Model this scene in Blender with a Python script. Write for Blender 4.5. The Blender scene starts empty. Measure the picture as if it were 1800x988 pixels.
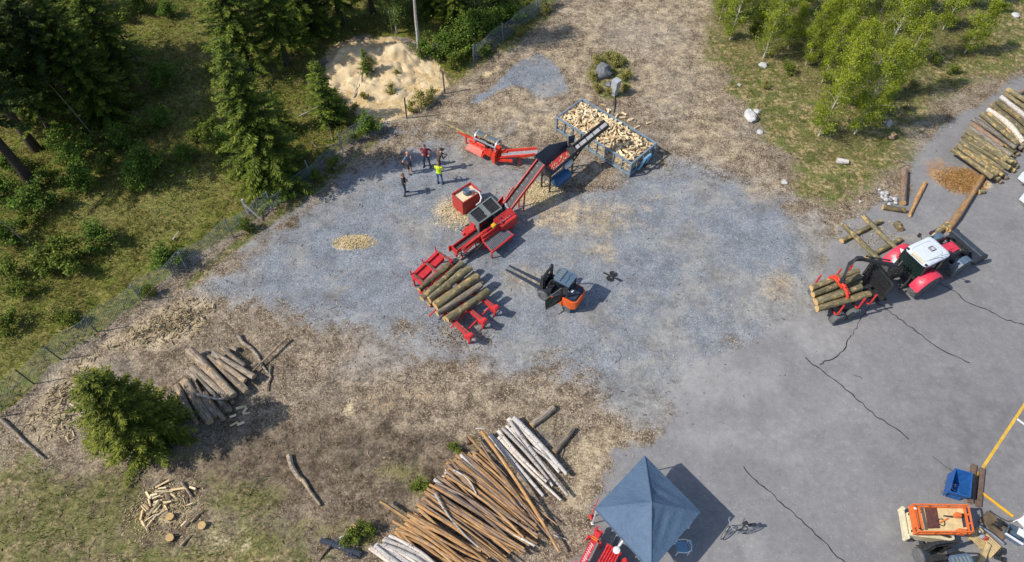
import bpy, math, random
import numpy as np
from mathutils import Vector, Matrix, Quaternion
R = math.radians
rnd = random.Random(7)
npr = np.random.default_rng(11)
SC = bpy.context.scene
COL = SC.collection

# ------------------------------------------------------------------ camera
F_PX, PITCH, CAM_H = 1200.0, R(54), 30.0
def at(px, py, z=0.0):
    """point of the place at height z that is seen at this spot of the 1800 x 988 photograph"""
    x = (px - 900) / F_PX; y = (494 - py) / F_PX
    d = Vector((x, math.cos(PITCH) + y * math.sin(PITCH), -math.sin(PITCH) + y * math.cos(PITCH)))
    t = (z - CAM_H) / d.z
    return Vector((d.x * t, d.y * t, z))
def Z(s, ox, oy):
    return lambda x, y, z=0.0: at(ox + x / s, oy + y / s, z)
cam = bpy.data.cameras.new('camera'); cam.sensor_width = 36; cam.lens = 24; cam.clip_end = 2000; cam.clip_start = .5
camo = bpy.data.objects.new('camera', cam); COL.objects.link(camo)
camo.location = (0, 0, CAM_H); camo.rotation_euler = (R(90) - PITCH, 0, 0)
SC.camera = camo

# ------------------------------------------------------------------ light
SUN_AZ, SUN_EL = R(193.0), R(45)      # direction towards the sun
w = bpy.data.worlds.new('World'); SC.world = w; w.use_nodes = True
sky = w.node_tree.nodes.new('ShaderNodeTexSky'); sky.sky_type = 'NISHITA'; sky.sun_disc = False
sky.sun_elevation = SUN_EL; sky.sun_rotation = R(90) - SUN_AZ
bg = w.node_tree.nodes['Background']; bg.inputs[1].default_value = .14
w.node_tree.links.new(sky.outputs[0], bg.inputs[0])
sl = bpy.data.lights.new('sun', 'SUN'); sl.energy = 4.25; sl.angle = R(.5); sl.color = (1, .925, .815)
so = bpy.data.objects.new('sun', sl); COL.objects.link(so)
sd = Vector((math.cos(SUN_AZ) * math.cos(SUN_EL), math.sin(SUN_AZ) * math.cos(SUN_EL), math.sin(SUN_EL)))
so.rotation_euler = sd.to_track_quat('Z', 'Y').to_euler(); so.location = (-20, 0, 60)
SC.view_settings.view_transform = 'Standard'; SC.view_settings.look = 'None'
SC.view_settings.exposure = 0.15; SC.view_settings.gamma = 1; SC.view_settings.use_curve_mapping = False

# ------------------------------------------------------------------ materials
class NT:
    def __init__(s, name):
        s.m = bpy.data.materials.new(name); s.m.use_nodes = True
        s.t = s.m.node_tree; s.p = s.t.nodes['Principled BSDF']
    def n(s, typ, **kw):
        o = s.t.nodes.new('ShaderNode' + typ)
        for k, v in kw.items(): setattr(o, k, v)
        return o
    def put(s, v, sock):
        if isinstance(v, bpy.types.NodeSocket): s.t.links.new(v, sock)
        else:
            if hasattr(sock.default_value, '__len__') and len(sock.default_value) == 4 and len(v) == 3: v = (*v, 1)
            sock.default_value = v
    def noise(s, vec, scale, detail=4, rough=.55, w=None, dist=0):
        o = s.n('TexNoise', noise_dimensions='4D' if w is not None else '3D')
        s.put(vec, o.inputs['Vector']); o.inputs['Scale'].default_value = scale
        o.inputs['Detail'].default_value = detail; o.inputs['Roughness'].default_value = rough
        o.inputs['Distortion'].default_value = dist
        if w is not None: s.put(w, o.inputs['W'])
        return o.outputs[0]
    def vor(s, vec, scale, out=1, feature='F1'):
        o = s.n('TexVoronoi', feature=feature); s.put(vec, o.inputs['Vector']); o.inputs['Scale'].default_value = scale
        return o.outputs[out]
    def math(s, op, a, b=0.0, c=None, clamp=False):
        o = s.n('Math', operation=op, use_clamp=clamp)
        s.put(a, o.inputs[0]); s.put(b, o.inputs[1])
        if c is not None: s.put(c, o.inputs[2])
        return o.outputs[0]
    def mrange(s, v, a, b, c=0.0, d=1.0, smooth=True):
        o = s.n('MapRange', interpolation_type='SMOOTHSTEP' if smooth else 'LINEAR')
        s.put(v, o.inputs[0])
        for i, k in enumerate((a, b, c, d)): o.inputs[1 + i].default_value = k
        return o.outputs[0]
    def mix(s, f, a, b, mode='MIX'):
        o = s.n('Mix', data_type='RGBA', blend_type=mode)
        s.put(f, o.inputs[0]); s.put(a, o.inputs[6]); s.put(b, o.inputs[7])
        return o.outputs[2]
    def ramp(s, v, *stops):
        o = s.n('ValToRGB'); e = o.color_ramp.elements
        while len(e) < len(stops): e.new(.5)
        for i, (pos, c) in enumerate(stops):
            e[i].position = pos; e[i].color = (*c, 1)
        s.put(v, o.inputs[0]); return o.outputs[0]
    def scale(s, vec, k):
        o = s.n('Mapping'); s.put(vec, o.inputs[0]); o.inputs['Scale'].default_value = k; return o.outputs[0]
    def obj(s): return s.n('TexCoord').outputs['Object']
    def pos(s): return s.n('NewGeometry').outputs['Position']
    def rand(s): return s.n('ObjectInfo').outputs['Random']
    def bump(s, h, strength=.5, dist=.02):
        o = s.n('Bump'); o.inputs['Strength'].default_value = strength; o.inputs['Distance'].default_value = dist
        s.put(h, o.inputs['Height']); s.t.links.new(o.outputs[0], s.p.inputs['Normal'])
    def out(s, col, rough=.7, metal=0.0, spec=.4):
        s.put(col, s.p.inputs['Base Color']); s.put(rough, s.p.inputs['Roughness'])
        s.p.inputs['Metallic'].default_value = metal; s.p.inputs['Specular IOR Level'].default_value = spec
        return s.m

def pmat(name, c, rough=.5, metal=0.0, var=.18, sc=5.0, dust=.18, dustc=(.3, .26, .2), spec=.5, bump=0):
    """painted or plain surface with wear and dust"""
    t = NT(name); o = t.obj()
    n1 = t.noise(o, sc, 5, .6); n2 = t.noise(o, sc * 4.3, 4, .7)
    c0 = tuple(max(0, k * (1 - var)) for k in c); c1 = tuple(min(1, k * (1 + var)) for k in c)
    col = t.ramp(n1, (.3, c0), (.7, c1))
    if dust: col = t.mix(t.math('MULTIPLY', t.mrange(n2, .5, .72), dust * 1.8), col, dustc)
    if bump: t.bump(n2, bump, .01)
    return t.out(col, t.mrange(n2, .3, .7, rough * .85, min(1, rough * 1.2)), metal, spec)

def tintmat(name, rough=.75, trans=.25, spec=.25):
    """natural surface whose colour is carried piece by piece"""
    t = NT(name); a = t.n('Attribute', attribute_name='tint').outputs[0]
    v = t.mix(t.mrange(t.noise(t.pos(), 2.2, 3), .3, .7), a, t.mix(1.0, a, (.75, .78, .7), 'MULTIPLY'))
    t.out(v, rough, 0, spec)
    if trans:
        tr = t.n('BsdfTranslucent'); t.put(v, tr.inputs[0]); mx = t.n('MixShader'); mx.inputs[0].default_value = trans
        t.t.links.new(t.p.outputs[0], mx.inputs[1]); t.t.links.new(tr.outputs[0], mx.inputs[2])
        t.t.links.new(mx.outputs[0], t.t.nodes['Material Output'].inputs[0])
    return t.m

def barkmat(name, dark, mid, light, patch, patch_amt=.5, marks=None, sx=1.2, hue=0.0):
    t = NT(name); o = t.obj(); r = t.rand(); wv = t.math('MULTIPLY', r, 40.0)
    st = t.scale(o, (sx, 7, 7))
    n1 = t.noise(st, 2.2, 6, .65, w=wv); n2 = t.noise(o, 3.2, 5, .7, w=wv); n3 = t.noise(t.scale(o, (4, 6, 6)), 9, 4, .7, w=wv)
    col = t.ramp(t.math('ADD', t.math('MULTIPLY', n1, .65), t.math('MULTIPLY', n3, .35)), (.37, dark), (.5, mid), (.63, light))
    pm = t.mrange(t.math('ADD', n2, t.math('MULTIPLY', n3, .35)), .86 - patch_amt * .3, .94 - patch_amt * .3)
    col = t.mix(pm, col, patch)
    if marks:
        mk = t.noise(t.scale(o, (9, 2.2, 2.2)), 3.0, 3, .6, w=wv)
        col = t.mix(t.mrange(mk, .585, .64), col, marks)
    col = t.mix(1.0, col, t.ramp(r, (0, (.62, .6, .58)), (.5, (1, 1, 1)), (1, (1.0, .9, .78))), 'MULTIPLY')
    t.bump(n1, .8, .03)
    return t.out(col, .85, 0, .2)
def endmat(name, c, ring):
    t = NT(name); o = t.obj()
    sep = t.n('SeparateXYZ'); t.put(o, sep.inputs[0])
    rr = t.math('SQRT', t.math('ADD', t.math('MULTIPLY', sep.outputs[1], sep.outputs[1]), t.math('MULTIPLY', sep.outputs[2], sep.outputs[2])))
    wv = t.math('SINE', t.math('MULTIPLY', t.math('ADD', rr, t.math('MULTIPLY', t.noise(o, 6, 2), .03)), 320.0))
    col = t.mix(t.mrange(wv, -1, 1), c, ring)
    col = t.mix(t.mrange(t.noise(o, 9, 4), .4, .75), col, tuple(k * .6 for k in c))
    return t.out(col, .8, 0, .2)

M = {}
M['red'] = pmat('machine_red', (.52, .02, .02), .5, dust=.3, dustc=(.42, .3, .18), var=.25)
M['orangered'] = pmat('machine_orange_red', (.66, .038, .016), .48, dust=.2, dustc=(.45, .33, .2), var=.22)
M['bright_red'] = pmat('deck_red', (.58, .02, .03), .5, dust=.25, dustc=(.42, .3, .2), var=.22)
M['tractor_red'] = pmat('tractor_red', (.68, .04, .085), .38, dust=.12)
M['maroon'] = pmat('bin_red', (.42, .035, .03), .5, dust=.15)
M['orange'] = pmat('forklift_orange', (.78, .12, .012), .38, dust=.10)
M['lift_orange'] = pmat('lift_orange', (.68, .15, .03), .5, dust=.2)
M['black'] = pmat('black_steel', (.022, .024, .028), .5, dust=.12, var=.3)
M['navy'] = pmat('dark_blue_steel', (.028, .04, .062), .42, dust=.12, var=.25)
M['slate'] = pmat('slate_blue_plastic', (.085, .135, .20), .38, dust=.1)
M['grey'] = pmat('grey_paint', (.17, .2, .2), .45, dust=.2)
M['lightgrey'] = pmat('light_grey_metal', (.42, .44, .46), .4, metal=.3, dust=.2)
M['steel'] = pmat('bare_steel', (.30, .32, .35), .38, metal=.6, dust=.2)
M['white'] = pmat('white_paint', (.62, .67, .74), .4, dust=.2, var=.08, dustc=(.5, .5, .48))
M['offwhite'] = pmat('cream_paint', (.66, .6, .42), .5, dust=.2)
M['blue'] = pmat('blue_paint', (.012, .095, .32), .42, dust=.12)
M['tank_blue'] = pmat('tank_blue', (.012, .085, .22), .4, dust=.1)
M['frame_blue'] = pmat('container_blue', (.17, .25, .33), .5, dust=.35, var=.3, sc=3)
M['hook_blue'] = pmat('hook_blue', (.17, .36, .55), .45, dust=.15)
M['rubber'] = pmat('tyre_rubber', (.10, .105, .11), .85, dust=.45, dustc=(.26, .25, .24))
M['rim'] = pmat('wheel_rim', (.30, .36, .44), .4, dust=.2)
M['belt'] = pmat('rubber_belt', (.065, .065, .07), .75, dust=.15, dustc=(.4, .33, .22))
M['belt_light'] = pmat('worn_belt', (.26, .27, .30), .45, dust=.25, dustc=(.45, .38, .26))
M['yellow'] = pmat('yellow_plastic', (.8, .42, .02), .4)
M['glass'] = pmat('dark_green_glass', (.008, .02, .018), .15, dust=.08, spec=.5)
M['tank_grey'] = pmat('tank_grey', (.15, .18, .2), .35, metal=.2, dust=.15)
M['rust'] = pmat('rusty_steel', (.13, .085, .06), .8, var=.4, dust=.3)
M['maroon_floor'] = pmat('worn_floor', (.10, .035, .028), .7, var=.35)
M['pale_floor'] = pmat('plywood_floor', (.62, .5, .26), .65, dust=.3)
M['pallet'] = pmat('pallet_wood', (.52, .39, .19), .8, var=.3, dust=.25, sc=3)
M['old_pallet'] = pmat('old_pallet_wood', (.14, .10, .06), .85, var=.4, dust=.2, sc=3)
M['fence'] = pmat('fence_wire', (.25, .3, .36), .45, metal=.4, dust=.1)
M['post'] = pmat('weathered_post', (.36, .35, .33), .8, var=.3)
M['dark_post'] = pmat('dark_post', (.06, .06, .065), .7)
M['box_grey'] = pmat('cabinet_grey', (.40, .42, .45), .45, dust=.15)
M['rock'] = pmat('pale_rock', (.46, .46, .46), .85, var=.35, sc=4, dust=.3, bump=.8)
M['dark_rock'] = pmat('dark_rock', (.13, .14, .15), .85, var=.6, sc=4, dust=.5, dustc=(.4, .4, .4), bump=.8)
M['plastic_white'] = pmat('white_plastic', (.75, .77, .8), .35, dust=.05, var=.04)
M['purple'] = pmat('dark_purple_cloth', (.035, .012, .028), .9)
M['chip_red'] = pmat('red_belt_with_chips', (.36, .01, .022), .5, dust=.9, dustc=(.6, .3, .22), sc=9)

M['bark_alder'] = barkmat('grey_olive_bark', (.085, .072, .04), (.19, .17, .10), (.33, .30, .21), (.55, .39, .17), .5)
M['bark_grey'] = barkmat('grey_bark', (.075, .07, .06), (.21, .19, .16), (.38, .36, .32), (.42, .31, .2), .35)
M['bark_pine'] = barkmat('orange_pine_bark', (.22, .125, .06), (.46, .275, .125), (.64, .44, .23), (.30, .23, .18), .5)
M['bark_brown'] = barkmat('brown_pine_bark', (.13, .085, .06), (.27, .195, .145), (.42, .33, .26), (.45, .25, .11), .35)
M['bark_birch'] = barkmat('white_birch_bark', (.38, .35, .32), (.62, .59, .56), (.76, .74, .72), (.45, .28, .18), .15, marks=(.05, .045, .04))
M['bark_old'] = barkmat('weathered_bark', (.085, .072, .058), (.27, .23, .185), (.52, .455, .375), (.55, .42, .25), .45)
M['end_fresh'] = endmat('fresh_cut_end', (.66, .46, .21), (.5, .32, .13))
M['end_old'] = endmat('grey_cut_end', (.40, .31, .2), (.28, .21, .13))
M['trunk'] = barkmat('spruce_trunk_bark', (.03, .025, .02), (.07, .055, .045), (.12, .1, .085), (.1, .1, .08), .3)
M['leaf'] = tintmat('foliage'); M['needle'] = tintmat('needles', .7, .12)
M['chip'] = tintmat('wood_litter', .85, 0)
M['grass'] = tintmat('grass_blades', .8, .25)

# firewood: pale split wood whose tone changes from piece to piece
t = NT('split_wood'); o_ = t.obj(); n_ = t.noise(t.scale(o_, (1.2, 9, 9)), 4, 5, .6, w=t.math('MULTIPLY', t.rand(), 30.0))
c_ = t.ramp(n_, (.3, (.64, .51, .30)), (.55, (.82, .70, .48)), (.75, (.92, .84, .65)))
c_ = t.mix(1.0, c_, t.ramp(t.rand(), (0, (.72, .62, .52)), (.35, (.97, .93, .9)), (.7, (1, 1, 1)), (1, (1, .86, .7))), 'MULTIPLY')
M['split'] = t.out(c_, .8, 0, .2)

# ------------------------------------------------------------------ mesh builder
class MB:
    def __init__(s): s.v = []; s.f = []; s.mi = []
    def add(s, vs, fs, m=0):
        b = len(s.v); s.v += [tuple(v) for v in vs]
        for f in fs: s.f.append([b + i for i in f]); s.mi.append(m)
        return s
    def hexa(s, p, m=0):       # 4 bottom ccw, 4 top ccw
        return s.add(p, [(3, 2, 1, 0), (4, 5, 6, 7), (0, 1, 5, 4), (1, 2, 6, 5), (2, 3, 7, 6), (3, 0, 4, 7)], m)
    def box(s, x0, x1, y0, y1, z0, z1, m=0):
        return s.hexa([(x0, y0, z0), (x1, y0, z0), (x1, y1, z0), (x0, y1, z0), (x0, y0, z1), (x1, y0, z1), (x1, y1, z1), (x0, y1, z1)], m)
    def rbox(s, c, sz, rot=(0, 0, 0), m=0):
        from mathutils import Euler
        e = Euler(rot).to_matrix(); c = Vector(c); a, b, d = (k / 2 for k in sz)
        return s.hexa([c + e @ Vector(k) for k in ((-a, -b, -d), (a, -b, -d), (a, b, -d), (-a, b, -d), (-a, -b, d), (a, -b, d), (a, b, d), (-a, b, d))], m)
    def bar(s, p, q, w=.06, h=.06, up=(0, 0, 1), m=0, w2=None, h2=None):
        p = Vector(p); q = Vector(q); d = (q - p).normalized(); u = Vector(up)
        if abs(d.dot(u)) > .98: u = Vector((1, 0, 0))
        sx = d.cross(u).normalized(); u = sx.cross(d)
        w2 = w if w2 is None else w2; h2 = h if h2 is None else h2
        return s.hexa([p - sx * w / 2 - u * h / 2, p + sx * w / 2 - u * h / 2, q + sx * w2 / 2 - u * h2 / 2, q - sx * w2 / 2 - u * h2 / 2,
                       p - sx * w / 2 + u * h / 2, p + sx * w / 2 + u * h / 2, q + sx * w2 / 2 + u * h2 / 2, q - sx * w2 / 2 + u * h2 / 2], m)
    def tube(s, p, q, r, r2=None, n=10, m=0):
        return s.path([p, q], [r, r if r2 is None else r2], n, m)
    def path(s, pts, r, n=8, m=0, closed=False):
        pts = [Vector(p) for p in pts]; k = len(pts)
        rs = r if hasattr(r, '__len__') else [r] * k
        rings = []; prev = None
        for i, p in enumerate(pts):
            if closed: d = (pts[(i + 1) % k] - pts[i - 1])
            else: d = pts[min(i + 1, k - 1)] - pts[max(i - 1, 0)]
            d.normalize()
            u = prev if prev is not None else (Vector((0, 0, 1)) if abs(d.z) < .9 else Vector((1, 0, 0)))
            x = d.cross(u); x.normalize(); u = x.cross(d); prev = u
            rings.append([p + (x * math.cos(2 * math.pi * j / n) + u * math.sin(2 * math.pi * j / n)) * rs[i] for j in range(n)])
        vs = [v for rg in rings for v in rg]; fs = []
        for i in range(k if closed else k - 1):
            a = i * n; b = ((i + 1) % k) * n
            for j in range(n): fs.append((a + j, a + (j + 1) % n, b + (j + 1) % n, b + j))
        if not closed: fs += [tuple(range(n))[::-1], tuple(range((k - 1) * n, k * n))]
        return s.add(vs, fs, m)
    def plate(s, quad, th=.02, m=0):
        q = [Vector(v) for v in quad]; nrm = (q[1] - q[0]).cross(q[2] - q[0]).normalized() * th
        k = len(q); vs = q + [v + nrm for v in q]
        return s.add(vs, [tuple(range(k))[::-1], tuple(range(k, 2 * k))] + [(i, (i + 1) % k, k + (i + 1) % k, k + i) for i in range(k)], m)
    def prism(s, pts, z0, z1, m=0):
        k = len(pts); vs = [(x, y, z0) for x, y in pts] + [(x, y, z1) for x, y in pts]
        return s.add(vs, [tuple(range(k))[::-1], tuple(range(k, 2 * k))] + [(i, (i + 1) % k, k + (i + 1) % k, k + i) for i in range(k)], m)
    def sphere(s, c, r, sc=(1, 1, 1), n=10, rings=7, m=0):
        c = Vector(c); vs = []; fs = []
        for i in range(1, rings):
            a = math.pi * i / rings
            for j in range(n):
                b = 2 * math.pi * j / n
                vs.append(c + Vector((math.sin(a) * math.cos(b) * sc[0], math.sin(a) * math.sin(b) * sc[1], math.cos(a) * sc[2])) * r)
        top = len(vs); vs += [c + Vector((0, 0, r * sc[2])), c - Vector((0, 0, r * sc[2]))]
        for i in range(rings - 2):
            for j in range(n): fs.append((i * n + j, (i + 1) * n + j, (i + 1) * n + (j + 1) % n, i * n + (j + 1) % n))
        for j in range(n):
            fs.append((top, j, (j + 1) % n)); fs.append((top + 1, (rings - 2) * n + (j + 1) % n, (rings - 2) * n + j))
        return s.add(vs, fs, m)
    def lathe(s, c, axis, prof, n=18, m=0):   # prof: (radius, offset along axis)
        c = Vector(c); d = Vector(axis).normalized(); u = Vector((0, 0, 1)) if abs(d.z) < .9 else Vector((1, 0, 0))
        x = d.cross(u).normalized(); u = x.cross(d); k = len(prof); vs = []; fs = []
        for r, o in prof:
            for j in range(n):
                a = 2 * math.pi * j / n; vs.append(c + d * o + (x * math.cos(a) + u * math.sin(a)) * r)
        for i in range(k - 1):
            for j in range(n): fs.append((i * n + j, i * n + (j + 1) % n, (i + 1) * n + (j + 1) % n, (i + 1) * n + j))
        fs += [tuple(range(n))[::-1], tuple(range((k - 1) * n, k * n))]
        return s.add(vs, fs, m)
    def build(s, name, mats, parent=None, loc=None, angle=38):
        me = bpy.data.meshes.new(name); me.from_pydata(s.v, [], s.f)
        for m in (mats if isinstance(mats, (list, tuple)) else [mats]): me.materials.append(M[m] if isinstance(m, str) else m)
        me.polygons.foreach_set('material_index', s.mi)
        me.polygons.foreach_set('use_smooth', [True] * len(s.f)); me.set_sharp_from_angle(angle=R(angle))
        me.update()
        return link(name, me, parent, loc)
def link(name, me, parent=None, loc=None):
    o = bpy.data.objects.new(name, me); COL.objects.link(o)
    if parent is not None: o.parent = parent
    if loc is not None: o.location = loc
    return o
def tag(o, label=None, cat=None, group=None, kind=None):
    if label: o['label'] = label
    if cat: o['category'] = cat
    if group: o['group'] = group
    if kind: o['kind'] = kind
    return o
def thing(name, label, cat, loc=(0, 0, 0), rz=0.0, group=None):
    o = bpy.data.objects.new(name, None); COL.objects.link(o); o.empty_display_size = .3
    o.location = loc; o.rotation_euler = (0, 0, rz)
    return tag(o, label, cat, group)
def part(mb, name, mats, parent, **k): return mb.build(name, mats, parent, **k)
def dup(o, parent=None):
    c = o.copy(); COL.objects.link(c)
    if parent is not None: c.parent = parent
    for ch in list(o.children): dup(ch, c)
    return c
def frame_of(a, b):
    d = b - a; return Vector((a.x, a.y, 0)), math.atan2(d.y, d.x)

def vnoise(x, y, sc, seed=0):
    """smooth value noise in 0..1"""
    x = np.asarray(x) * sc; y = np.asarray(y) * sc
    xi = np.floor(x).astype(np.int64); yi = np.floor(y).astype(np.int64); fx = x - xi; fy = y - yi
    fx = fx * fx * (3 - 2 * fx); fy = fy * fy * (3 - 2 * fy)
    def h(a, b):
        n = (a * 374761393 + b * 668265263 + seed * 974634777) & 0x7fffffff
        n = ((n ^ (n >> 13)) * 1274126177) & 0x7fffffff
        return ((n ^ (n >> 16)) & 0xffff) / 65535.0
    return (h(xi, yi) * (1 - fx) + h(xi + 1, yi) * fx) * (1 - fy) + (h(xi, yi + 1) * (1 - fx) + h(xi + 1, yi + 1) * fx) * fy
def fbm(x, y, sc, seed=0):
    return vnoise(x, y, sc, seed) * .5 + vnoise(x, y, sc * 2.1, seed + 1) * .3 + vnoise(x, y, sc * 4.3, seed + 2) * .2

def np_mesh(name, V, k, tint, mat, parent=None, smooth=False):
    """mesh of many separate k-gons; V is (n, k, 3), tint is (n, 3)"""
    n = len(V); me = bpy.data.meshes.new(name)
    me.vertices.add(n * k); me.vertices.foreach_set('co', V.astype(np.float32).ravel())
    me.loops.add(n * k); me.loops.foreach_set('vertex_index', np.arange(n * k, dtype=np.int32))
    me.polygons.add(n); me.polygons.foreach_set('loop_start', np.arange(n, dtype=np.int32) * k)
    a = me.attributes.new('tint', 'FLOAT_COLOR', 'POINT')
    c = np.ones((n, k, 4), np.float32); c[:, :, :3] = tint[:, None, :]
    a.data.foreach_set('color', c.ravel())
    me.materials.append(M[mat]); me.update(calc_edges=True); me.validate()
    return me
def leafset(C, D, Nn, L, W, fold=.15):
    D = D / np.linalg.norm(D, axis=1, keepdims=True)
    S = np.cross(D, Nn); S /= np.linalg.norm(S, axis=1, keepdims=True) + 1e-9
    U = np.cross(S, D)
    L = np.asarray(L)[:, None]; W = np.asarray(W)[:, None]
    mid = C + D * L * .45 - U * L * fold
    return np.stack([C, mid + S * W / 2, C + D * L, mid - S * W / 2], 1)
# ------------------------------------------------------------------ ground with its zones
X0, X1, Y0, Y1, ST = -62.0, 62.0, -2.0, 74.0, .25
gx = np.arange(X0, X1 + ST / 2, ST); gy = np.arange(Y0, Y1 + ST / 2, ST)
NX, NY = len(gx), len(gy)
GX, GY = np.meshgrid(gx, gy); PX = GX.ravel(); PY = GY.ravel()
zone = {k: np.zeros(NX * NY) for k in 'AGRFSWDTBLK'}
wob = (fbm(PX, PY, .35, 5) - .5)
def sdist(pts):
    """signed distance to a polygon, negative inside"""
    P = np.array(pts); d2 = np.full(len(PX), 1e9); ins = np.zeros(len(PX), bool)
    for (ax, ay), (bx, by) in zip(P, np.roll(P, -1, 0)):
        ex, ey = bx - ax, by - ay; t = np.clip(((PX - ax) * ex + (PY - ay) * ey) / (ex * ex + ey * ey + 1e-9), 0, 1)
        d2 = np.minimum(d2, (PX - ax - t * ex) ** 2 + (PY - ay - t * ey) ** 2)
        if ay != by: ins ^= ((ay > PY) != (by > PY)) & (PX < (bx - ax) * (PY - ay) / (by - ay) + ax)
    d = np.sqrt(d2); return np.where(ins, -d, d)
def paint(k, px, feather=.6, amt=1.0, wb=1.6):
    pts = [tuple(at(x, y).xy) for x, y in px]
    d = sdist(pts) + wob * wb
    z = np.clip(.5 - d / (2 * feather), 0, 1); z = z * z * (3 - 2 * z) * amt
    zone[k] = np.maximum(zone[k], z)
def blob(k, x, y, rx, ry, amt=1.0, f=.5, ang=0):
    pts = [(x + math.cos(a) * rx * math.cos(ang) - math.sin(a) * ry * math.sin(ang), y + math.cos(a) * rx * math.sin(ang) + math.sin(a) * ry * math.cos(ang)) for a in np.linspace(0, 2 * math.pi, 14)[:-1]]
    paint(k, pts, f, amt, wb=.8 * min(1, f * 2))
def stroke(k, px, wd, amt=1.0, f=.4):
    d = np.full(len(PX), 1e9)
    pts = [at(x, y) for x, y in px]
    for a, b in zip(pts, pts[1:]):
        ex, ey = b.x - a.x, b.y - a.y; t = np.clip(((PX - a.x) * ex + (PY - a.y) * ey) / (ex * ex + ey * ey + 1e-9), 0, 1)
        d = np.minimum(d, np.hypot(PX - a.x - t * ex, PY - a.y - t * ey))
    d = d - wd + wob * .7; z = np.clip(.5 - d / (2 * f), 0, 1) * amt
    zone[k] = np.maximum(zone[k], z)

paint('A', [(1850, 105), (1740, 165), (1650, 235), (1608, 285), (1585, 335), (1540, 352), (1480, 402), (1440, 432), (1437, 480), (1420, 540), (1340, 590), (1215, 632), (1165, 680), (1195, 735), (1160, 775), (1085, 790), (1050, 870), (1025, 955), (960, 1040), (940, 1150), (2500, 1150), (2500, 80)], .9, wb=1.6)
paint('F', [(-900, 780), (0, 722), (60, 675), (108, 634), (172, 586), (250, 530), (329, 474), (410, 418), (479, 370), (549, 314), (603, 268), (657, 222), (630, 190), (595, 185), (560, 105), (620, 62), (740, 72), (800, 140), (832, 112), (885, 74), (941, 32), (1010, -20), (1150, -250), (-900, -250)], .5)
paint('G', [(320, 530), (400, 482), (520, 388), (620, 305), (700, 265), (735, 235), (800, 255), (900, 292), (980, 330), (1080, 318), (1190, 285), (1290, 310), (1370, 352), (1425, 385), (1455, 440), (1450, 560), (1360, 620), (1240, 690), (1140, 720), (1000, 655), (880, 612), (760, 600), (640, 560), (520, 525), (420, 545)], 3.0, wb=3.4)
paint('G', [(810, 190), (900, 125), (945, 92), (985, 118), (1003, 160), (940, 170), (900, 152), (835, 185)], .5, .9)
blob('G', 745, 236, 26, 14, .62, .9); blob('G', 900, 222, 10, 22, .7, .4, .4); blob('G', 655, 222, 40, 14, .6, .5, -.6)
blob('G', 900, 640, 60, 30, .6, 1.2); blob('G', 1075, 640, 60, 30, .8, 1.0)
blob('G', 1500, 215, 110, 45, .0); blob('G', 1590, 205, 60, 40, .55, 1.2); blob('G', 1640, 160, 70, 26, .5, 1.2, -.5)
stroke('G', [(430, 440), (500, 380), (560, 330), (640, 262), (700, 232)], .6, .55, .5)
blob('L', 1260, 665, 110, 60, .9, 2.0); blob('L', 1330, 560, 120, 40, .8, 2.0, -.5); blob('L', 1430, 430, 26, 60, 1.0, 1.0); blob('L', 1330, 760, 130, 70, .55, 3.0); blob('L', 1190, 600, 50, 40, .8, 1.5); blob('L', 1450, 600, 120, 60, .4, 3.0); blob('L', 1010, 610, 110, 50, .6, 2.0); blob('L', 880, 560, 80, 50, .5, 2.0)
blob('L', 680, 610, 110, 40, .55, 2.5); blob('L', 1110, 360, 120, 60, .4, 2.5); blob('L', 1220, 560, 60, 60, .4, 2); blob('L', 820, 340, 60, 30, .4, 1.5); blob('L', 1560, 950, 60, 60, .3, 2)
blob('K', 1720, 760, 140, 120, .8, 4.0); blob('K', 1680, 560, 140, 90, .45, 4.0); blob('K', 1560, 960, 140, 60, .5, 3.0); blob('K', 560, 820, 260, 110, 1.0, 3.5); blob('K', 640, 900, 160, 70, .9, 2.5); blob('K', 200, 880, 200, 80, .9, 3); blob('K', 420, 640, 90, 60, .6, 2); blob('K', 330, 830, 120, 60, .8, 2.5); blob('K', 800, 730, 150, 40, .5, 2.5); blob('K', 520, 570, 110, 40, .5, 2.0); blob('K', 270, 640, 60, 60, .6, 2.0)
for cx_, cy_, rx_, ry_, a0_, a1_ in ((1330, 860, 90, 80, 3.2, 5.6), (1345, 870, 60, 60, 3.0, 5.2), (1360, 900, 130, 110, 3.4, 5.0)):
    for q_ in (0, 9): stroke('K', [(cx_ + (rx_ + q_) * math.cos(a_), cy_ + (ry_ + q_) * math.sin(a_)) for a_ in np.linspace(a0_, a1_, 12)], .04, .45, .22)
paint('T', [(985, 15), (1110, -30), (1250, -40), (1265, 80), (1300, 200), (1345, 330), (1200, 270), (1120, 180), (990, 175), (910, 245), (790, 215), (720, 212), (840, 130), (950, 60)], 2.2, .58, 3.0)
paint('T', [(890, 335), (1000, 345), (1155, 345), (1140, 400), (1010, 412), (880, 425)], 1.2, .62)
blob('T', 260, 600, 60, 30, .7, 1.5); blob('T', 360, 530, 40, 20, .8, 1); blob('T', 620, 720, 40, 20, .5, 1); blob('T', 520, 640, 60, 40, .35, 2); blob('T', 880, 720, 80, 30, .5, 1.5); blob('T', 330, 900, 90, 40, .5, 2); blob('T', 600, 860, 60, 40, .4, 2); blob('T', 180, 800, 60, 30, .7, 1.5); blob('R', 430, 880, 90, 40, .75, 1.5); blob('R', 560, 930, 70, 30, .7, 1.5); blob('R', 380, 850, 50, 25, .65, 1.2); blob('R', 700, 830, 50, 25, .5, 1); blob('R', 520, 770, 30, 14, .45, .8); blob('R', 330, 800, 50, 25, .6, 1)
blob('T', 1050, 445, 30, 12, .7, .8); blob('T', 930, 480, 50, 20, .5, .9); blob('T', 1370, 505, 30, 30, .55, .8); blob('T', 1340, 330, 40, 25, .5, .9)
blob('T', 1460, 420, 8, 40, .6, .5, .35)
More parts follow.
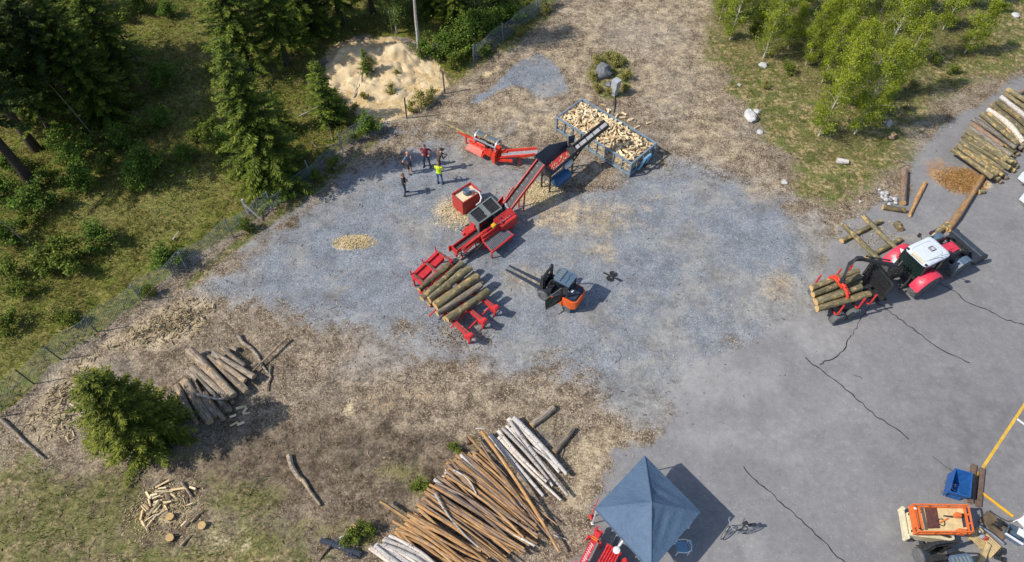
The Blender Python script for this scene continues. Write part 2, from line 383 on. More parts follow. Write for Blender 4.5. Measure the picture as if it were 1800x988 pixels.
paint('T', [(1010, 795), (1060, 735), (1095, 765), (1050, 850), (1020, 900), (985, 905), (1000, 840)], .6, .95)
paint('T', [(590, 670), (860, 650), (1010, 690), (1040, 740), (850, 770), (640, 750)], 1.5, .35)
paint('T', [(40, 730), (110, 645), (240, 560), (330, 515), (395, 535), (340, 600), (180, 620), (150, 700), (145, 790), (60, 775)], .6, .9)
blob('T', 1240, 35, 22, 60, .8, .8, -.2); blob('T', 1260, 90, 30, 25, .9, .8)
paint('S', [(572, 92), (600, 76), (690, 62), (750, 90), (788, 150), (765, 188), (715, 206), (655, 214), (612, 196), (600, 150), (585, 120)], .45, 1, .9)
blob('S', 860, 130, 30, 8, .5, .5, -.5); blob('S', 775, 215, 40, 8, .5, .5, -.2)
paint('R', [(1262, -200), (1255, 10), (1245, 60), (1270, 130), (1315, 190), (1355, 250), (1405, 335), (1470, 362), (1530, 342), (1575, 300), (1590, 240), (1660, 190), (1730, 145), (1840, 95), (2600, 40), (2600, -200)], 1.8, 1.0, 3.0)
paint('R', [(-900, 850), (0, 800), (70, 795), (180, 825), (250, 845), (300, 900), (420, 905), (560, 950), (660, 985), (700, 1060), (600, 1150), (-900, 1150)], 2.4, .74, 4.0)
stroke('R', [(330, 500), (420, 425), (500, 370), (580, 310), (660, 248)], .45, .85, .4); stroke('R', [(790, 140), (850, 100), (910, 60), (960, 20)], .9, .7, .6)
blob('R', 1072, 130, 38, 45, .9, .5); blob('R', 740, 855, 20, 20, .8, .5); blob('R', 640, 945, 40, 20, .9, .6); blob('R', 840, 780, 20, 16, .6, .5)
blob('R', 430, 830, 60, 25, .45, 1); blob('R', 980, 745, 60, 30, .35, .8); blob('R', 200, 860, 60, 40, .7, .8)
blob('W', 622, 426, 32, 11, 1, .35, -.15); blob('W', 812, 372, 52, 30, .75, 1.0); blob('W', 945, 342, 36, 20, .95, .5); blob('W', 612, 722, 11, 16, .85, .4, .5)
blob('W', 1790, 545, 10, 4, 0); blob('W', 935, 500, 20, 8, .3, .6); blob('W', 290, 890, 45, 40, .5, .7); blob('W', 350, 950, 80, 30, .4, .9); blob('W', 1600, 420, 40, 20, .2, .8)
blob('W', 1735, 325, 9, 8, .8, .3)
blob('B', 1690, 318, 38, 24, .95, .8); blob('B', 1650, 300, 26, 20, .6, .7); blob('B', 720, 700, 120, 40, .35, 1.5); blob('B', 1000, 720, 40, 30, .3, 1.0); blob('B', 1180, 150, 60, 60, .25, 1.5)
paint('D', [(330, 790), (420, 730), (560, 705), (700, 760), (690, 850), (560, 900), (430, 860), (330, 850)], 1.5, .42)
blob('D', 560, 850, 60, 50, .6, 1.0); blob('D', 1135, 382, 9, 6, .85, .25); blob('D', 1336, 370, 18, 14, .6, .6); blob('D', 700, 695, 9, 12, .75, .3); blob('D', 545, 520, 60, 10, .55, .6)
blob('D', 480, 560, 90, 30, .35, 1.2); blob('D', 805, 620, 10, 20, .5, .4); blob('D', 1060, 260, 60, 30, .3, 1.0); blob('D', 1680, 735, 6, 4, .5, .2); blob('D', 965, 690, 40, 12, .4, .6)
g2 = np.zeros(NX * NY); zone['_'] = g2
blob('T', 840, 205, 50, 20, .75, 1.2); blob('T', 950, 215, 60, 25, .7, 1.5); blob('L', 850, 235, 70, 25, .6, 1.5); blob('L', 1060, 290, 60, 25, .5, 1.5)
paint('_', [(815, 185), (900, 122), (945, 92), (985, 118), (1003, 160), (950, 172), (905, 150), (850, 182)], .6, .95)
zone['T'] *= 1 - zone['_']; zone['G'] = np.maximum(zone['G'], zone['_']); del zone['_']
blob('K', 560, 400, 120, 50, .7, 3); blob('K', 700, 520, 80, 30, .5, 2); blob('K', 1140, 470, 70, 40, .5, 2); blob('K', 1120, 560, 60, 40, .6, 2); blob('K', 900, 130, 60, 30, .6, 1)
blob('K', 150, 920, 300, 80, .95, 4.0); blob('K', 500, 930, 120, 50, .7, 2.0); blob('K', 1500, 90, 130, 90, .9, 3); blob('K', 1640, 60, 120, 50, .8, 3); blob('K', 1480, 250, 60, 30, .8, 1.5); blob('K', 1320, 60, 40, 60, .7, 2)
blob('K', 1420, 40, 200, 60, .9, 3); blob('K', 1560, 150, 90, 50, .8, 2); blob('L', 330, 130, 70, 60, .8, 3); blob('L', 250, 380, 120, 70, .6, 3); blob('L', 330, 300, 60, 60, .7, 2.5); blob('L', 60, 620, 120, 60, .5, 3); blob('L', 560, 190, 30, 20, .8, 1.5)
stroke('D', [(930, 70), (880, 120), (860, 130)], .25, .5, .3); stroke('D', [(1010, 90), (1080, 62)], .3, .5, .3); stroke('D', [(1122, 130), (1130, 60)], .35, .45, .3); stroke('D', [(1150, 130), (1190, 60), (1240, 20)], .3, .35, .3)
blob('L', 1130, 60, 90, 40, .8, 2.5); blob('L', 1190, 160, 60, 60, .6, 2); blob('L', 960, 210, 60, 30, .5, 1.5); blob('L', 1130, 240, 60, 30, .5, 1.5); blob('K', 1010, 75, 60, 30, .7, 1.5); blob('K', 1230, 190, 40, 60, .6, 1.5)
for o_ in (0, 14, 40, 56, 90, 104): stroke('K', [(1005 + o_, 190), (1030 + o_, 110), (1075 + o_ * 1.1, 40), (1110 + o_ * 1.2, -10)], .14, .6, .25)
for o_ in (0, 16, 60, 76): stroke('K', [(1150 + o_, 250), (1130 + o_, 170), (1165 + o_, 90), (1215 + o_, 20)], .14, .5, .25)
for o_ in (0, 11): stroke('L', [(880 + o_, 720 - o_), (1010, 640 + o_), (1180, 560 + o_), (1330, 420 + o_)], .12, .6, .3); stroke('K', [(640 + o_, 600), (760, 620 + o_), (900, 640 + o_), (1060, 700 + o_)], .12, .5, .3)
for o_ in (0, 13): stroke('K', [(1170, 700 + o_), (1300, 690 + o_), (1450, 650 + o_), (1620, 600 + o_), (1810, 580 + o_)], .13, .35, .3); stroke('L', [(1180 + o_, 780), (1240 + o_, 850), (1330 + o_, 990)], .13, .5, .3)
for x_, y_, r_ in ((1430, 720, 5), (1516, 655, 4), (1340, 715, 4), (1556, 720, 5), (1600, 820, 6), (1480, 860, 4), (1250, 760, 3), (1700, 640, 5), (1400, 560, 4), (1390, 800, 3)): blob('D', x_, y_, r_, r_ * .6, .8, .2)
stroke('D', [(1205, 720), (1285, 655), (1335, 590)], .05, .55, .25); stroke('D', [(1165, 770), (1215, 690)], .05, .4, .25)
stroke('D', [(690, 330), (705, 372)], .05, .45, .2); stroke('D', [(700, 330), (770, 260)], .05, .3, .2)

flat = np.maximum(zone['A'], zone['G'] * .6)
GZ = ((fbm(PX, PY, .9, 21) - .5) * .10 + (fbm(PX, PY, 3.0, 31) - .5) * .05) * (1 - flat)
GZ -= .0 * PX
Zg = GZ.reshape(NY, NX)
def gz(x, y):
    i = min(max(int(round((x - X0) / ST)), 0), NX - 1); j = min(max(int(round((y - Y0) / ST)), 0), NY - 1)
    return float(Zg[j, i])
def zw(k, x, y):
    i = np.clip(np.rint((x - X0) / ST).astype(int), 0, NX - 1); j = np.clip(np.rint((y - Y0) / ST).astype(int), 0, NY - 1)
    return zone[k].reshape(NY, NX)[j, i]
def gzv(x, y):
    i = np.clip(np.rint((x - X0) / ST).astype(int), 0, NX - 1); j = np.clip(np.rint((y - Y0) / ST).astype(int), 0, NY - 1)
    return Zg[j, i]
def gp(px, py, dz=0.0):
    p = at(px, py); p.z = gz(p.x, p.y) + dz; return p

# ground material
t = NT('yard_ground'); P = t.pos()
za = t.n('Attribute', attribute_name='zone_a'); zb = t.n('Attribute', attribute_name='zone_b'); zc = t.n('Attribute', attribute_name='zone_c')
def sep(nd):
    s = t.n('SeparateColor'); t.t.links.new(nd.outputs[0], s.inputs[0]); return [s.outputs[0], s.outputs[1], s.outputs[2], nd.outputs['Alpha']]
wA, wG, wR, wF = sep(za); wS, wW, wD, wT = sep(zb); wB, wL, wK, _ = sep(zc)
nb = t.noise(P, .22, 5, .6); nm = t.noise(P, 1.3, 6, .62); nf = t.noise(P, 9.0, 5, .68); n2 = t.noise(P, 3.7, 5, .65); nx = t.noise(P, 30.0, 3, .7)
vc = t.vor(P, 13.0); vs_ = t.n('SeparateColor'); t.t.links.new(vc, vs_.inputs[0]); v1, v2, v3 = vs_.outputs[0], vs_.outputs[1], vs_.outputs[2]
uc = t.n('SeparateColor'); t.t.links.new(t.vor(P, 24.0), uc.inputs[0]); u1, u2 = uc.outputs[0], uc.outputs[1]
vl = t.n('SeparateColor'); t.t.links.new(t.vor(t.scale(P, (1, 1.9, 1)), 7.0), vl.inputs[0])
edge = t.math('ADD', t.math('MULTIPLY', t.math('SUBTRACT', nm, .5), .9), t.math('MULTIPLY', t.math('SUBTRACT', nf, .5), .7))
edge2 = t.math('ADD', t.math('MULTIPLY', edge, 1.1), t.math('MULTIPLY', t.math('SUBTRACT', nb, .5), 1.0))
def sw(w, a=.36, b=.64): return t.mrange(t.math('ADD', w, t.math('MULTIPLY', edge, t.mrange(w, 0, .12))), a, b)
def smooth(w): return t.mrange(t.math('ADD', w, t.math('MULTIPLY', t.math('SUBTRACT', nb, .5), t.mrange(w, 0, .3, 0, 1.3))), .1, 1.0)
def soft(w, a=.15, b=.95): return t.mrange(t.math('ADD', w, t.math('MULTIPLY', edge2, t.mrange(w, 0, .12))), a, b)
mixv0 = t.math('ADD', t.math('MULTIPLY', nm, .45), t.math('ADD', t.math('MULTIPLY', nf, .35), t.math('MULTIPLY', n2, .2)))
mixv = t.mrange(mixv0, .40, .60, .30, .70, smooth=False)
dirt = t.ramp(mixv, (.33, (.095, .070, .047)), (.48, (.205, .160, .115)), (.66, (.35, .29, .22)))
dirt = t.mix(t.math('MULTIPLY', t.mrange(u1, .80, .86), .8), dirt, (.55, .45, .31)); dirt = t.mix(t.math('MULTIPLY', t.mrange(u2, .80, .85), .6), dirt, (.07, .055, .042))
dirt = t.mix(t.math('MULTIPLY', t.mrange(nb, .5, .66), .5), dirt, t.ramp(mixv, (.35, (.20, .18, .158)), (.65, (.37, .34, .305))))
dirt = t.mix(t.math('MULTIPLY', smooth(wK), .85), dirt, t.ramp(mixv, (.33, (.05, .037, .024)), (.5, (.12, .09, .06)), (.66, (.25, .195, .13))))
dirt = t.mix(t.math('MULTIPLY', smooth(wL), .7), dirt, t.ramp(mixv, (.33, (.22, .20, .185)), (.66, (.42, .40, .375))))
tan = t.ramp(mixv, (.33, (.19, .145, .095)), (.5, (.36, .285, .19)), (.66, (.54, .44, .30)))
tan = t.mix(t.math('MULTIPLY', t.mrange(u1, .78, .85), .6), tan, (.66, .56, .38)); tan = t.mix(t.math('MULTIPLY', t.mrange(u2, .80, .86), .5), tan, (.13, .1, .07))
grav = t.ramp(t.math('ADD', t.math('MULTIPLY', nf, .6), t.math('MULTIPLY', nm, .4)), (.34, (.165, .187, .215)), (.5, (.225, .248, .28)), (.66, (.30, .32, .35)))
grav = t.mix(t.math('MULTIPLY', t.mrange(u1, .82, .88), .42), grav, (.48, .50, .52)); grav = t.mix(t.math('MULTIPLY', t.mrange(u2, .75, .82), .5), grav, (.09, .11, .145))
grav = t.mix(t.math('MULTIPLY', t.mrange(t.math('ADD', t.math('MULTIPLY', nb, .8), t.math('MULTIPLY', nm, .2)), .46, .60), .6), grav, t.ramp(mixv, (.35, (.25, .232, .205)), (.65, (.36, .338, .30))))
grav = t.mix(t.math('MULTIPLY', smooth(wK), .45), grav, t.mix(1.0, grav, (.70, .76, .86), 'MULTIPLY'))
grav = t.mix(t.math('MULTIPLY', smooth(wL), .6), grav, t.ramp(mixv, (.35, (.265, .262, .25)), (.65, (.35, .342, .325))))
asph = t.ramp(t.math('ADD', t.math('MULTIPLY', nb, .5), t.math('ADD', t.math('MULTIPLY', nm, .25), t.math('MULTIPLY', n2, .25))), (.36, (.205, .203, .208)), (.5, (.242, .24, .244)), (.64, (.29, .287, .288)))
asph = t.mix(t.mrange(nx, .3, .7), t.mix(1.0, asph, (.86, .86, .87), 'MULTIPLY'), asph)
asph = t.mix(t.math('MULTIPLY', t.mrange(u1, .975, .985), .35), asph, (.45, .44, .42)); asph = t.mix(t.math('MULTIPLY', t.mrange(u2, .975, .985), .4), asph, (.1, .1, .105))
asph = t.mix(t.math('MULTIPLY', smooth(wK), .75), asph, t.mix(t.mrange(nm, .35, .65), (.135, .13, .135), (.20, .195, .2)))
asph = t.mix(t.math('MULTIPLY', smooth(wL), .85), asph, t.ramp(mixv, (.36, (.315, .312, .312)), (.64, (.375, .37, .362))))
asph = t.mix(t.math('MULTIPLY', t.mrange(n2, .60, .74), t.math('MULTIPLY', t.mrange(nb, .4, .6), .7)), asph, (.34, .335, .33))
gras = t.ramp(t.math('ADD', t.math('MULTIPLY', n2, .55), t.math('MULTIPLY', nf, .45)), (.36, (.085, .075, .03)), (.47, (.2, .165, .07)), (.55, (.37, .30, .15)), (.66, (.54, .44, .25)))
gras = t.mix(t.math('MULTIPLY', t.mrange(nm, .44, .57), .85), gras, t.ramp(nf, (.35, (.05, .07, .016)), (.65, (.16, .19, .045))))
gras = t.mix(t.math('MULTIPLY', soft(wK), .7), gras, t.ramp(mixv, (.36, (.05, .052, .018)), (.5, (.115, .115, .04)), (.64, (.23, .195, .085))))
fore = t.ramp(t.math('ADD', t.math('MULTIPLY', n2, .5), t.math('MULTIPLY', nf, .5)), (.36, (.04, .045, .010)), (.48, (.125, .12, .028)), (.57, (.235, .205, .065)), (.68, (.38, .31, .13)))
fore = t.mix(t.math('MULTIPLY', t.mrange(nm, .46, .62), .8), fore, t.ramp(nf, (.35, (.065, .088, .011)), (.65, (.19, .235, .028))))
fore = t.mix(t.math('MULTIPLY', soft(wL), .6), fore, t.ramp(mixv, (.36, (.10, .095, .035)), (.64, (.34, .29, .13))))
sand = t.ramp(mixv, (.35, (.50, .36, .18)), (.5, (.62, .47, .26)), (.66, (.74, .60, .38)))
saw = t.ramp(t.math('ADD', t.math('MULTIPLY', nf, .7), t.math('MULTIPLY', nm, .3)), (.36, (.46, .35, .2)), (.5, (.66, .53, .33)), (.64, (.82, .71, .5)))
barkc = t.ramp(mixv, (.36, (.20, .095, .035)), (.5, (.36, .19, .07)), (.65, (.5, .31, .13)))
dark = t.ramp(mixv, (.36, (.035, .03, .026)), (.65, (.12, .10, .085)))
c = dirt
c = t.mix(soft(wG, .25, .75), c, grav); c = t.mix(soft(wT), c, tan); c = t.mix(t.math('MULTIPLY', soft(wD, .25, 1.0), .8), c, dark)
c = t.mix(sw(wA, .36, .64), c, asph); c = t.mix(soft(wR, .3, .8), c, gras); c = t.mix(sw(wF), c, fore); c = t.mix(sw(wS), c, sand)
c = t.mix(soft(wW, .25, .85), c, saw); c = t.mix(soft(wB, .3, .95), c, barkc)
dd = t.math('MULTIPLY', t.mrange(t.math('ADD', wD, t.math('MULTIPLY', edge, .25)), .3, .7), wA)
c = t.mix(t.math('MULTIPLY', dd, .6), c, (.11, .10, .095))
mot = t.math('ADD', t.math('MULTIPLY', t.noise(P, .75, 6, .6), .6), t.math('MULTIPLY', n2, .4))
c = t.mix(t.mrange(wA, .2, .8, 1.0, .35), c, t.mix(1.0, c, t.ramp(mot, (.40, (.76, .75, .74)), (.5, (.96, .96, .96)), (.60, (1.14, 1.13, 1.11))), 'MULTIPLY'))
h = t.math('ADD', t.math('MULTIPLY', nf, .7), t.math('MULTIPLY', v3, .25))
h = t.math('MULTIPLY', h, t.mrange(wA, .3, .7, 1.0, .12))
t.bump(h, .9, .055)
M['ground'] = t.out(c, .9, 0, .2)

names = dict(A='asphalt_ground', G='gravel_ground', R='grass_ground', F='forest_ground', D='dirt_ground')
score = np.stack([np.full(NX * NY, .42), zone['A'], zone['G'], zone['R'], zone['F']], 0)
lab = score.argmax(0).reshape(NY, NX)
ii = np.arange(NX * NY).reshape(NY, NX)
Q = np.stack([ii[:-1, :-1], ii[:-1, 1:], ii[1:, 1:], ii[1:, :-1]], -1).reshape(-1, 4)
fl = lab[:-1, :-1].ravel()
co = np.stack([PX, PY, GZ], 1)
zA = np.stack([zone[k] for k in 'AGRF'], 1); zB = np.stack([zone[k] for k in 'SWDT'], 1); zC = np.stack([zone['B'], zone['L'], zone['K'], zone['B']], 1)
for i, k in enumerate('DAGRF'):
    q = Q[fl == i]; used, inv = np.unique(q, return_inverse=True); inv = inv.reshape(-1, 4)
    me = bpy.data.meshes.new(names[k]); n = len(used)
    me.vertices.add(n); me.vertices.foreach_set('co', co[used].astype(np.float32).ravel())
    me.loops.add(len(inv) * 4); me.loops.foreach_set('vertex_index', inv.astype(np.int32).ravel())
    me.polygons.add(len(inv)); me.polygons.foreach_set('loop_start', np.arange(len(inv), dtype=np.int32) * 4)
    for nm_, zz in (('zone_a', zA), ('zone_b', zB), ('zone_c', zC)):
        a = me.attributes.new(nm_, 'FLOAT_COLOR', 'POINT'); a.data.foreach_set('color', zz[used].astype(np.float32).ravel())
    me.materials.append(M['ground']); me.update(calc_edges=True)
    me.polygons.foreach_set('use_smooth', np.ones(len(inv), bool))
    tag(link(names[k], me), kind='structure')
# land beyond, out to the horizon
ring = MB(); B = 900.0
o4 = [(-B, -B), (B, -B), (B, B), (-B, B)]; i4 = [(X0 + .1, Y0 + .1), (X1 - .1, Y0 + .1), (X1 - .1, Y1 - .1), (X0 + .1, Y1 - .1)]
ring.add([(x, y, -.12) for x, y in o4] + [(x, y, -.12) for x, y in i4], [(0, 1, 5, 4), (1, 2, 6, 5), (2, 3, 7, 6), (3, 0, 4, 7)])
tt = NT('far_land'); tn = tt.noise(tt.pos(), .08, 5)
tt.out(tt.ramp(tn, (.35, (.03, .045, .015)), (.65, (.1, .1, .05))), .9); M['far'] = tt.m
tag(ring.build('terrain', 'far'), kind='structure')

# painted lines and tar-filled cracks lie on the asphalt
def ribbon(name, px, wd, mat, z=.006, wobble=0.0, kind='structure'):
    pts = [at(*p) for p in px]; fine = []
    for a, b in zip(pts, pts[1:]):
        k = max(2, int((b - a).length / .18)) if wobble else 1
        for i in range(k): fine.append(a.lerp(b, i / k))
    fine.append(pts[-1]); mb = MB(); vs = []
    for i, p in enumerate(fine):
        d = fine[min(i + 1, len(fine) - 1)] - fine[max(i - 1, 0)]; nn = Vector((-d.y, d.x, 0)).normalized()
        p = p + nn * (rnd.uniform(-1, 1) * wobble); hw = wd / 2 * (rnd.uniform(.55, 1.25) if wobble else 1)
        vs += [(p.x + nn.x * hw, p.y + nn.y * hw, z), (p.x - nn.x * hw, p.y - nn.y * hw, z)]
    mb.add(vs, [(2 * i, 2 * i + 1, 2 * i + 3, 2 * i + 2) for i in range(len(fine) - 1)])
    return tag(mb.build(name, mat), kind=kind)
M['line_yellow'] = pmat('road_yellow', (.66, .40, .04), .7, var=.25, sc=2, dust=.5, dustc=(.3, .26, .2))
M['line_white'] = pmat('road_white', (.75, .75, .75), .7, var=.1, dust=.3)
M['tar'] = pmat('tar', (.018, .018, .02), .6, dust=.15)
ribbon('yellow_line', [(1803, 708), (1717, 838)], .13, 'line_yellow'); ribbon('white_line', [(1787, 736), (1803, 748)], .1, 'line_white')
CR = [[(1307, 820), (1330, 845), (1360, 872), (1402, 908), (1440, 945), (1500, 1005)],
      [(1415, 629), (1442, 650), (1470, 668), (1510, 705), (1545, 735), (1575, 755), (1598, 771)],
      [(1640, 801), (1655, 814), (1678, 828)], [(1500, 659), (1508, 661), (1516, 667)],
      [(1497, 590), (1512, 562), (1534, 528)], [(1497, 590), (1475, 625), (1450, 636), (1440, 640)],
      [(1540, 530), (1580, 560), (1620, 590), (1660, 618), (1705, 637)],
      [(1650, 498), (1680, 512), (1695, 530), (1730, 543), (1770, 562), (1810, 575)]]
for c_ in CR: ribbon('tar_crack', c_, .055 if len(c_) > 3 else .035, 'tar', .007, .06)
# ------------------------------------------------------------------ wheels
def wheel(parent, c, axis, r, wd, rim='rim', lugs=0, name='wheel'):
    """a wheel part (tyre mesh) with its rim as sub-part; axis points to the outer side"""
    c = Vector(c); a = Vector(axis).normalized(); mb = MB(); h = wd / 2
    mb.lathe(c, a, [(r * .58, -h), (r * .86, -h), (r * .97, -h * .75), (r, -h * .4), (r, h * .4), (r * .97, h * .75), (r * .86, h), (r * .60, h), (r * .58, h * .7)], 26)
    if lugs:
        u = Vector((0, 0, 1)); x = a.cross(u).normalized()
        for i in range(lugs):
            for sgn in (1, -1):
                th = 2 * math.pi * (i + (.5 if sgn > 0 else 0)) / lugs; th2 = th + .22
                p = c + (x * math.cos(th) + u * math.sin(th)) * (r * 1.0) + a * (sgn * h * .05)
                q = c + (x * math.cos(th2) + u * math.sin(th2)) * (r * .97) + a * (sgn * h * .92)
                mb.bar(p, q, r * .09, r * .11, up=(p - c).normalized())
    o = mb.build(name, 'rubber', parent)
    rb = MB(); rb.lathe(c, a, [(r * .58, -h * .6), (r * .58, h * .72), (r * .5, h * .62), (r * .46, h * .3), (r * .2, h * .25), (r * .18, h * .5), (r * .05, h * .52)], 20)
    rb.build('rim', rim, o)
    return o

# ------------------------------------------------------------------ firewood processor
o, rz = frame_of(Vector((-3.03, 23.53, 0)), Vector((-3.03 + math.cos(R(44.7)), 23.53 + math.sin(R(44.7)), 0)))
T = thing('firewood_processor', 'large red firewood processor with grey guard hood, side grille and long rising conveyor', 'firewood processor', o, rz)
b = MB()
for y in (-.30, .12): b.bar((-.26, y, .84), (2.4, y, .84), .05, .26)
b.box(-.30, -.22, -.36, .18, .66, .98); b.box(-.2, 2.4, -.3, .12, .66, .72)
b.box(-.42, -.3, -.40, -.30, .6, .8); b.box(-.42, -.3, .14, .22, .6, 1.02)
b.bar((.1, -.48, .7), (1.9, -.42, 1.02), .14, .12); b.bar((.0, -.36, .86), (1.6, -.46, 1.08), .10, .1)
for x in (.05, 1.1):
    for y in (-.26, .08): b.bar((x, y, .66), (x, y * 1.4, 0), .06, .06)
pc = part(b, 'infeed_conveyor', 'red', T)
b = MB(); b.box(-.2, 2.4, -.26, .08, .72, .78)
for i in range(8): b.box(-.1 + i * .3, -.06 + i * .3, -.26, .08, .78, .81)
part(b, 'belt', 'belt', pc)
b = MB()
b.box(1.3, 3.9, -.78, -.62, .45, .95); b.box(1.3, 3.6, .30, .42, .3, .62); b.box(1.3, 1.45, -.78, .42, .35, .6); b.box(3.3, 3.5, -.9, .5, .3, .75)
b.box(2.55, 3.75, -.92, -.5, .5, 1.12); b.plate([(2.3, -.62, 1.1), (3.8, -.72, 1.1), (3.8, -.3, 1.32), (2.5, -.3, 1.32)], .05)
b.box(.95, 1.5, .16, .55, .55, .98); b.box(1.5, 1.62, .2, .5, .6, 1.2); b.bar((.8, .4, .8), (1.3, .55, .95), .12, .14)
b.bar((1.3, -.62, 1.02), (3.0, -.66, 1.05), .12, .16); b.bar((1.5, -.50, 1.2), (2.3, -.58, 1.25), .05, .05)
for x in (1.4, 3.6):
    for y in (-.7, .36): b.box(x - .05, x + .05, y - .05, y + .05, 0, .5)
part(b, 'chassis', 'red', T)
b = MB()
b.box(2.0, 3.7, -.5, .3, .5, .85); b.tube((1.75, -.4, .9), (3.5, -.5, .98), .07); b.tube((1.9, .2, .8), (1.9, .6, .8), .16)
b.path([(2.3, -.55, 1.1), (2.7, -.75, 1.25), (3.1, -.7, 1.05), (3.5, -.4, 1.1)], .03); b.path([(2.5, -.4, 1.1), (2.9, -.5, 1.3), (3.4, -.2, 1.0)], .025)
b.box(1.3, 1.6, .5, .8, .4, .8); b.path([(1.3, .6, .9), (1.0, .85, .7), (1.2, .7, .4)], .03)
part(b, 'cutting_unit', 'black', T)
b = MB()
for i in range(6): b.tube((2.55 + i * .16, -.58, 1.12), (2.62 + i * .16, -.72, 1.2), .022)
part(b, 'hydraulic_valves', 'steel', T)
# hood: grey frame, two dark mesh windows and a pale band between them
b = MB(); zt, zb = 1.66, 1.5
cA, cB, cC, cD = Vector((1.62, .72, zt)), Vector((3.38, .78, zt)), Vector((3.3, -.14, zb)), Vector((1.62, -.08, zb))
for p, q in ((cA, cB), (cB, cC), (cC, cD), (cD, cA)): b.bar(p, q, .07, .07)
m1, m2 = cA.lerp(cB, .42), cD.lerp(cC, .42); m3, m4 = cA.lerp(cB, .57), cD.lerp(cC, .57)
b.plate([m1 + Vector((0, 0, .02)), m2 + Vector((0, 0, .02)), m4 + Vector((0, 0, .02)), m3 + Vector((0, 0, .02))], .03)
for p in (cA, cB, cC, cD): b.bar(p, (p.x, p.y, .7), .06, .06)
b.plate([(1.60, .76, .8), (1.60, -.1, .8), (1.60, -.1, 1.46), (1.60, .74, 1.62)], .02)
hood = part(b, 'guard_hood', 'grey', T)
for s0, s1 in ((.03, .41), (.58, .97)):
    b = MB(); q = [cA.lerp(cB, s0), cD.lerp(cC, s0), cD.lerp(cC, s1), cA.lerp(cB, s1)]
    b.plate([p - Vector((0, 0, .02)) for p in q], .01)
    for i in range(1, 9):
        b.bar(q[0].lerp(q[3], i / 9), q[1].lerp(q[2], i / 9), .012, .03)
    part(b, 'mesh_window', 'black', hood)
b = MB(); b.plate([(1.64, .78, .75), (3.36, .82, .75), (3.36, .82, 1.62), (1.64, .76, 1.62)], .02); part(b, 'rear_panel', 'navy', hood)
# side grille
b = MB(); b.bar((1.16, -1.56, .66), (2.9, -1.5, .66), .07, .12); b.bar((1.3, -.6, .72), (2.85, -.6, .72), .07, .1)
b.bar((1.2, -1.55, .66), (1.34, -.6, .72), .05, .1); b.bar((2.87, -1.5, .66), (2.83, -.6, .72), .05, .1)
for x, y in ((1.25, -1.45), (2.8, -1.4)): b.bar((x, y, .62), (x, y, 0), .06, .06)
gr = part(b, 'side_grille', 'red', T)
b = MB()
for i in range(17):
    k = i / 16; b.bar((1.24 + k * 1.58, -1.5 + k * .04, .70), (1.38 + k * 1.4, -.62, .75), .045, .05)
part(b, 'grille_bars', 'steel', gr)
b = MB(); b.box(1.3, 2.85, -1.45, -.62, .5, .54); part(b, 'drip_tray', 'navy', gr)
b = MB(); b.box(2.08, 2.3, -.74, -.55, 1.26, 1.42); b.tube((2.2, -.64, 1.42), (2.2, -.64, 1.58), .02); part(b, 'control_box', 'yellow', T)
b = MB(); b.path([(1.35, -.7, .6), (.9, -.72, .5), (.4, -.62, .35), (-.5, -.55, .35), (-.9, -.45, .4)], .07); part(b, 'hydraulic_hose', 'black', T)
# rising conveyor
e0, e1 = Vector((3.62, .02, .72)), Vector((6.62, -.02, 2.62)); dv = (e1 - e0).normalized(); sd_ = dv.cross(Vector((0, 0, 1))).normalized(); up_ = sd_.cross(dv)
b = MB()
for s in (-.29, .29): b.bar(e0 + sd_ * s + up_ * .08, e1 + sd_ * s + up_ * .08, .05, .24)
b.bar(e0 - up_ * .08, e1 - up_ * .08, .5, .06)
for s in (-.2, .2): b.bar(e0 + dv * 1.8 + sd_ * s, (5.0, -s, 0), .06, .06)
b.bar(e0 + sd_ * -.34 + up_ * .1, e0 + dv * 1.5 - sd_ * .36 + up_ * .3, .04, .12)
cvp = part(b, 'outfeed_conveyor', 'red', T)
b = MB(); b.bar(e0 + up_ * .02, e1 + up_ * .02, .5, .04); part(b, 'belt', 'belt', cvp)
for i in range(7):
    b = MB(); p = e0 + dv * (.5 + i * .46) + up_ * .06; b.bar(p - sd_ * .19, p - sd_ * .02, .03, .04); part(b, 'flight', 'lightgrey', cvp)
b = MB(); b.plate([(3.55, .28, .6), (4.15, .28, .95), (4.15, .62, 1.0), (3.55, .62, .7)], .04); b.plate([(3.55, .62, .6), (4.15, .62, .95), (4.15, .64, 1.3), (3.55, .64, 1.0)], .04)
part(b, 'waste_chute', 'red', T)
b = MB(); b.tube((3.6, -.32, 1.0), (4.0, .25, 1.0), .1); b.box(3.72, 3.86, -.25, .05, .95, 1.15); b.bar((3.95, -.35, .9), (4.2, .2, 1.1), .05, .08); part(b, 'conveyor_drive', 'lightgrey', T)
# ------------------------------------------------------------------ firewood cleaner with its own conveyor
T = thing('firewood_cleaner', 'black hopper on legs with red bed, blue tank below and conveyor over the wood container', 'firewood cleaner', (2.07, 28.3, 0), R(49.5))
b = MB()
b.plate([(.0, .42, 1.62), (2.55, .5, 1.62), (2.37, .5, 2.22), (1.34, .90, 2.42), (.03, 1.02, 2.34)], .03)
b.plate([(0, -.2, 1.55), (2.45, -.22, 1.55), (2.35, -.26, 1.92), (0, -.26, 1.92)], .03)
b.plate([(.0, .45, 1.55), (0, -.22, 1.55), (-.03, -.28, 1.92), (.0, 1.03, 2.34)], .03)
b.plate([(2.5, -.2, 1.55), (2.55, .5, 1.55), (2.62, .5, 1.9), (2.5, -.26, 1.85)], .03)
b.bar((0, -.28, 1.93), (2.4, -.28, 1.93), .05, .05); b.bar((.02, 1.03, 2.36), (1.34, .91, 2.43), .05, .05); b.bar((0, -.28, 1.93), (.02, 1.03, 2.36), .05, .05)
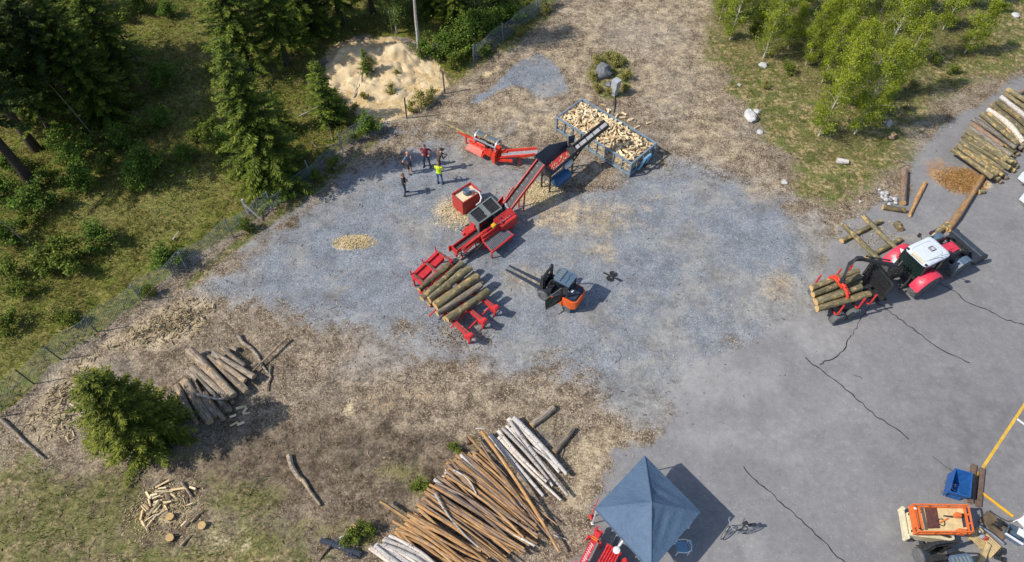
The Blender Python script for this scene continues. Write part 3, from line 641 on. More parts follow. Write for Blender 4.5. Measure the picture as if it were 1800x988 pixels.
b.plate([(2.45, .42, 2.0), (2.75, .25, 2.0), (2.85, .25, 2.5), (2.5, .48, 2.5)], .03)
part(b, 'hopper', 'navy', T)
b = MB(); b.plate([(.03, -.2, 1.58), (2.5, -.2, 1.58), (2.5, .46, 1.58), (.03, .46, 1.58)], .03); bed = part(b, 'shaker_bed', 'chip_red', T)
b = MB()
for i in range(40):
    a = rnd.uniform(0, 3.1); x, y = rnd.uniform(.15, 2.4), rnd.uniform(-.15, .4)
    b.rbox((x, y, 1.635), (rnd.uniform(.08, .22), .035, .03), (0, 0, a * .3))
part(b, 'splinters', 'split', bed)
b = MB()
for i in range(11): b.bar((.08 + i * .23, -.18, 1.61), (.2 + i * .23, .44, 1.61), .03, .02)
part(b, 'bed_slats', 'bright_red', bed)
b = MB()
for x in (.12, 2.3):
    for y in (-.12, .5): b.bar((x, y, 1.58), (x, y, 0), .08, .08); b.box(x - .1, x + .1, y - .1, y + .1, 0, .03)
for y in (-.12, .5): b.bar((.12, y, 1.0), (2.3, y, 1.0), .06, .06); b.bar((.12, y, .3), (2.3, y, 1.4), .04, .04)
for x in (.12, 2.3): b.bar((x, -.12, 1.3), (x, .5, 1.3), .05, .05)
part(b, 'leg_frame', 'black', T)
b = MB(); b.lathe((.42, -.22, .72), (1, -.08, 0), [(.2, 0), (.36, .05), (.38, .12), (.38, 1.05), (.36, 1.15), (.2, 1.2)], 24); part(b, 'tank', 'tank_blue', T)
b = MB(); b.box(1.25, 1.85, -.42, -.3, 1.3, 1.62); part(b, 'control_cabinet', 'white', T)
c0, c1 = Vector((2.38, -.05, 1.72)), Vector((4.36, -.93, 3.0)); dv = (c1 - c0).normalized(); sd_ = dv.cross(Vector((0, 0, 1))).normalized(); up_ = sd_.cross(dv)
b = MB()
for s in (-.24, .24): b.bar(c0 + sd_ * s + up_ * .1, c1 + sd_ * s + up_ * .1, .04, .26)
b.bar(c0 - up_ * .03, c1 - up_ * .03, .46, .05); b.rbox(c0 + Vector((-.05, .05, -.05)), (.4, .5, .4), (0, -.3, -.4))
b.bar(c0 + dv * 1.1 - up_ * .05, (2.3, -.1, .9), .06, .06)
cv2 = part(b, 'discharge_conveyor', 'black', T)
b = MB(); b.bar(c0 + dv * .25 + up_ * .02, c1 + up_ * .02, .42, .03); part(b, 'belt', 'belt_light', cv2)
for i in range(5):
    b = MB(); p = c0 + dv * (.5 + i * .5) + up_ * .06; b.bar(p - sd_ * .2, p + sd_ * .2, .03, .05); part(b, 'flight', 'black', cv2)

# ------------------------------------------------------------------ small processor behind it
T = thing('firewood_processor', 'small orange-red firewood processor with a grey half-round cage and folded conveyor', 'firewood processor', (-2.42, 31.69, 0), R(-32.9))
b = MB()
b.box(-.4, 1.9, .1, .26, .45, .7); b.box(-.2, 1.6, .42, .56, .4, .6); b.box(-.3, 1.4, .0, .12, .78, .96); b.plate([(-.3, .0, .75), (.9, -.02, .75), (.9, .14, 1.0), (-.3, .2, 1.0)], .05)
b.bar((-1.42, .42, .8), (.0, .3, .86), .08, .14); b.bar((-1.42, .60, .8), (.0, .6, .86), .06, .12)
b.box(1.4, 1.72, -.12, .6, .35, 1.0); b.box(1.55, 1.75, -.2, .1, .2, .9)
b.box(-.35, .05, .2, .4, .5, 1.0); b.box(.6, 1.3, -.02, .12, .4, .75)
for x, y in ((-.9, .5), (.0, .15), (1.6, .0), (1.6, .55)): b.box(x - .04, x + .04, y - .04, y + .04, 0, .6)
for k in range(4): b.box(-.1 + k * .35, .05 + k * .35, -.02, .0, .8, .92)
part(b, 'chassis', 'orangered', T)
b = MB(); b.plate([(-.42, -.26, .42), (.8, -.3, .36), (.74, .02, .66), (-.28, .08, .66)], .04); b.box(.72, .9, -.25, .0, .3, .5); part(b, 'outfeed_tray', 'orangered', T)
b = MB()
def halfpipe(mb, x0, x1, r, cy, cz, a0=-.2, a1=math.pi * .82, th=.02, n=12):
    for i in range(n):
        p, q = a0 + (a1 - a0) * i / n, a0 + (a1 - a0) * (i + 1) / n
        f = lambda a, rr, x: (x, cy + math.cos(a) * rr, cz + math.sin(a) * rr)
        mb.hexa([f(p, r, x0), f(p, r, x1), f(q, r, x1), f(q, r, x0), f(p, r - th, x0), f(p, r - th, x1), f(q, r - th, x1), f(q, r - th, x0)])
halfpipe(b, .12, 1.64, .34, .36, 1.25, -.3, math.pi * .62); cage = part(b, 'cage', 'tank_grey', T)
b = MB(); halfpipe(b, .08, .16, .37, .36, 1.25, -.4, math.pi * 1.1, .05); halfpipe(b, 1.6, 1.68, .37, .36, 1.25, -.4, math.pi * 1.1, .05); b.bar((.08, .02, 1.33), (1.68, .0, 1.33), .07, .07)
for x in (.1, 1.66):
    b.bar((x, .02, 1.3), (x, .05, .7), .05, .05)
part(b, 'cage_frame', 'lightgrey', cage)
b = MB(); b.box(.72, .80, .22, .44, 1.56, 1.60); part(b, 'warning_plate', 'yellow', cage)
b = MB(); b.box(.2, 1.5, .1, .6, .7, .95); b.tube((.3, .35, 1.05), (1.3, .35, 1.05), .12); b.box(.9, 1.1, .0, .3, .9, 1.25); b.path([(1.2, .1, 1.2), (1.5, -.1, 1.0), (1.6, -.15, .5), (1.9, -.1, .3)], .03)
part(b, 'splitting_unit', 'black', T)
e0, e1 = Vector((1.95, .3, .66)), Vector((3.95, 1.14, 1.25)); dv = (e1 - e0).normalized(); sd_ = dv.cross(Vector((0, 0, 1))).normalized(); up_ = sd_.cross(dv)
b = MB(); b.bar(e0 - sd_ * .2 + up_ * .12, e1 - sd_ * .2 + up_ * .12, .06, .2); b.bar(e0 + sd_ * .2, e1 + sd_ * .2, .06, .14); b.bar(e0 - up_ * .05, e1 - up_ * .05, .36, .04)
b.bar((1.6, -.05, .35), (2.7, .35, .5), .12, .16); b.bar((1.6, .02, .5), (2.3, .45, .7), .3, .06); b.rbox((2.05, .5, .75), (.25, .3, .3), (0, 0, .4)); b.bar(e0 + dv * 1.2 + sd_ * .3, e0 + dv * 2.1 + sd_ * .2, .05, .2)
b.bar(e0 + dv * 1.1, (3.0, .75, 0), .05, .05)
cv3 = part(b, 'folding_conveyor', 'orangered', T)
b = MB(); b.bar(e0 + up_ * .03, e1 + up_ * .03, .32, .02); part(b, 'belt', 'belt_light', cv3)
b = MB(); b.tube(e1 - sd_ * .24, e1 + sd_ * .24, .05); b.bar(e0 + sd_ * .0 + up_ * .08, e0 + dv * .5 + up_ * .06, .1, .04); part(b, 'roller', 'lightgrey', cv3)

spM = Matrix.Translation((-2.42, 31.69, 0)) @ Matrix.Rotation(R(-32.9), 4, 'Z')

# ------------------------------------------------------------------ sawdust bin
T = thing('sawdust_bin', 'open red sawdust box with a grey round blower on top and a bent suction hose', 'sawdust bin', (-2.83, 26.46, 0), R(42))
b = MB(); w_, d_ = 1.38, .95
for x0, x1, y0, y1 in ((0, w_, 0, .03), (0, w_, d_ - .03, d_), (0, .03, .032, d_ - .032), (w_ - .03, w_, .032, d_ - .032)): b.box(x0, x1, y0, y1, .08, 1.1)
b.box(.032, w_ - .032, .032, d_ - .032, .1, .14)
for p, q in (((0, 0), (w_, 0)), ((0, d_), (w_, d_)), ((0, 0), (0, d_)), ((w_, 0), (w_, d_))): b.bar((*p, 1.12), (*q, 1.12), .06, .05)
for x in (.2, 1.2): b.box(x - .08, x + .08, .1, .85, 0, .08)
part(b, 'box', 'maroon', T)
b = MB(); n = 9; g = [[(.035 + (w_ - .07) * i / n, .035 + (d_ - .07) * j / n, .93 + .12 * fbm(np.array([i * .9]), np.array([j * .9]), 1.0, 3)[0]) for i in range(n + 1)] for j in range(n + 1)]
b.add([p for r_ in g for p in r_], [(j * (n + 1) + i, j * (n + 1) + i + 1, (j + 1) * (n + 1) + i + 1, (j + 1) * (n + 1) + i) for j in range(n) for i in range(n)])
tm = NT('sawdust'); tm.out(tm.ramp(tm.noise(tm.obj(), 9, 5), (.35, (.62, .46, .26)), (.65, (.85, .72, .5))), .9); M['sawdust'] = tm.m
part(b, 'sawdust_fill', 'sawdust', T)
b = MB(); b.lathe((.76, .52, 1.0), (0, 0, 1), [(.2, 0), (.24, .05), (.24, .26), (.2, .3), (.19, .28), (.06, .24)], 20); part(b, 'blower', 'slate', T)
b = MB(); b.path([(.9, .42, 1.24), (1.12, .2, 1.3), (1.2, -.1, 1.25), (1.1, -.4, 1.1), (.9, -.5, .95), (.62, -.45, .85)], .06, 10); part(b, 'suction_hose', 'lightgrey', T)

# ------------------------------------------------------------------ mesh container with firewood
CT = thing('wood_container', 'open blue-grey mesh sided hook container heaped with split firewood', 'container', (7.14, 29.65, 0), R(136))
L_, W_, H_ = 5.95, -2.45, 1.12
b = MB()
for y in (0, W_):
    b.bar((0, y, H_), (L_, y, H_), .09, .09); b.bar((0, y, .18), (L_, y, .18), .09, .11)
for x in (0, L_):
    b.bar((x, .045, H_), (x, W_ - .045, H_), .086, .094); b.bar((x, .045, .18), (x, W_ - .045, .18), .086, .114)
    for y in (0, W_): b.bar((x, y, .0), (x, y, H_ + .04), .098, .098)
for x in (1.5, 4.4): b.bar((x, -.8, .07), (x, -1.65, .07), .3, .13)
b.box(.05, L_ - .05, W_ + .05, -.05, .2, .24)
part(b, 'frame', 'frame_blue', CT)
for y in (0.0, W_):
    for i in range(1, 9):
        b = MB(); b.bar((L_ * i / 9, y, .2), (L_ * i / 9, y, H_ - .03), .075, .06, up=(1, 0, 0)); part(b, 'side_post', 'frame_blue', CT)
for x in (0.0, L_):
    for i in (1, 2, 3):
        b = MB(); b.bar((x, W_ * i / 4, .2), (x, W_ * i / 4, H_ - .03), .06, .06, up=(0, 1, 0)); part(b, 'side_post', 'frame_blue', CT)
b = MB()
for i in range(60): x = .05 + i * .0991; b.bar((x, -.012, .22), (x, -.012, H_ - .04), .006, .006); b.bar((x, W_ + .012, .22), (x, W_ + .012, H_ - .04), .006, .006)
for k in range(9): z = .27 + k * .1; b.bar((.05, -.02, z), (L_ - .05, -.02, z), .006, .006); b.bar((.05, W_ + .02, z), (L_ - .05, W_ + .02, z), .006, .006)
part(b, 'wire_mesh', 'frame_blue', CT)
b = MB(); b.bar((-.06, -.85, .1), (-.28, -1.0, 1.0), .14, .12); b.bar((-.06, -1.6, .1), (-.28, -1.5, 1.0), .14, .12); b.bar((-.28, -.95, 1.0), (-.28, -1.55, 1.0), .14, .14); b.tube((-.36, -1.05, .96), (-.36, -1.45, .96), .04)
part(b, 'hook_frame', 'hook_blue', CT)
ctM = Matrix.Translation((7.14, 29.65, 0)) @ Matrix.Rotation(R(136), 4, 'Z')

# ------------------------------------------------------------------ red log deck
T = thing('log_deck', 'bright red live deck with a flat end platform, carrying a row of thick logs', 'log deck', (-5.29, 21.49, 0), R(53))
b = MB()
b.bar((0, -.02, .92), (2.05, -.06, .92), .16, .14); b.bar((-.05, -.78, .8), (2.1, -.98, .8), .12, .12); b.bar((0, -.04, .86), (-.08, -.75, .82), .12, .12); b.bar((2.02, -.08, .86), (2.1, -.95, .82), .12, .12)
b.bar((1.02, -.05, .88), (1.02, -.85, .84), .12, .14)
for x in (0, .95, 2.0): b.bar((x, .05, .9), (x, .08, 1.28), .05, .05)
for x, y in ((0, -.05), (2.02, -.1), (-.1, -.75), (2.1, -.95)): b.bar((x, y, .85), (x, y, 0), .08, .08)
b.bar((.0, -.82, .3), (2.1, -.95, .3), .06, .06)
pl = part(b, 'end_platform', 'bright_red', T)
for x0, x1 in ((.06, .96), (1.08, 1.98)):
    b = MB(); b.plate([(x0, -.12, .86), (x0, -.52, .80), (x1, -.52, .80), (x1, -.12, .86)], .02); b.plate([(x0, -.5, .8), (x0, -.52, .6), (x1, -.52, .6), (x1, -.5, .8)], .02); part(b, 'panel', 'bright_red', pl)
b = MB()
for x in (.02, .08, .98, 1.06, 1.98, 2.06): b.path([(x, -.1, 1.0), (x + .03, -.4, .96), (x - .02, -.6, .94), (x, -.9, .9)], .025, 6)
part(b, 'chains', 'rust', pl)
for x, xe in ((-.5, -1.03), (.5, .08), (1.42, 1.06)):
    b = MB(); p, q = Vector((x * .9 + .05, -.85, .72)), Vector((xe, -4.75, .78))
    b.bar(p - Vector((.07, 0, 0)), q - Vector((.07, 0, 0)), .05, .2); b.bar(p + Vector((.07, 0, 0)), q + Vector((.07, 0, 0)), .05, .2)
    b.tube(q + Vector((-.16, -.02, .02)), q + Vector((.16, -.02, .02)), .15, n=14); b.bar(q, (q.x + .02, q.y + .1, 0), .1, .1); b.bar((x, -1.6, .7), (x, -1.6, 0), .09, .09); b.rbox(q + Vector((.0, .12, -.1)), (.3, .3, .22), (0, 0, .2))
    rl = part(b, 'rail', 'bright_red', T)
    b = MB(); b.bar(p + Vector((0, 0, .06)), q + Vector((0, 0, .06)), .06, .05); part(b, 'chain', 'rust', rl)
b = MB()
for y, z in ((-3.55, .52), (-4.3, .52), (-2.2, .5)): b.bar((-.98 + (y + 4.75) * -.1, y, z), (1.2 + (y + 4.75) * .1, y - .05, z), .06, .06)
part(b, 'cross_bar', 'bright_red', T)

# ------------------------------------------------------------------ forklifts
def forklift(label, loc, rz, fork=2.3, mast=1.8, group=None):
    T = thing('forklift', label, 'forklift', loc, rz, group)
    b = MB(); b.box(-.1, 1.3, -.5, .55, .22, .62); b.prism([(-.45, -.42), (-.3, -.5), (.45, -.5), (.45, .55), (-.3, .55), (-.45, .47)], .25, .82)
    b.prism([(-.47, -.3), (-.45, -.42), (-.28, -.54), (.30, -.54), (.30, -.44), (-.2, -.44), (-.38, -.3), (-.38, .35), (-.2, .5), (.30, .48), (.30, .6), (-.28, .6), (-.45, .48), (-.47, .36)], .5, 1.02)
    b.box(.5, 1.2, .42, .56, .3, .6)
    part(b, 'body', 'navy', T)
    b = MB(); b.prism([(-.49, -.3), (-.47, -.43), (-.28, -.56), (.28, -.56), (.28, -.52), (-.26, -.52), (-.43, -.4), (-.45, -.3), (-.45, .36), (-.43, .46), (-.26, .56), (.28, .56), (.28, .64), (-.28, .64), (-.47, .5), (-.49, .37)], .45, 1.05); b.box(.3, .95, .56, .62, .35, .62); part(b, 'counterweight', 'orange', T)
    b = MB(); b.prism([(-.36, -.28), (-.2, -.42), (.36, -.42), (.36, .47), (-.2, .47), (-.36, .34)], .82, 1.08); b.prism([(-.1, -.3), (.3, -.3), (.3, .35), (-.1, .35)], 1.08, 1.13)
    cw = part(b, 'engine_cover', 'navy', T)
    b = MB(); b.box(-.02, .12, -.02, .12, 1.13, 1.17); b.tube((.2, .2, 1.13), (.2, .2, 1.24), .05); part(b, 'cover_label', 'plastic_white', cw)
    b = MB(); b.tube((.3, -.36, 1.1), (.3, -.36, 1.42), .05); part(b, 'beacon', 'orange', T)
    b = MB(); b.box(.3, .75, -.2, .25, .62, .95); b.box(.2, .34, -.2, .25, .9, 1.4); part(b, 'seat', 'black', T)
    b = MB(); b.tube((1.05, .02, .9), (.85, .02, 1.15), .03); b.lathe((.85, .02, 1.15), (-.6, 0, .8), [(.17, 0), (.17, .03)], 16); b.box(1.05, 1.25, -.45, .5, .6, 1.0); part(b, 'dashboard', 'black', T)
    b = MB(); zr = 1.98
    for y in (-.36, .46):
        b.bar((.1, y, 1.0), (.12, y, zr), .07, .07); b.path([(1.28, y, .6), (1.22, y, 1.3), (1.1, y, 1.75), (.92, y, zr)], .04, 6)
    b.bar((.08, -.36, zr - .1), (.08, .46, zr - .1), .05, .05)
    part(b, 'pillars', 'black', T)
    b = MB(); b.prism([(.04, -.40), (.9, -.40), (1.0, -.3), (1.0, .4), (.9, .5), (.04, .5)], zr, zr + .06)
    rf = part(b, 'roof', 'slate', T)
    b = MB()
    for i in range(5): b.box(.66, .92, -.30 + i * .155, -.22 + i * .155, zr + .06, zr + .075)
    part(b, 'roof_slots', 'grey', rf)
    b = MB(); b.bar((.6, -.34, zr + .07), (.6, .44, zr + .07), .03, .02); b.path([(.3, -.3, zr + .07), (.36, -.1, zr + .07), (.28, .1, zr + .07), (.34, .4, zr + .07)], .015, 5); part(b, 'roof_ribs', 'navy', rf)
    b = MB(); h = Vector((.3, .52, 0)); tp = Vector((.72, 1.5, 0))
    for p, q in (((h.x, h.y, .75), (tp.x, tp.y, .72)), ((tp.x, tp.y, .72), (tp.x + .18, tp.y - .2, 1.2)), ((tp.x + .18, tp.y - .2, 1.2), (h.x + .1, h.y + .05, 1.75)), ((h.x, h.y, .75), (h.x + .1, h.y + .05, 1.75)), ((h.x, h.y, 1.2), (tp.x + .18, tp.y - .2, 1.2))): b.bar(p, q, .05, .05)
    dr = part(b, 'door', 'black', T)
    b = MB(); b.plate([(h.x + .03, h.y + .05, .8), (tp.x, tp.y - .04, .78), (tp.x + .14, tp.y - .2, 1.16), (h.x + .03, h.y + .05, 1.16)], .01); part(b, 'door_glass', 'glass', dr)
    b = MB()
    for y in (-.42, .52):
        b.bar((1.55, y, .1), (1.58, y, mast), .1, .14, up=(1, 0, 0)); b.tube((1.46, y * .8, .4), (1.5, y * .8, mast - .3), .045)
    for z in (.5, 1.2, mast - .05): b.bar((1.56, -.42, z), (1.56, .52, z), .08, .1)
    for y in (-.12, .2): b.bar((1.62, y, .2), (1.64, y, mast - .4), .05, .08, up=(1, 0, 0))
    b.path([(1.6, .05, .4), (1.68, .02, 1.3), (1.6, .0, mast - .15)], .03, 6); b.path([(1.58, -.2, .6), (1.7, -.25, 1.2), (1.55, -.25, mast - .2)], .03, 6)
    b.box(1.64, 1.74, -.5, .58, .25, .75); b.box(1.7, 1.78, -.3, .4, .65, 1.0)
    part(b, 'mast', 'black', T)
    for y in (-.18, .22):
        b = MB(); b.bar((1.78, y, .2), (1.78, y, .75), .12, .05, up=(1, 0, 0)); b.bar((1.78, y, .24), (1.78 + fork, y * .8, .22), .2, .07, w2=.11, h2=.03); part(b, 'fork', 'navy', T)
    for y, s in ((.46, 1), (-.40, -1)):
        wheel(T, (1.42, y + .12 * s, .36), (0, s, 0), .36, .24, 'grey', name='front_wheel'); wheel(T, (-.02, y + .1 * s, .26), (0, s, 0), .26, .2, 'grey', name='rear_wheel')
    b = MB()
    for y in (.5, -.48):
        for k in range(6):
            a0, a1 = math.pi * (.1 + .14 * k), math.pi * (.1 + .14 * (k + 1))
            b.bar((1.42 + math.cos(a0) * .42, y, .36 + math.sin(a0) * .42), (1.42 + math.cos(a1) * .42, y, .36 + math.sin(a1) * .42), .26, .03, up=(math.cos(a0), 0, math.sin(a0)))
    part(b, 'fender', 'navy', T)
    return T
forklift('blue-roofed forklift with orange tail, open door and long forks on open gravel', (3.17, 20.33, 0), R(146.8))
p = at(1662, 1042)
forklift('forklift with blue roof, cut by the picture edge below the orange lift', (p.x, p.y, 0), R(97), .35, 1.7)

# ------------------------------------------------------------------ tractor
TX, TR = Vector((21.68, 20.99, 0)), R(26.8)
T = thing('tractor', 'red tractor with white cab roof, black front loader and loader bucket', 'tractor', TX, TR)
yc = .95
b = MB(); b.box(.2, 2.7, yc - .28, yc + .28, .5, 1.1); b.box(-.3, .6, yc - .35, yc + .35, .5, 1.2); b.box(2.3, 3.1, yc - .22, yc + .22, .45, .95); b.bar((0, yc - .8, .82), (0, yc + .8, .82), .24, .24); b.bar((2.74, yc - .75, .62), (2.74, yc + .75, .62), .18, .18)
b.box(.7, 1.6, .28, .62, .5, .85); b.box(.7, 1.6, 1.3, 1.62, .5, .85)
b.bar((.75, .3, .4), (1.35, .3, .4), .2, .03); b.bar((.75, 1.62, .4), (1.35, 1.62, .4), .2, .03)
part(b, 'chassis', 'black', T)
b = MB(); b.hexa([(1.35, yc - .36, .95), (3.0, yc - .3, .9), (3.0, yc + .3, .9), (1.35, yc + .36, .95), (1.25, yc - .36, 1.56), (2.95, yc - .28, 1.42), (2.95, yc + .28, 1.42), (1.25, yc + .36, 1.56)])
b.hexa([(1.4, yc - .2, 1.54), (2.8, yc - .16, 1.43), (2.8, yc + .16, 1.43), (1.4, yc + .2, 1.54), (1.4, yc - .16, 1.59), (2.75, yc - .12, 1.48), (2.75, yc + .12, 1.48), (1.4, yc + .16, 1.59)])
hd = part(b, 'hood', 'tractor_red', T)
b = MB(); b.plate([(3.01, yc + .25, .95), (3.01, yc - .25, .95), (2.98, yc - .22, 1.5), (2.98, yc + .22, 1.5)], .03); b.box(1.9, 2.3, yc - .365, yc - .335, 1.1, 1.5); b.box(1.9, 2.3, yc + .335, yc + .365, 1.1, 1.5); part(b, 'grille', 'black', hd)
b = MB(); b.tube((1.5, yc - .5, 1.1), (1.5, yc - .5, 2.2), .06); b.tube((1.5, yc - .5, 1.5), (1.5, yc - .5, 2.1), .09); part(b, 'exhaust', 'black', T)
# cab
b = MB(); zc = 2.28
cb = [(-.5, .2), (1.15, .24), (1.15, 1.66), (-.5, 1.7)]
for (x, y) in cb: b.bar((x, y, 1.15), (x * .98, yc + (y - yc) * .92, zc), .08, .08)
b.bar((.55, .2, 1.1), (.5, .24, zc), .07, .07); b.bar((.55, 1.66, 1.1), (.5, 1.6, zc), .07, .07)
for i in range(4):
    p, q = cb[i], cb[(i + 1) % 4]; b.bar((*p, 1.15), (*q, 1.15), .09, .12); b.bar((p[0] * .98, yc + (p[1] - yc) * .92, zc), (q[0] * .98, yc + (q[1] - yc) * .92, zc), .08, .08)
b.box(-.4, 1.2, .25, 1.6, .95, 1.1)
cab = part(b, 'cab', 'black', T)
b = MB()
for i in range(4):
    p, q = Vector((*cb[i], 1.2)), Vector((*cb[(i + 1) % 4], 1.2)); k = lambda v: Vector((v.x * .98, yc + (v.y - yc) * .92, zc - .04))
    b.plate([p, q, k(q), k(p)], .012)
part(b, 'glazing', 'glass', cab)
b = MB(); b.box(.0, .45, yc - .25, yc + .25, 1.1, 1.5); b.box(-.1, .05, yc - .25, yc + .25, 1.4, 2.0); part(b, 'seat', 'black', cab)
def rrect(x0, x1, y0, y1, r, n=5):
    o_ = []
    for cx, cy, a0 in ((x1 - r, y1 - r, 0), (x0 + r, y1 - r, 90), (x0 + r, y0 + r, 180), (x1 - r, y0 + r, 270)):
        for i in range(n + 1): a = R(a0 + 90 * i / n); o_.append((cx + r * math.cos(a), cy + r * math.sin(a)))
    return o_
b = MB(); A0 = rrect(-.66, 1.12, .14, 1.56, .24); k = len(A0); yo = .0
rings = [[(x, y + .08, 2.32) for x, y in A0], [(x, y + .08, 2.44) for x, y in A0], [(.23 + (x - .23) * .94, .93 + (y - .85) * .93, 2.50) for x, y in A0], [(.23 + (x - .23) * .8, .93 + (y - .85) * .78, 2.52) for x, y in A0]]
b.add([v for r_ in rings for v in r_], [tuple(range(k))[::-1], tuple(range(3 * k, 4 * k))] + [(i * k + j, i * k + (j + 1) % k, (i + 1) * k + (j + 1) % k, (i + 1) * k + j) for i in range(3) for j in range(k)])
rf = part(b, 'cab_roof', 'white', T)
b = MB(); b.box(.28, .62, .78, 1.08, 2.518, 2.528); hb = part(b, 'roof_emblem', 'black', rf)
b = MB()
for i in range(5): b.box(.39 + i * .03, .405 + i * .03, .84, 1.02, 2.528, 2.534)
b.box(.32, .34, .8, 1.06, 2.528, 2.534); b.box(.565, .585, .8, 1.06, 2.528, 2.534); part(b, 'emblem_lettering', 'plastic_white', hb)
b = MB(); b.box(-.66, -.56, .45, 1.2, 2.40, 2.53); part(b, 'rear_light_bar', 'offwhite', rf)
b = MB(); b.path([(-.3, .44, 2.51), (.0, .4, 2.53), (.35, .35, 2.53), (.42, .22, 2.6)], .012, 5); b.tube((.5, .4, 2.52), (.52, .2, 2.86), .01); part(b, 'aerial', 'black', rf)
for x_, y_ in ((-.62, .3), (-.62, 1.5), (1.08, .35), (1.08, 1.5)):
    b = MB(); b.rbox((x_, y_, 2.49), (.08, .14, .08)); part(b, 'work_lamp', 'black', rf)
b = MB(); b.path([(.1 + (x - .23) * .72, .93 + (y - .85) * .68, 2.523) for x, y in A0], .008, 4, closed=True); part(b, 'roof_seam', 'grey', rf)
for y in (.1, 1.82):
    b = MB(); b.bar((1.15, y, 1.8), (1.3, y + (.3 if y > 1 else -.3), 1.85), .03, .03); b.rbox((1.31, y + (.36 if y > 1 else -.36), 1.8), (.06, .16, .26)); part(b, 'mirror', 'black', T)
# mudguards
for y0, y1, s in ((-.3, .28, -1), (1.62, 2.2, 1)):
    b = MB(); n = 9; ring = []
    for i in range(n + 1):
        a = R(20 + 150 * i / n); rr = .93
        for y, dz in ((y0, -.05), (y0 + .1, 0), (y1 - .1, 0), (y1, -.05)):
            ring.append((math.cos(a) * (rr + dz), y, .80 + math.sin(a) * (rr + dz) * 1.02))
    ring += [(x, y, z - .04) if False else (x * .96, y, .8 + (z - .8) * .96) for x, y, z in ring[:]]
    h4 = 4 * (n + 1); fs = []
    for i in range(n):
        for j in range(3): q = i * 4 + j; fs += [(q, q + 1, q + 5, q + 4), (h4 + q, h4 + q + 4, h4 + q + 5, h4 + q + 1)]
        fs += [(i * 4, i * 4 + 4, h4 + i * 4 + 4, h4 + i * 4), (i * 4 + 3, h4 + i * 4 + 3, h4 + i * 4 + 7, i * 4 + 7)]
    fs += [(j, h4 + j, h4 + j + 1, j + 1) for j in range(3)] + [(n * 4 + j, n * 4 + j + 1, h4 + n * 4 + j + 1, h4 + n * 4 + j) for j in range(3)]
    b.add(ring, fs); fd = part(b, 'mudguard', 'tractor_red', T)
    b = MB()
    for x, y in ((-.62, .12), (-.60, .32), (-.42, .2)): yy = y0 + y; b.lathe((x, yy, .8 + math.sqrt(.93 ** 2 - x * x) * 1.01), (x, 0, .7), [(.06, 0), (.06, .035), (.04, .04)], 10)
    part(b, 'tail_lamp', 'red', fd)
    if s > 0:
        b = MB(); b.plate([(-.42, y0 + .05, 1.66), (-.05, y0 + .05, 1.76), (-.24, y0 + .38, 1.74)], .02); part(b, 'warning_triangle', 'plastic_white', fd)
for y, s in ((.0, -1), (1.9, 1)):
    wheel(T, (0, y, .82), (0, s, 0), .82, .5, lugs=18, name='rear_wheel'); wheel(T, (2.74, y + .06 * -s, .62), (0, s, 0), .62, .4, lugs=16, name='front_wheel')
    b = MB(); yy = y - s * .03
    for k in range(6):
        a0, a1 = R(20 + 24 * k), R(20 + 24 * (k + 1)); b.bar((2.74 + math.cos(a0) * .7, yy, .62 + math.sin(a0) * .7), (2.74 + math.cos(a1) * .7, yy, .62 + math.sin(a1) * .7), .38, .03, up=(math.cos(a0), 0, math.sin(a0)))
    part(b, 'front_fender', 'slate', T)
# loader
b = MB()
for y in (yc - .52, yc + .52):
    b.bar((1.2, y, 1.2), (1.2, y, 1.95), .14, .2, up=(1, 0, 0)); b.bar((1.1, y, 1.9), (2.7, y, 1.65), .1, .18); b.bar((2.65, y, 1.68), (4.0, y, .55), .1, .18, h2=.12); b.tube((1.4, y, 1.2), (2.6, y, 1.5), .05); b.tube((2.4, y, 1.85), (3.7, y, .95), .045)
b.tube((3.0, yc - .5, 1.35), (3.0, yc + .5, 1.35), .08); b.box(3.85, 4.0, yc - .55, yc + .55, .35, .85); b.box(1.1, 1.3, yc - .5, yc + .5, .9, 1.15)
part(b, 'loader_arms', 'black', T)
b = MB(); y0, y1 = yc - 1.02, yc + .98
prof = [(4.05, .95), (4.02, .35), (4.2, .08), (5.2, .05)]
for (xa, za), (xb, zb_) in zip(prof, prof[1:]): b.hexa([(xa, y0, za), (xb, y0, zb_), (xb, y1, zb_), (xa, y1, za), (xa + .03, y0, za + .03), (xb + .02, y0, zb_ + .04), (xb + .02, y1, zb_ + .04), (xa + .03, y1, za + .03)])
b.plate([(4.05, y0, .97), (4.05, y1, .97), (4.32, y1, 1.04), (4.32, y0, 1.04)], .04)
for y in (y0, y1 - .03): b.add([(x, yy, z) for yy in (y, y + .03) for x, z in ((4.05, .97), (4.02, .35), (4.2, .08), (5.2, .05), (5.0, .5), (4.4, 1.0))], [tuple(range(6)), tuple(range(6, 12))[::-1]] + [(i, 6 + i, 6 + (i + 1) % 6, (i + 1) % 6) for i in range(6)])
bk = part(b, 'bucket', 'navy', T)
b = MB()
for i in range(26): b.rbox((rnd.uniform(4.35, 5.1), rnd.uniform(y0 + .1, y1 - .1), .12 + rnd.uniform(0, .1)), (rnd.uniform(.15, .45), .05, .05), (rnd.uniform(-.2, .2), rnd.uniform(-.2, .2), rnd.uniform(.8, 2.2)))
part(b, 'bark_scraps', 'split', bk)
b = MB(); b.bar((-.6, .5, .6), (-1.1, .45, .5), .08, .08); b.bar((-.6, 1.4, .6), (-1.1, 1.45, .5), .08, .08); b.bar((-.5, yc, 1.1), (-1.0, yc, .9), .07, .07); b.box(-.7, -.4, .5, 1.4, .7, 1.1); b.bar((-.75, .45, 1.2), (-1.1, .45, .55), .04, .04); b.bar((-.75, 1.45, 1.2), (-1.1, 1.45, .55), .04, .04)
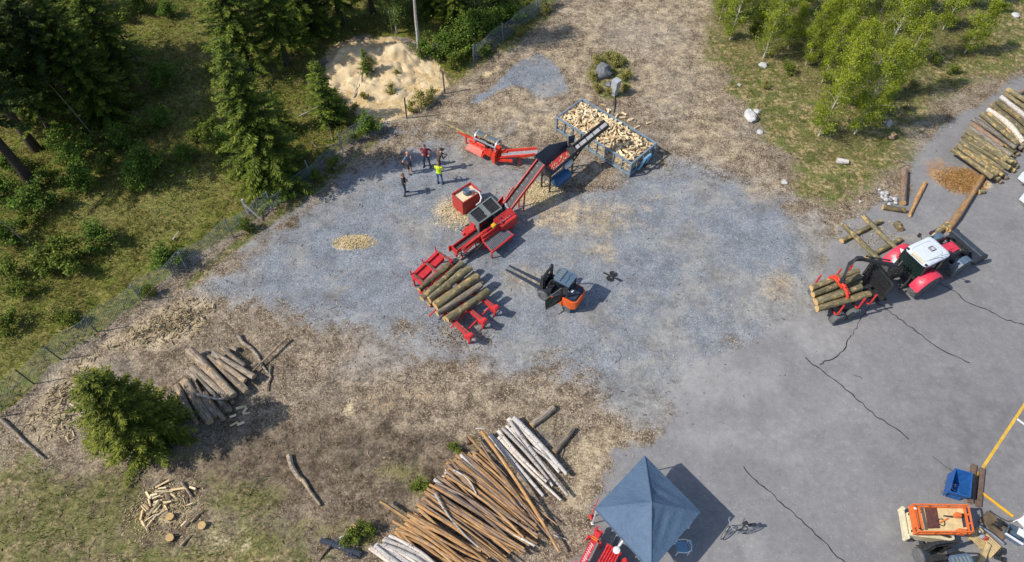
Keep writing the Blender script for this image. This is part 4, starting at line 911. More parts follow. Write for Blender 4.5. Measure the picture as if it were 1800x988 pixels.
b.path([(-.5, 1.2, 1.3), (-.9, 1.3, 1.5), (-1.4, 1.2, 1.2)], .025, 6); b.path([(-.5, 1.0, 1.3), (-.9, .9, 1.4), (-1.5, .9, 1.0)], .025, 6)
part(b, 'rear_linkage', 'black', T)

# ------------------------------------------------------------------ timber trailer with crane
TL = thing('timber_trailer', 'red and black timber trailer with loading crane and grapple, loaded with short logs', 'trailer', (16.77, 19.15, 0), R(19.6))
y0 = .95
b = MB(); b.bar((-.7, y0, .75), (2.6, y0, .75), .22, .2); b.bar((2.5, y0, .72), (4.9, y0 + .25, .6), .16, .16)
for x in (-.35, .95, 2.0): b.bar((x, .2, .9), (x, 1.75, .9), .12, .12)
for y in (.18, 1.72): b.bar((-.1, y, .45), (1.05, y, .45), .14, .18)
b.bar((.47, .1, .5), (.47, 1.8, .5), .14, .14); b.bar((2.4, .3, .75), (2.4, 1.6, .75), .1, .1); b.bar((3.0, -.1, .5), (3.0, 1.6, .5), .1, .1)
part(b, 'chassis', 'black', TL)
for y, s in ((.0, -1), (1.9, 1)):
    for x in (0, .95): wheel(TL, (x, y, .4), (0, s, 0), .4, .38, lugs=14)
for x in (-.3, .95, 1.65):
    for y, s in ((.3, -1), (1.6, 1)):
        b = MB(); b.path([(x, y, .92), (x, y + s * .28, .86), (x + .05, y + s * .36, .95), (x + .08, y + s * .34, 1.72)], .05, 8); part(b, 'stake', 'red', TL)
b = MB(); hx = 2.72
for y in (.1, 1.75): b.bar((hx, y, .7), (hx, y, 1.95), .1, .08)
for z in (.8, 1.4, 1.92): b.bar((hx, .1, z), (hx, 1.75, z), .09, .07)
b.bar((hx, .1, .5), (hx, 1.75, .5), .5, .08); b.bar((hx + .3, .3, .55), (hx, .3, 1.9), .08, .08); b.bar((hx + .3, 1.6, .55), (hx, 1.6, 1.9), .08, .08); b.plate([(hx + .06, .1, .75), (hx + .06, 1.75, .75), (hx + .06, 1.75, 1.9), (hx + .06, .1, 1.9)], .02)
hbd = part(b, 'headboard', 'black', TL)
b = MB()
for i in range(15): y = .2 + i * .105; b.bar((hx - .06, y, .8), (hx - .06, y, 1.92), .025, .025)
for z in (1.0, 1.2, 1.6, 1.75): b.bar((hx - .08, .1, z), (hx - .08, 1.75, z), .02, .02)
part(b, 'headboard_grid', 'black', hbd)
b = MB(); b.bar((3.2, .85, .6), (3.25, .85, 2.2), .22, .22, up=(1, 0, 0)); b.lathe((3.22, .85, 2.0), (0, 0, 1), [(.16, 0), (.18, .1), (.16, .35)], 12); b.bar((3.2, .3, .55), (3.2, 1.5, .55), .14, .14)
b.bar((3.25, .85, 2.35), (1.5, 1.62, 2.75), .16, .2, w2=.13, h2=.15); b.tube((3.2, .85, 1.5), (2.4, 1.22, 2.45), .05); b.tube((2.9, 1.1, 2.65), (1.7, 1.6, 2.9), .04)
b.bar((1.55, 1.6, 2.78), (1.15, 1.64, 2.9), .18, .2); b.bar((1.2, 1.64, 2.86), (.72, 1.55, 2.75), .14, .16); b.bar((.75, 1.56, 2.76), (.4, 1.18, 2.2), .12, .14); b.tube((1.1, 1.58, 2.98), (.62, 1.4, 2.62), .04)
b.tube((.4, 1.18, 2.25), (.32, 1.08, 1.85), .09); b.lathe((.34, 1.1, 1.95), (0, 0, 1), [(.13, 0), (.13, .2)], 12)
b.path([(3.3, .8, 2.3), (3.55, .9, 2.55), (3.75, .95, 2.2), (3.7, .95, 1.4)], .04, 6); b.path([(3.2, .9, 2.4), (3.5, 1.1, 2.6), (3.8, 1.1, 2.1)], .035, 6)
crn = part(b, 'crane', 'black', TL)
b = MB()
for i in range(6): b.path([(3.1 + .03 * i, .95 + .05 * i, 2.35), (3.3 + .02 * i, 1.05 + .06 * i, 2.62), (3.55, 1.1 + .05 * i, 2.3)], .018, 5)
part(b, 'crane_hoses', 'lightgrey', crn)
b = MB(); cx_, cy_ = .30, 1.05
b.bar((cx_ - .02, cy_ - .22, 1.86), (cx_ + .02, cy_ + .22, 1.86), .18, .16)
for s, x in ((1, -.06), (1, .09), (-1, .02)):
    b.path([(cx_ + x, cy_ + s * .15, 1.86), (cx_ + x, cy_ + s * .42, 1.86), (cx_ + x, cy_ + s * .66, 1.68), (cx_ + x, cy_ + s * .72, 1.45), (cx_ + x, cy_ + s * .64, 1.3)], [.075, .085, .075, .06, .035], 8)
b.tube((cx_, cy_ - .3, 1.98), (cx_, cy_ + .3, 1.98), .05); b.bar((cx_ + .14, cy_ - .6, 1.72), (cx_ + .10, cy_ - .1, 1.95), .07, .1)
part(b, 'grapple', 'orangered', TL)
tlM = Matrix.Translation((16.77, 19.15, 0)) @ Matrix.Rotation(R(19.6), 4, 'Z')
ldM = Matrix.Translation((-5.29, 21.49, 0)) @ Matrix.Rotation(R(53), 4, 'Z')

# ------------------------------------------------------------------ scissor lift
T = thing('scissor_lift', 'small orange scissor lift with cream base and worn plywood platform', 'scissor lift', (16.79, 9.19, 0), R(-99.5))
b = MB(); b.prism([(.10, .0), (1.05, .0), (1.0, 1.75), (.05, 1.75)], .25, .8); b.bar((.0, -.12, .55), (1.1, -.12, .55), .12, .3); b.bar((1.06, -.1, .82), (1.0, 1.75, .82), .07, .08)
for x in (-.05, 1.15): b.tube((x, -.14, .45), (x, -.14, .78), .09)
part(b, 'base', 'offwhite', T)
b = MB()
for x in (.2, .9): b.bar((x, .0, .85), (x, 1.55, 1.32), .06, .1); b.bar((x, 1.55, .85), (x, .0, 1.32), .06, .1)
part(b, 'scissor_arms', 'black', T)
for x in (.08, 1.02):
    for y in (.15, 1.45): wheel(T, (x, y, .2), (-1 if x < .5 else 1, 0, 0), .2, .14, 'offwhite')
zp = 1.22
def liftc(x, y, z):
    q = at(1580 + x / 7.718, 860 + y / 7.718, z) - Vector((16.79, 9.19, 0)); a = R(99.5); return (q.x * math.cos(a) - q.y * math.sin(a), q.x * math.sin(a) + q.y * math.cos(a))
a_, b_, c_, d_ = liftc(195, 205, zp + .42), liftc(940, 215, zp + .42), liftc(1012, 575, zp + .42), liftc(265, 575, zp + .42)
b = MB(); b.plate([(*a_, zp), (*d_, zp), (*c_, zp), (*b_, zp)], .05); pf = part(b, 'platform', 'pale_floor', T)
b = MB(); b.plate([(*liftc(345, 250, zp + .055), zp + .055), (*liftc(395, 535, zp + .055), zp + .055), (*liftc(560, 530, zp + .055), zp + .055), (*liftc(515, 250, zp + .055), zp + .055)], .008); part(b, 'floor_stain', 'maroon_floor', pf)
b = MB(); b.plate([(*liftc(840, 340, zp + .055), zp + .055), (*liftc(875, 520, zp + .055), zp + .055), (*liftc(985, 500, zp + .055), zp + .055), (*liftc(955, 300, zp + .055), zp + .055)], .008); part(b, 'floor_mat', 'navy', pf)
b = MB(); zt = zp + .42; P4 = [Vector((*q, 0)) for q in (a_, b_, c_, d_)]
for z in (zt, zp + .1):
    for i in range(4): b.bar(P4[i] + Vector((0, 0, z)), P4[(i + 1) % 4] + Vector((0, 0, z)), .055, .06 if z > zp + .2 else .15)
for i in range(4):
    for k in (0, .33, .66): p = P4[i].lerp(P4[(i + 1) % 4], k); b.bar(p + Vector((0, 0, zp)), p + Vector((0, 0, zt)), .05, .05)
b.box(.12, 1.0, -.2, -.02, zt - .25, zt - .02); b.bar((.16, .05, zt), (1.05, .08, zt), .08, .06)
b.box(.75, .95, 1.55, 1.8, zt - .3, zt - .02); b.box(.1, .26, 1.55, 1.75, zt - .25, zt); b.bar((.3, 1.35, zp + .1), (.55, .95, zp + .1), .05, .05)
part(b, 'guard_rail', 'lift_orange', T)
b = MB(); b.path([(.5 + .14 * math.cos(a) + .02 * math.sin(2 * a), 1.05 + .14 * math.sin(a), zp + .075 + .01 * k) for k in range(2) for a in np.linspace(0, 5.8, 16)], .018, 6); part(b, 'cable_coil', 'black', T)
b = MB(); b.box(.2, .28, -.16, -.06, zt - .02, zt + .05); part(b, 'control_panel', 'plastic_white', T)

# ------------------------------------------------------------------ blue tipping hopper and steel beams
T = thing('tipping_hopper', 'blue steel tipping hopper with sloping inside, standing on steel beams', 'hopper', (18.85, 9.96, 0), R(-18.3))
b = MB(); w_, l_ = .82, 1.1
top = [(0, 0, .85), (w_, 0, .85), (w_ + .1, l_, .95), (.25, l_, .95)]; bot = [(.2, .25, .12), (w_ - .05, .25, .12), (w_ - .05, l_ - .25, .12), (.35, l_ - .25, .12)]
for i in range(4):
    j = (i + 1) % 4; b.plate([bot[i], bot[j], top[j], top[i]], .03)
b.plate(bot, .03)
for i in range(4): b.bar(top[i], top[(i + 1) % 4], .06, .06)
b.plate([(0, 0, .3), (.25, l_, .3), (.25, l_, .95), (.0, 0, .85)], .03); b.box(.25, .75, .1, .22, .1, .3)
part(b, 'tub', 'blue', T)
b = MB(); b.box(.05, .8, .2, .34, .0, .11); b.box(.2, .85, .75, .89, .0, .11); part(b, 'fork_pocket', 'steel', T)
b = MB()
for i in range(8): b.sphere((.55 + rnd.uniform(-.12, .12), .6 + rnd.uniform(-.15, .15), .2), rnd.uniform(.03, .06), n=6, rings=5)
part(b, 'dirt', 'rock', T)
zz = Z(3.315, 1540, 690)
for p, q, s in (((572, 420), (552, 642), 'rusty steel beam lying on the asphalt, half under the blue hopper'), ((620, 440), (598, 662), 'rusty steel beam lying on the asphalt, the one clear of the blue hopper')):
    A_, B_ = zz(*p, .12), zz(*q, .12); o = (A_ + B_) / 2; o.z = 0; b = MB(); A_ -= o; B_ -= o
    for dz, wd, hh in ((-.105, .2, .018), (.02, .2, .018), (-.045, .02, .11)): b.bar(A_ + Vector((0, 0, dz)), B_ + Vector((0, 0, dz)), wd, hh)
    tag(b.build('steel_beam', 'rust', loc=o), s, 'steel beam', 'steel beams by the blue hopper')
A_, B_ = at(1726, 866, .05), at(1781, 908, .05); b = MB(); o = (A_ + B_) / 2; o.z = 0; b.bar(A_ - o, B_ - o, .09, .06); b.bar((A_ - o) + Vector((0, 0, .03)), (B_ - o) + Vector((0, 0, .03)), .04, .012)
tag(b.build('wooden_batten', 'yellow', loc=o), 'thin yellow batten lying on the asphalt beside the steel beams', 'batten')

# ------------------------------------------------------------------ tent
zE, zA_ = 2.1, 3.05
tc = [at(1133.5, 801, zE), at(1047, 893, zE), None, at(1231, 900, zE)]; tc[2] = tc[1] + tc[3] - tc[0]
ctr = (tc[0] + tc[2]) / 2; o = Vector((ctr.x, ctr.y, 0)); lc = [p - o for p in tc]
T = thing('canopy_tent', 'square slate-blue pop-up canopy tent with a peaked roof', 'tent', o)
b = MB(); apex = Vector((0, 0, zA_)); n = 14; vs = []; fs = []
for i in range(4):
    p, q = lc[i], lc[(i + 1) % 4]; base = len(vs)
    for r_ in range(n + 1):
        for c_ in range(n + 1):
            e = p.lerp(q, c_ / n); s = r_ / n; v = apex.lerp(e, s)
            sag = -.09 * math.sin(math.pi * s) * math.sin(math.pi * c_ / n) + .06 * (1 - s) * math.cos(s * 9) * .3
            wr = (.04 if i in (2, 3) else .014) * math.sin(11 * s + 17 * c_ / n * s + i) * math.sin(math.pi * s) * math.sin(math.pi * c_ / n)
            vs.append(v + Vector((0, 0, sag + wr)))
    for r_ in range(n):
        for c_ in range(n):
            a0 = base + r_ * (n + 1) + c_; fs.append((a0, a0 + n + 1, a0 + n + 2, a0 + 1))
b.add(vs, fs)
tm = NT('canopy_fabric'); nn = tm.noise(tm.obj(), 3.0, 5, .6); wv = tm.noise(tm.scale(tm.obj(), (2, 5, 1)), 4, 4, .6)
tm.bump(wv, .7, .05); M['canopy'] = tm.out(tm.ramp(nn, (.3, (.075, .125, .20)), (.7, (.095, .155, .24))), .62, 0, .3)
cp = b.build('canopy', 'canopy', T, angle=25)
b = MB()
for i in range(4):
    p, q = lc[i], lc[(i + 1) % 4]; k = 12
    for j in range(k):
        e0, e1 = p.lerp(q, j / k), p.lerp(q, (j + 1) / k); b.plate([e0 - Vector((0, 0, .22)), e1 - Vector((0, 0, .22)), e1, e0], .008)
b.build('valance', 'canopy', cp)
b = MB()
for i in range(4): b.bar(lc[i] + Vector((0, 0, .012)), apex + Vector((0, 0, .005)), .03, .012)
b.build('ridge_seam', 'canopy', cp)
for p in lc:
    b = MB(); k = p * .97; b.bar((k.x, k.y, 0), (k.x, k.y, zE - .02), .04, .04); b.box(k.x - .06, k.x + .06, k.y - .06, k.y + .06, 0, .012); b.build('leg', 'plastic_white', T)
b = MB()
for i in range(4):
    p, q = lc[i] * .96, lc[(i + 1) % 4] * .96
    b.bar(p - Vector((0, 0, .35)), p.lerp(q, .5) - Vector((0, 0, .05)), .025, .025); b.bar(q - Vector((0, 0, .35)), p.lerp(q, .5) - Vector((0, 0, .05)), .025, .025)
b.build('truss', 'lightgrey', T)

# ------------------------------------------------------------------ chair, bicycle, red machinery, odds and ends
p = at(1200, 962, .45); T = thing('garden_chair', 'white and blue striped garden chair in the shade of the tent', 'chair', (p.x, p.y, 0), R(0))
b = MB()
for x, y in ((-.24, -.22), (-.24, .22), (.24, -.22), (.24, .22)): b.tube((x, y, 0), (x, y, .62), .018)
b.path([(-.28, .25, .64), (.1, .27, .64), (.27, .2, .70), (.33, 0, .72), (.27, -.2, .70), (.1, -.27, .64), (-.28, -.25, .64)], .022, 7); part(b, 'frame', 'plastic_white', T)
b = MB()
for i in range(7): y = -.2 + i * .067; b.box(-.27, .2, y - .026, y + .026, .42, .44)
part(b, 'seat', 'hook_blue', T)
b = MB()
for i in range(6): a = R(-60 + i * 24); b.bar((.2 + .06 * math.cos(a), .2 * math.sin(a), .43), (.24 + .1 * math.cos(a), .26 * math.sin(a), .84), .035, .012, up=(math.cos(a), math.sin(a), 0))
part(b, 'backrest', 'hook_blue', T)

p = at(1272, 944); q = at(1318, 938); d = q - p; T = thing('bicycle', 'black bicycle leaning on its stand beside the tent shadow', 'bicycle', p, math.atan2(d.y, d.x)); T.rotation_euler.x = R(-14)
def bw(x, ang, nm):
    b = MB(); pts = [(x + math.cos(a) * .33 * math.cos(ang), math.cos(a) * .33 * math.sin(ang), .35 + math.sin(a) * .33) for a in np.linspace(0, 2 * math.pi, 25)[:-1]]
    b.path(pts, .022, 6, closed=True); wo = part(b, nm, 'rubber', T); b = MB()
    for k in range(14): a = 2 * math.pi * k / 14; b.bar((x, 0, .35), (x + math.cos(a) * .31 * math.cos(ang), math.cos(a) * .31 * math.sin(ang), .35 + math.sin(a) * .31), .006, .006)
    b.tube((x - .0, -.04, .35), (x, .04, .35), .025, n=8); part(b, 'spokes', 'lightgrey', wo)
bw(0, .7, 'front_wheel'); bw(1.05, 0, 'rear_wheel')
b = MB(); hd_, bb, st = Vector((.14, 0, .82)), Vector((.62, 0, .32)), Vector((.76, 0, .78))
for a0, a1 in ((hd_, bb), (hd_ + Vector((0, 0, .06)), st), (bb, st), (bb, (1.05, 0, .35)), (st, (1.05, 0, .35)), ((.16, 0, .75), (.0, .0, .35))): b.tube(a0, a1, .018, n=7)
b.tube(hd_, (.12, 0, 1.0), .018, n=7); b.bar((.7, .03, .3), (.82, .3, .01), .02, .02); b.box(.95, 1.3, -.07, .07, .70, .72)
part(b, 'frame', 'black', T)
b = MB(); b.path([(.22, .3, 1.04), (.12, .22, 1.03), (.1, 0, 1.0), (.12, -.22, 1.03), (.22, -.3, 1.04)], .016, 6); part(b, 'handlebar', 'lightgrey', T)
b = MB(); b.prism([(.64, -.02), (.64, .02), (.86, .09), (.9, .0), (.86, -.09)], .9, .96); b.tube(st, (.77, 0, .9), .015, n=6); part(b, 'saddle', 'black', T)
b = MB(); b.tube((.62, -.1, .32), (.62, .1, .32), .02, n=6); b.bar((.62, .1, .32), (.5, .12, .22), .02, .02); b.bar((.62, -.1, .32), (.74, -.12, .42), .02, .02); b.lathe((.62, -.06, .32), (0, 1, 0), [(.09, 0), (.09, .01)], 14); part(b, 'crankset', 'steel', T)

zz = Z(5.294, 1000, 900)
A_, B_ = zz(270, 195, .6), zz(105, 520, .6); o = Vector((B_.x, B_.y, 0)); T = thing('log_splitter', 'long red splitter beam with white lettering, standing at the left of the tent', 'log splitter', o)
A_ -= o; B_ = Vector((0, 0, .6)); dv = (A_ - B_).normalized(); sx = Vector((dv.y, -dv.x, 0)); b = MB(); b.bar(B_ - dv * .8, A_, .26, .3); b.tube(A_ - sx * .2 + dv * .05, A_ + sx * .2 + dv * .05, .07); b.bar(A_ - sx * .12, A_ - sx * .12 + dv * .22, .09, .2); b.bar(A_ + sx * .12, A_ + sx * .12 + dv * .16, .09, .2)
for p in (B_ + dv * .1, A_ - dv * .3): b.bar(p - sx * .25, (p - sx * .32).xy.to_3d(), .08, .08); b.bar(p + sx * .25, (p + sx * .32).xy.to_3d(), .08, .08); b.bar(p - sx * .3, p + sx * .3, .08, .08)
part(b, 'beam', 'bright_red', T)
b = MB(); u0 = A_ - dv * .55 + Vector((0, 0, .155))
for i in range(9):   # hand-written looking white script along the beam
    c_ = u0 - dv * (.10 * i); b.path([c_ - sx * .07, c_ + sx * .05 - dv * .03, c_ - sx * .02 - dv * .06, c_ + sx * (.07 if i % 3 else .1) - dv * .07], .012, 5)
part(b, 'lettering', 'plastic_white', T)
b = MB(); b.bar(A_ - dv * .28 - sx * .14 + Vector((0, 0, .16)), A_ - dv * .28 + sx * .14 + Vector((0, 0, .16)), .02, .02); b.bar(A_ - dv * .36 - sx * .14 + Vector((0, 0, .16)), A_ - dv * .36 + sx * .14 + Vector((0, 0, .16)), .02, .02); part(b, 'band', 'yellow', T)

A_, B_ = zz(415, 350, .7), zz(300, 560, .7); o = Vector((B_.x, B_.y, 0)); T = thing('log_splitter', 'red ribbed machine with a white hydraulic ram, partly under the tent edge', 'log splitter', o)
A_ -= o; B_ = Vector((0, 0, .7)); dv = (A_ - B_).normalized(); sx = Vector((dv.y, -dv.x, 0)); b = MB(); b.bar(B_ - dv * .6, A_, .62, .2)
for i in range(6): b.bar(B_ - dv * .6 + sx * (-.27 + .108 * i) + Vector((0, 0, .13)), A_ + sx * (-.27 + .108 * i) + Vector((0, 0, .13)), .05, .06)
for s in (-.25, .25): p = A_ + sx * s - dv * .2; b.bar(p, (p.x, p.y, 0), .08, .08); p = B_ + sx * s; b.bar(p, (p.x, p.y, 0), .08, .08)
b.bar(A_ - sx * .34, A_ + sx * .34, .1, .26)
part(b, 'body', 'bright_red', T)
b = MB(); q = zz(505, 265, .8) - o; b.tube(A_ + dv * .02 + sx * .1, q, .05); b.lathe(A_ + sx * .12 + Vector((0, 0, .1)), (0, 0, 1), [(.15, 0), (.15, .08), (.1, .1)], 14); b.tube(q, q + dv * .08, .075); part(b, 'ram', 'plastic_white', T)
b = MB(); b.rbox(zz(375, 320, .25) - o, (.14, .9, .1), (0, 0, math.atan2(dv.y, dv.x) - R(90) + .1)); part(b, 'drawbar', 'navy', T)
p = zz(520, 470, .5); b = MB(); o = Vector((p.x, p.y, 0)); b.rbox((0, 0, .45), (.22, .3, .3), (0, 0, .5)); b.bar((0, 0, .3), (0, 0, 0), .06, .06); b.box(-.2, .2, -.15, .15, 0, .03); b.tube((.0, .0, .6), (.05, .05, .75), .03)
tag(b.build('hydraulic_pump', 'bright_red', loc=o), 'small red pump housing on a post at the lower tent edge', 'pump')
p = zz(208, 45, 0); b = MB(); b.lathe((0, 0, 0), (0, 0, 1), [(.12, 0), (.12, .03), (.04, .12), (.02, .3)], 12); b.tube((0, 0, .3), (.25, .5, .95), .02); o = b.build('tent_weight', 'red', loc=(p.x, p.y, 0)); tag(o, 'small red weight with a slanting pole at the left corner of the tent', 'weight')

zz = Z(8.18, 540, 930)
A_, B_ = zz(195, 160, .15), zz(775, 370, .15); o = (A_ + B_) / 2; o.z = gz(o.x, o.y); A_ -= Vector((o.x, o.y, 0)); B_ -= Vector((o.x, o.y, 0)); T = thing('beam_attachment', 'dark blue steel beam with brackets lying in the grass beside the birch logs', 'beam', o)
dv = (B_ - A_).normalized(); sx = Vector((dv.y, -dv.x, 0)); b = MB(); b.bar(A_, B_, .2, .16); b.bar(A_ + dv * .05 + Vector((0, 0, .1)), B_ - dv * .05 + Vector((0, 0, .1)), .07, .05)
for k in (.5, 1.5): b.bar(A_ + dv * k - sx * .17, A_ + dv * k + sx * .17, .08, .2)
b.bar(A_ + dv * 1.2 + sx * .18, B_ - dv * .1 + sx * .18, .08, .08); part(b, 'beam', 'navy', T)
b = MB(); b.bar(A_ + dv * .42 + sx * .1, A_ + dv * .25 + sx * .75 + Vector((0, 0, -.1)), .1, .05); part(b, 'rusty_arm', 'rust', T)
b = MB(); b.box(-.06, .06, -.04, .04, .22, .24); k_ = part(b, 'sticker', 'plastic_white', T)

p = at(1075, 487); T = thing('log_tongs', 'black log tongs, a bar with two round jaws, lying on open gravel', 'tongs', p, R(-32)); b = MB()
b.bar((-.5, 0, .06), (.5, 0, .06), .07, .05); b.rbox((.42, 0, .09), (.25, .1, .06)); part(b, 'bar', 'black', T)
for s in (1, -1):
    b = MB(); b.path([(-.02 + .17 * math.cos(a), s * .2 + .14 * math.sin(a), .07) for a in np.linspace(0, 2 * math.pi, 15)[:-1]], .035, 7, closed=True); b.rbox((-.04, s * .2, .06), (.16, .12, .06)); part(b, 'jaw', 'black', T)

def pallet(label, cor, mat, zoff=0.0):
    a, b_, c_, d_ = [at(*q, .14) for q in cor]; o = Vector((a.x, a.y, 0)); a, b_, c_, d_ = [q - o for q in (a, b_, c_, d_)]; T = thing('pallet', label, 'pallet', o, 0, 'pallets by the orange lift')
    b = MB()
    for i in range(8):
        k0, k1 = i / 8 + .012, (i + 1) / 8 - .02; q = [a.lerp(d_, k0), b_.lerp(c_, k0), b_.lerp(c_, k1), a.lerp(d_, k1)]; b.plate(q[::-1] if (q[1] - q[0]).cross(q[2] - q[0]).z < 0 else q, .02)
    part(b, 'deck_boards', mat, T); b = MB()
    for k in (.04, .5, .96): p, q = a.lerp(b_, k), d_.lerp(c_, k); b.bar(p - Vector((0, 0, .06)), q - Vector((0, 0, .06)), .1, .1)
    part(b, 'bearers', mat, T); return T
zz = Z(7.718, 1580, 860); q_ = lambda *l: [(1580 + x / 7.718, 860 + y / 7.718) for x, y in l]
pallet('pale new wooden pallet lying at an angle below the steel pipe', q_((1080, 500), (1390, 780), (1250, 930), (950, 660)), 'pallet')
pallet('dark weathered pallet on the asphalt just right of the orange lift', q_((1215, 290), (1515, 560), (1400, 690), (1095, 430)), 'old_pallet')
A_, B_ = zz(1080, 490, .28), zz(1425, 745, .28); o = (A_ + B_) / 2; b = MB(); b.path([A_ - o, Vector((.05, .03, 0)), B_ - o], .055, 9); tag(b.build('steel_pipe', 'steel', loc=o), 'grey steel pipe lying along the edge of the pale pallet', 'pipe')
p = zz(1115, 640, .2); b = MB(); b.lathe((0, 0, 0), (0, 0, 1), [(.1, 0), (.12, .05), (.1, .14), (.05, .16)], 12); b.sphere((-.02, .18, .07), .07); tag(b.build('metal_fitting', 'lightgrey', loc=(p.x, p.y, .165)), 'shiny metal fitting on the pale pallet', 'fitting')
p = zz(1165, 670, .2); b = MB(); b.lathe((0, 0, 0), (0, 0, 1), [(.06, 0), (.09, .04), (.09, .12), (.03, .14)], 12); b.tube((0, 0, .14), (.05, .02, .2), .02); tag(b.build('red_can', 'maroon', loc=(p.x, p.y, .165)), 'small dark red can on the pale pallet', 'can')
A_, B_ = zz(1215, 740, .3), zz(1120, 985, .3); o = (A_ + B_) / 2; b = MB(); b.bar(A_ - o, B_ - o, .18, .16); b.bar((A_ - o) * .9 + Vector((.12, 0, -.04)), (B_ - o) + Vector((.12, 0, -.04)), .1, .08); o.z = .25; tag(b.build('timber_offcut', 'pallet', loc=o), 'thick sawn timber offcut resting on the pale pallet', 'timber')
p = zz(1350, 490, .2); b = MB()
for i in range(9): b.rbox((rnd.uniform(-.3, .3), rnd.uniform(-.2, .2), .05 + .03 * (i % 3)), (rnd.uniform(.2, .4), .07, .05), (0, 0, rnd.uniform(-.9, .3)))
tag(b.build('scrap_metal', 'black', loc=(p.x, p.y, .165)), 'black heap of scrap metal parts on the dark pallet', 'scrap')
p = zz(1600, 600, .4); T = thing('plastic_crate', 'blue and white plastic crate at the right picture edge near the pallets', 'crate', (p.x, p.y, 0), R(-40)); b = MB()
for x0, x1, y0, y1 in ((-.35, .35, -.25, -.22), (-.35, .35, .22, .25), (-.35, -.32, -.219, .219), (.32, .35, -.219, .219)): b.box(x0, x1, y0, y1, 0, .4)
b.box(-.31, .31, -.21, .21, 0, .03); part(b, 'box', 'slate', T); b = MB(); b.box(-.36, .36, -.29, -.26, .3, .42); b.box(.0, .42, .0, .3, .38, .42); part(b, 'lid', 'plastic_white', T)
p = zz(1745, 440, .4); b = MB(); b.rbox((0, 0, .45), (.75, .5, .05), (0, 0, .5)); b.rbox((.2, .2, .55), (.5, .35, .2), (.1, .2, .2))
for x, y in ((-.25, -.3), (.3, -.1), (-.3, .1), (.25, .35)): b.bar((x, y, .43), (x * 1.1, y * 1.1, 0), .04, .04)
tag(b.build('table', 'plastic_white', loc=(p.x, p.y, 0)), 'white folding table cut by the right picture edge near the pallets', 'table')
A_ = zz(1230, 290, .05); b = MB(); pts = [zz(*c_, .03) for c_ in ((1230, 285), (1300, 340), (1400, 400), (1480, 435), (1560, 430), (1640, 420))]; o = pts[0].copy(); b.path([p - o for p in pts], .02, 6); tag(b.build('power_cable', 'black', loc=o), 'black cable running from the dark pallet to the white table', 'cable')
b = MB(); p = zz(1420, 900, .2); 
for i in range(7): b.rbox((rnd.uniform(-.25, .25), rnd.uniform(-.25, .2), .06 + .04 * (i % 3)), (.25, .12, .1), (0, rnd.uniform(-.3, .3), rnd.uniform(0, 3)))
tag(b.build('scrap_metal', 'black', loc=(p.x, p.y, 0)), 'dark pile of scrap below the pale pallet at the lower picture edge', 'scrap')
p = at(1640, 408, .2); b = MB(); b.sphere((0, 0, .12), .17, (1.1, .8, .75), 9, 6); b.sphere((.14, .1, .12), .1, n=8, rings=5); b.bar((.1, .1, .2), (.25, .22, .3), .03, .03); tag(b.build('work_bag', 'purple', loc=(p.x, p.y, 0)), 'small dark purple bag on the asphalt behind the tractor cab', 'bag')
p = at(1640.5, 414, .15); b = MB(); b.lathe((0, 0, 0), (0, 0, 1), [(.07, 0), (.085, .02), (.085, .2), (.04, .26), (.04, .3)], 12); tag(b.build('canister', 'offwhite', loc=(p.x, p.y, 0)), 'small cream canister beside the dark purple bag', 'canister')
for px, py, s, lb in ((1803, 308, .5, 'upper of two pale blue vehicle corners at the right picture edge'), (1806, 345, .45, 'lower of two pale blue vehicle corners at the right picture edge')):
    p = at(px, py, .6); b = MB(); b.rbox((.35, 0, .45), (.9, .7, .5), (0, 0, .4)); b.rbox((.3, 0, .78), (.7, .6, .16), (0, 0, .4)); 
    for x, y in ((.1, -.3), (.1, .3), (.6, -.2), (.6, .4)): b.lathe((x, y, .16), (0, 1, 0), [(.16, 0), (.16, .08)], 12, 1)
    tag(b.build('trailer_corner', ['white', 'rubber'], loc=(p.x, p.y, 0)), lb, 'vehicle')

# ------------------------------------------------------------------ cabinet, fence, posts
p = at(1080, 167); T = thing('electric_cabinet', 'grey electric cabinet on a post in front of the grassy boulder', 'cabinet', p, R(45))
b = MB(); b.box(-.19, .19, -.15, .15, 0, .62); part(b, 'pedestal', 'box_grey', T)
b = MB(); b.box(-.23, .23, -.23, .23, .62, 1.18); b.box(-.245, .245, -.245, .245, 1.18, 1.22); cbn = part(b, 'housing', 'box_grey', T)
b = MB(); b.box(-.2, .2, -.242, -.232, .66, 1.14); b.box(.08, .13, -.25, -.243, .85, .97); part(b, 'door', 'lightgrey', cbn)
b = MB(); pts = [at(*c_, .03) - p for c_ in ((1079, 168), (1066, 176), (1054, 182), (1045, 186))]; b.path(pts, .03, 6); part(b, 'cable', 'black', T)

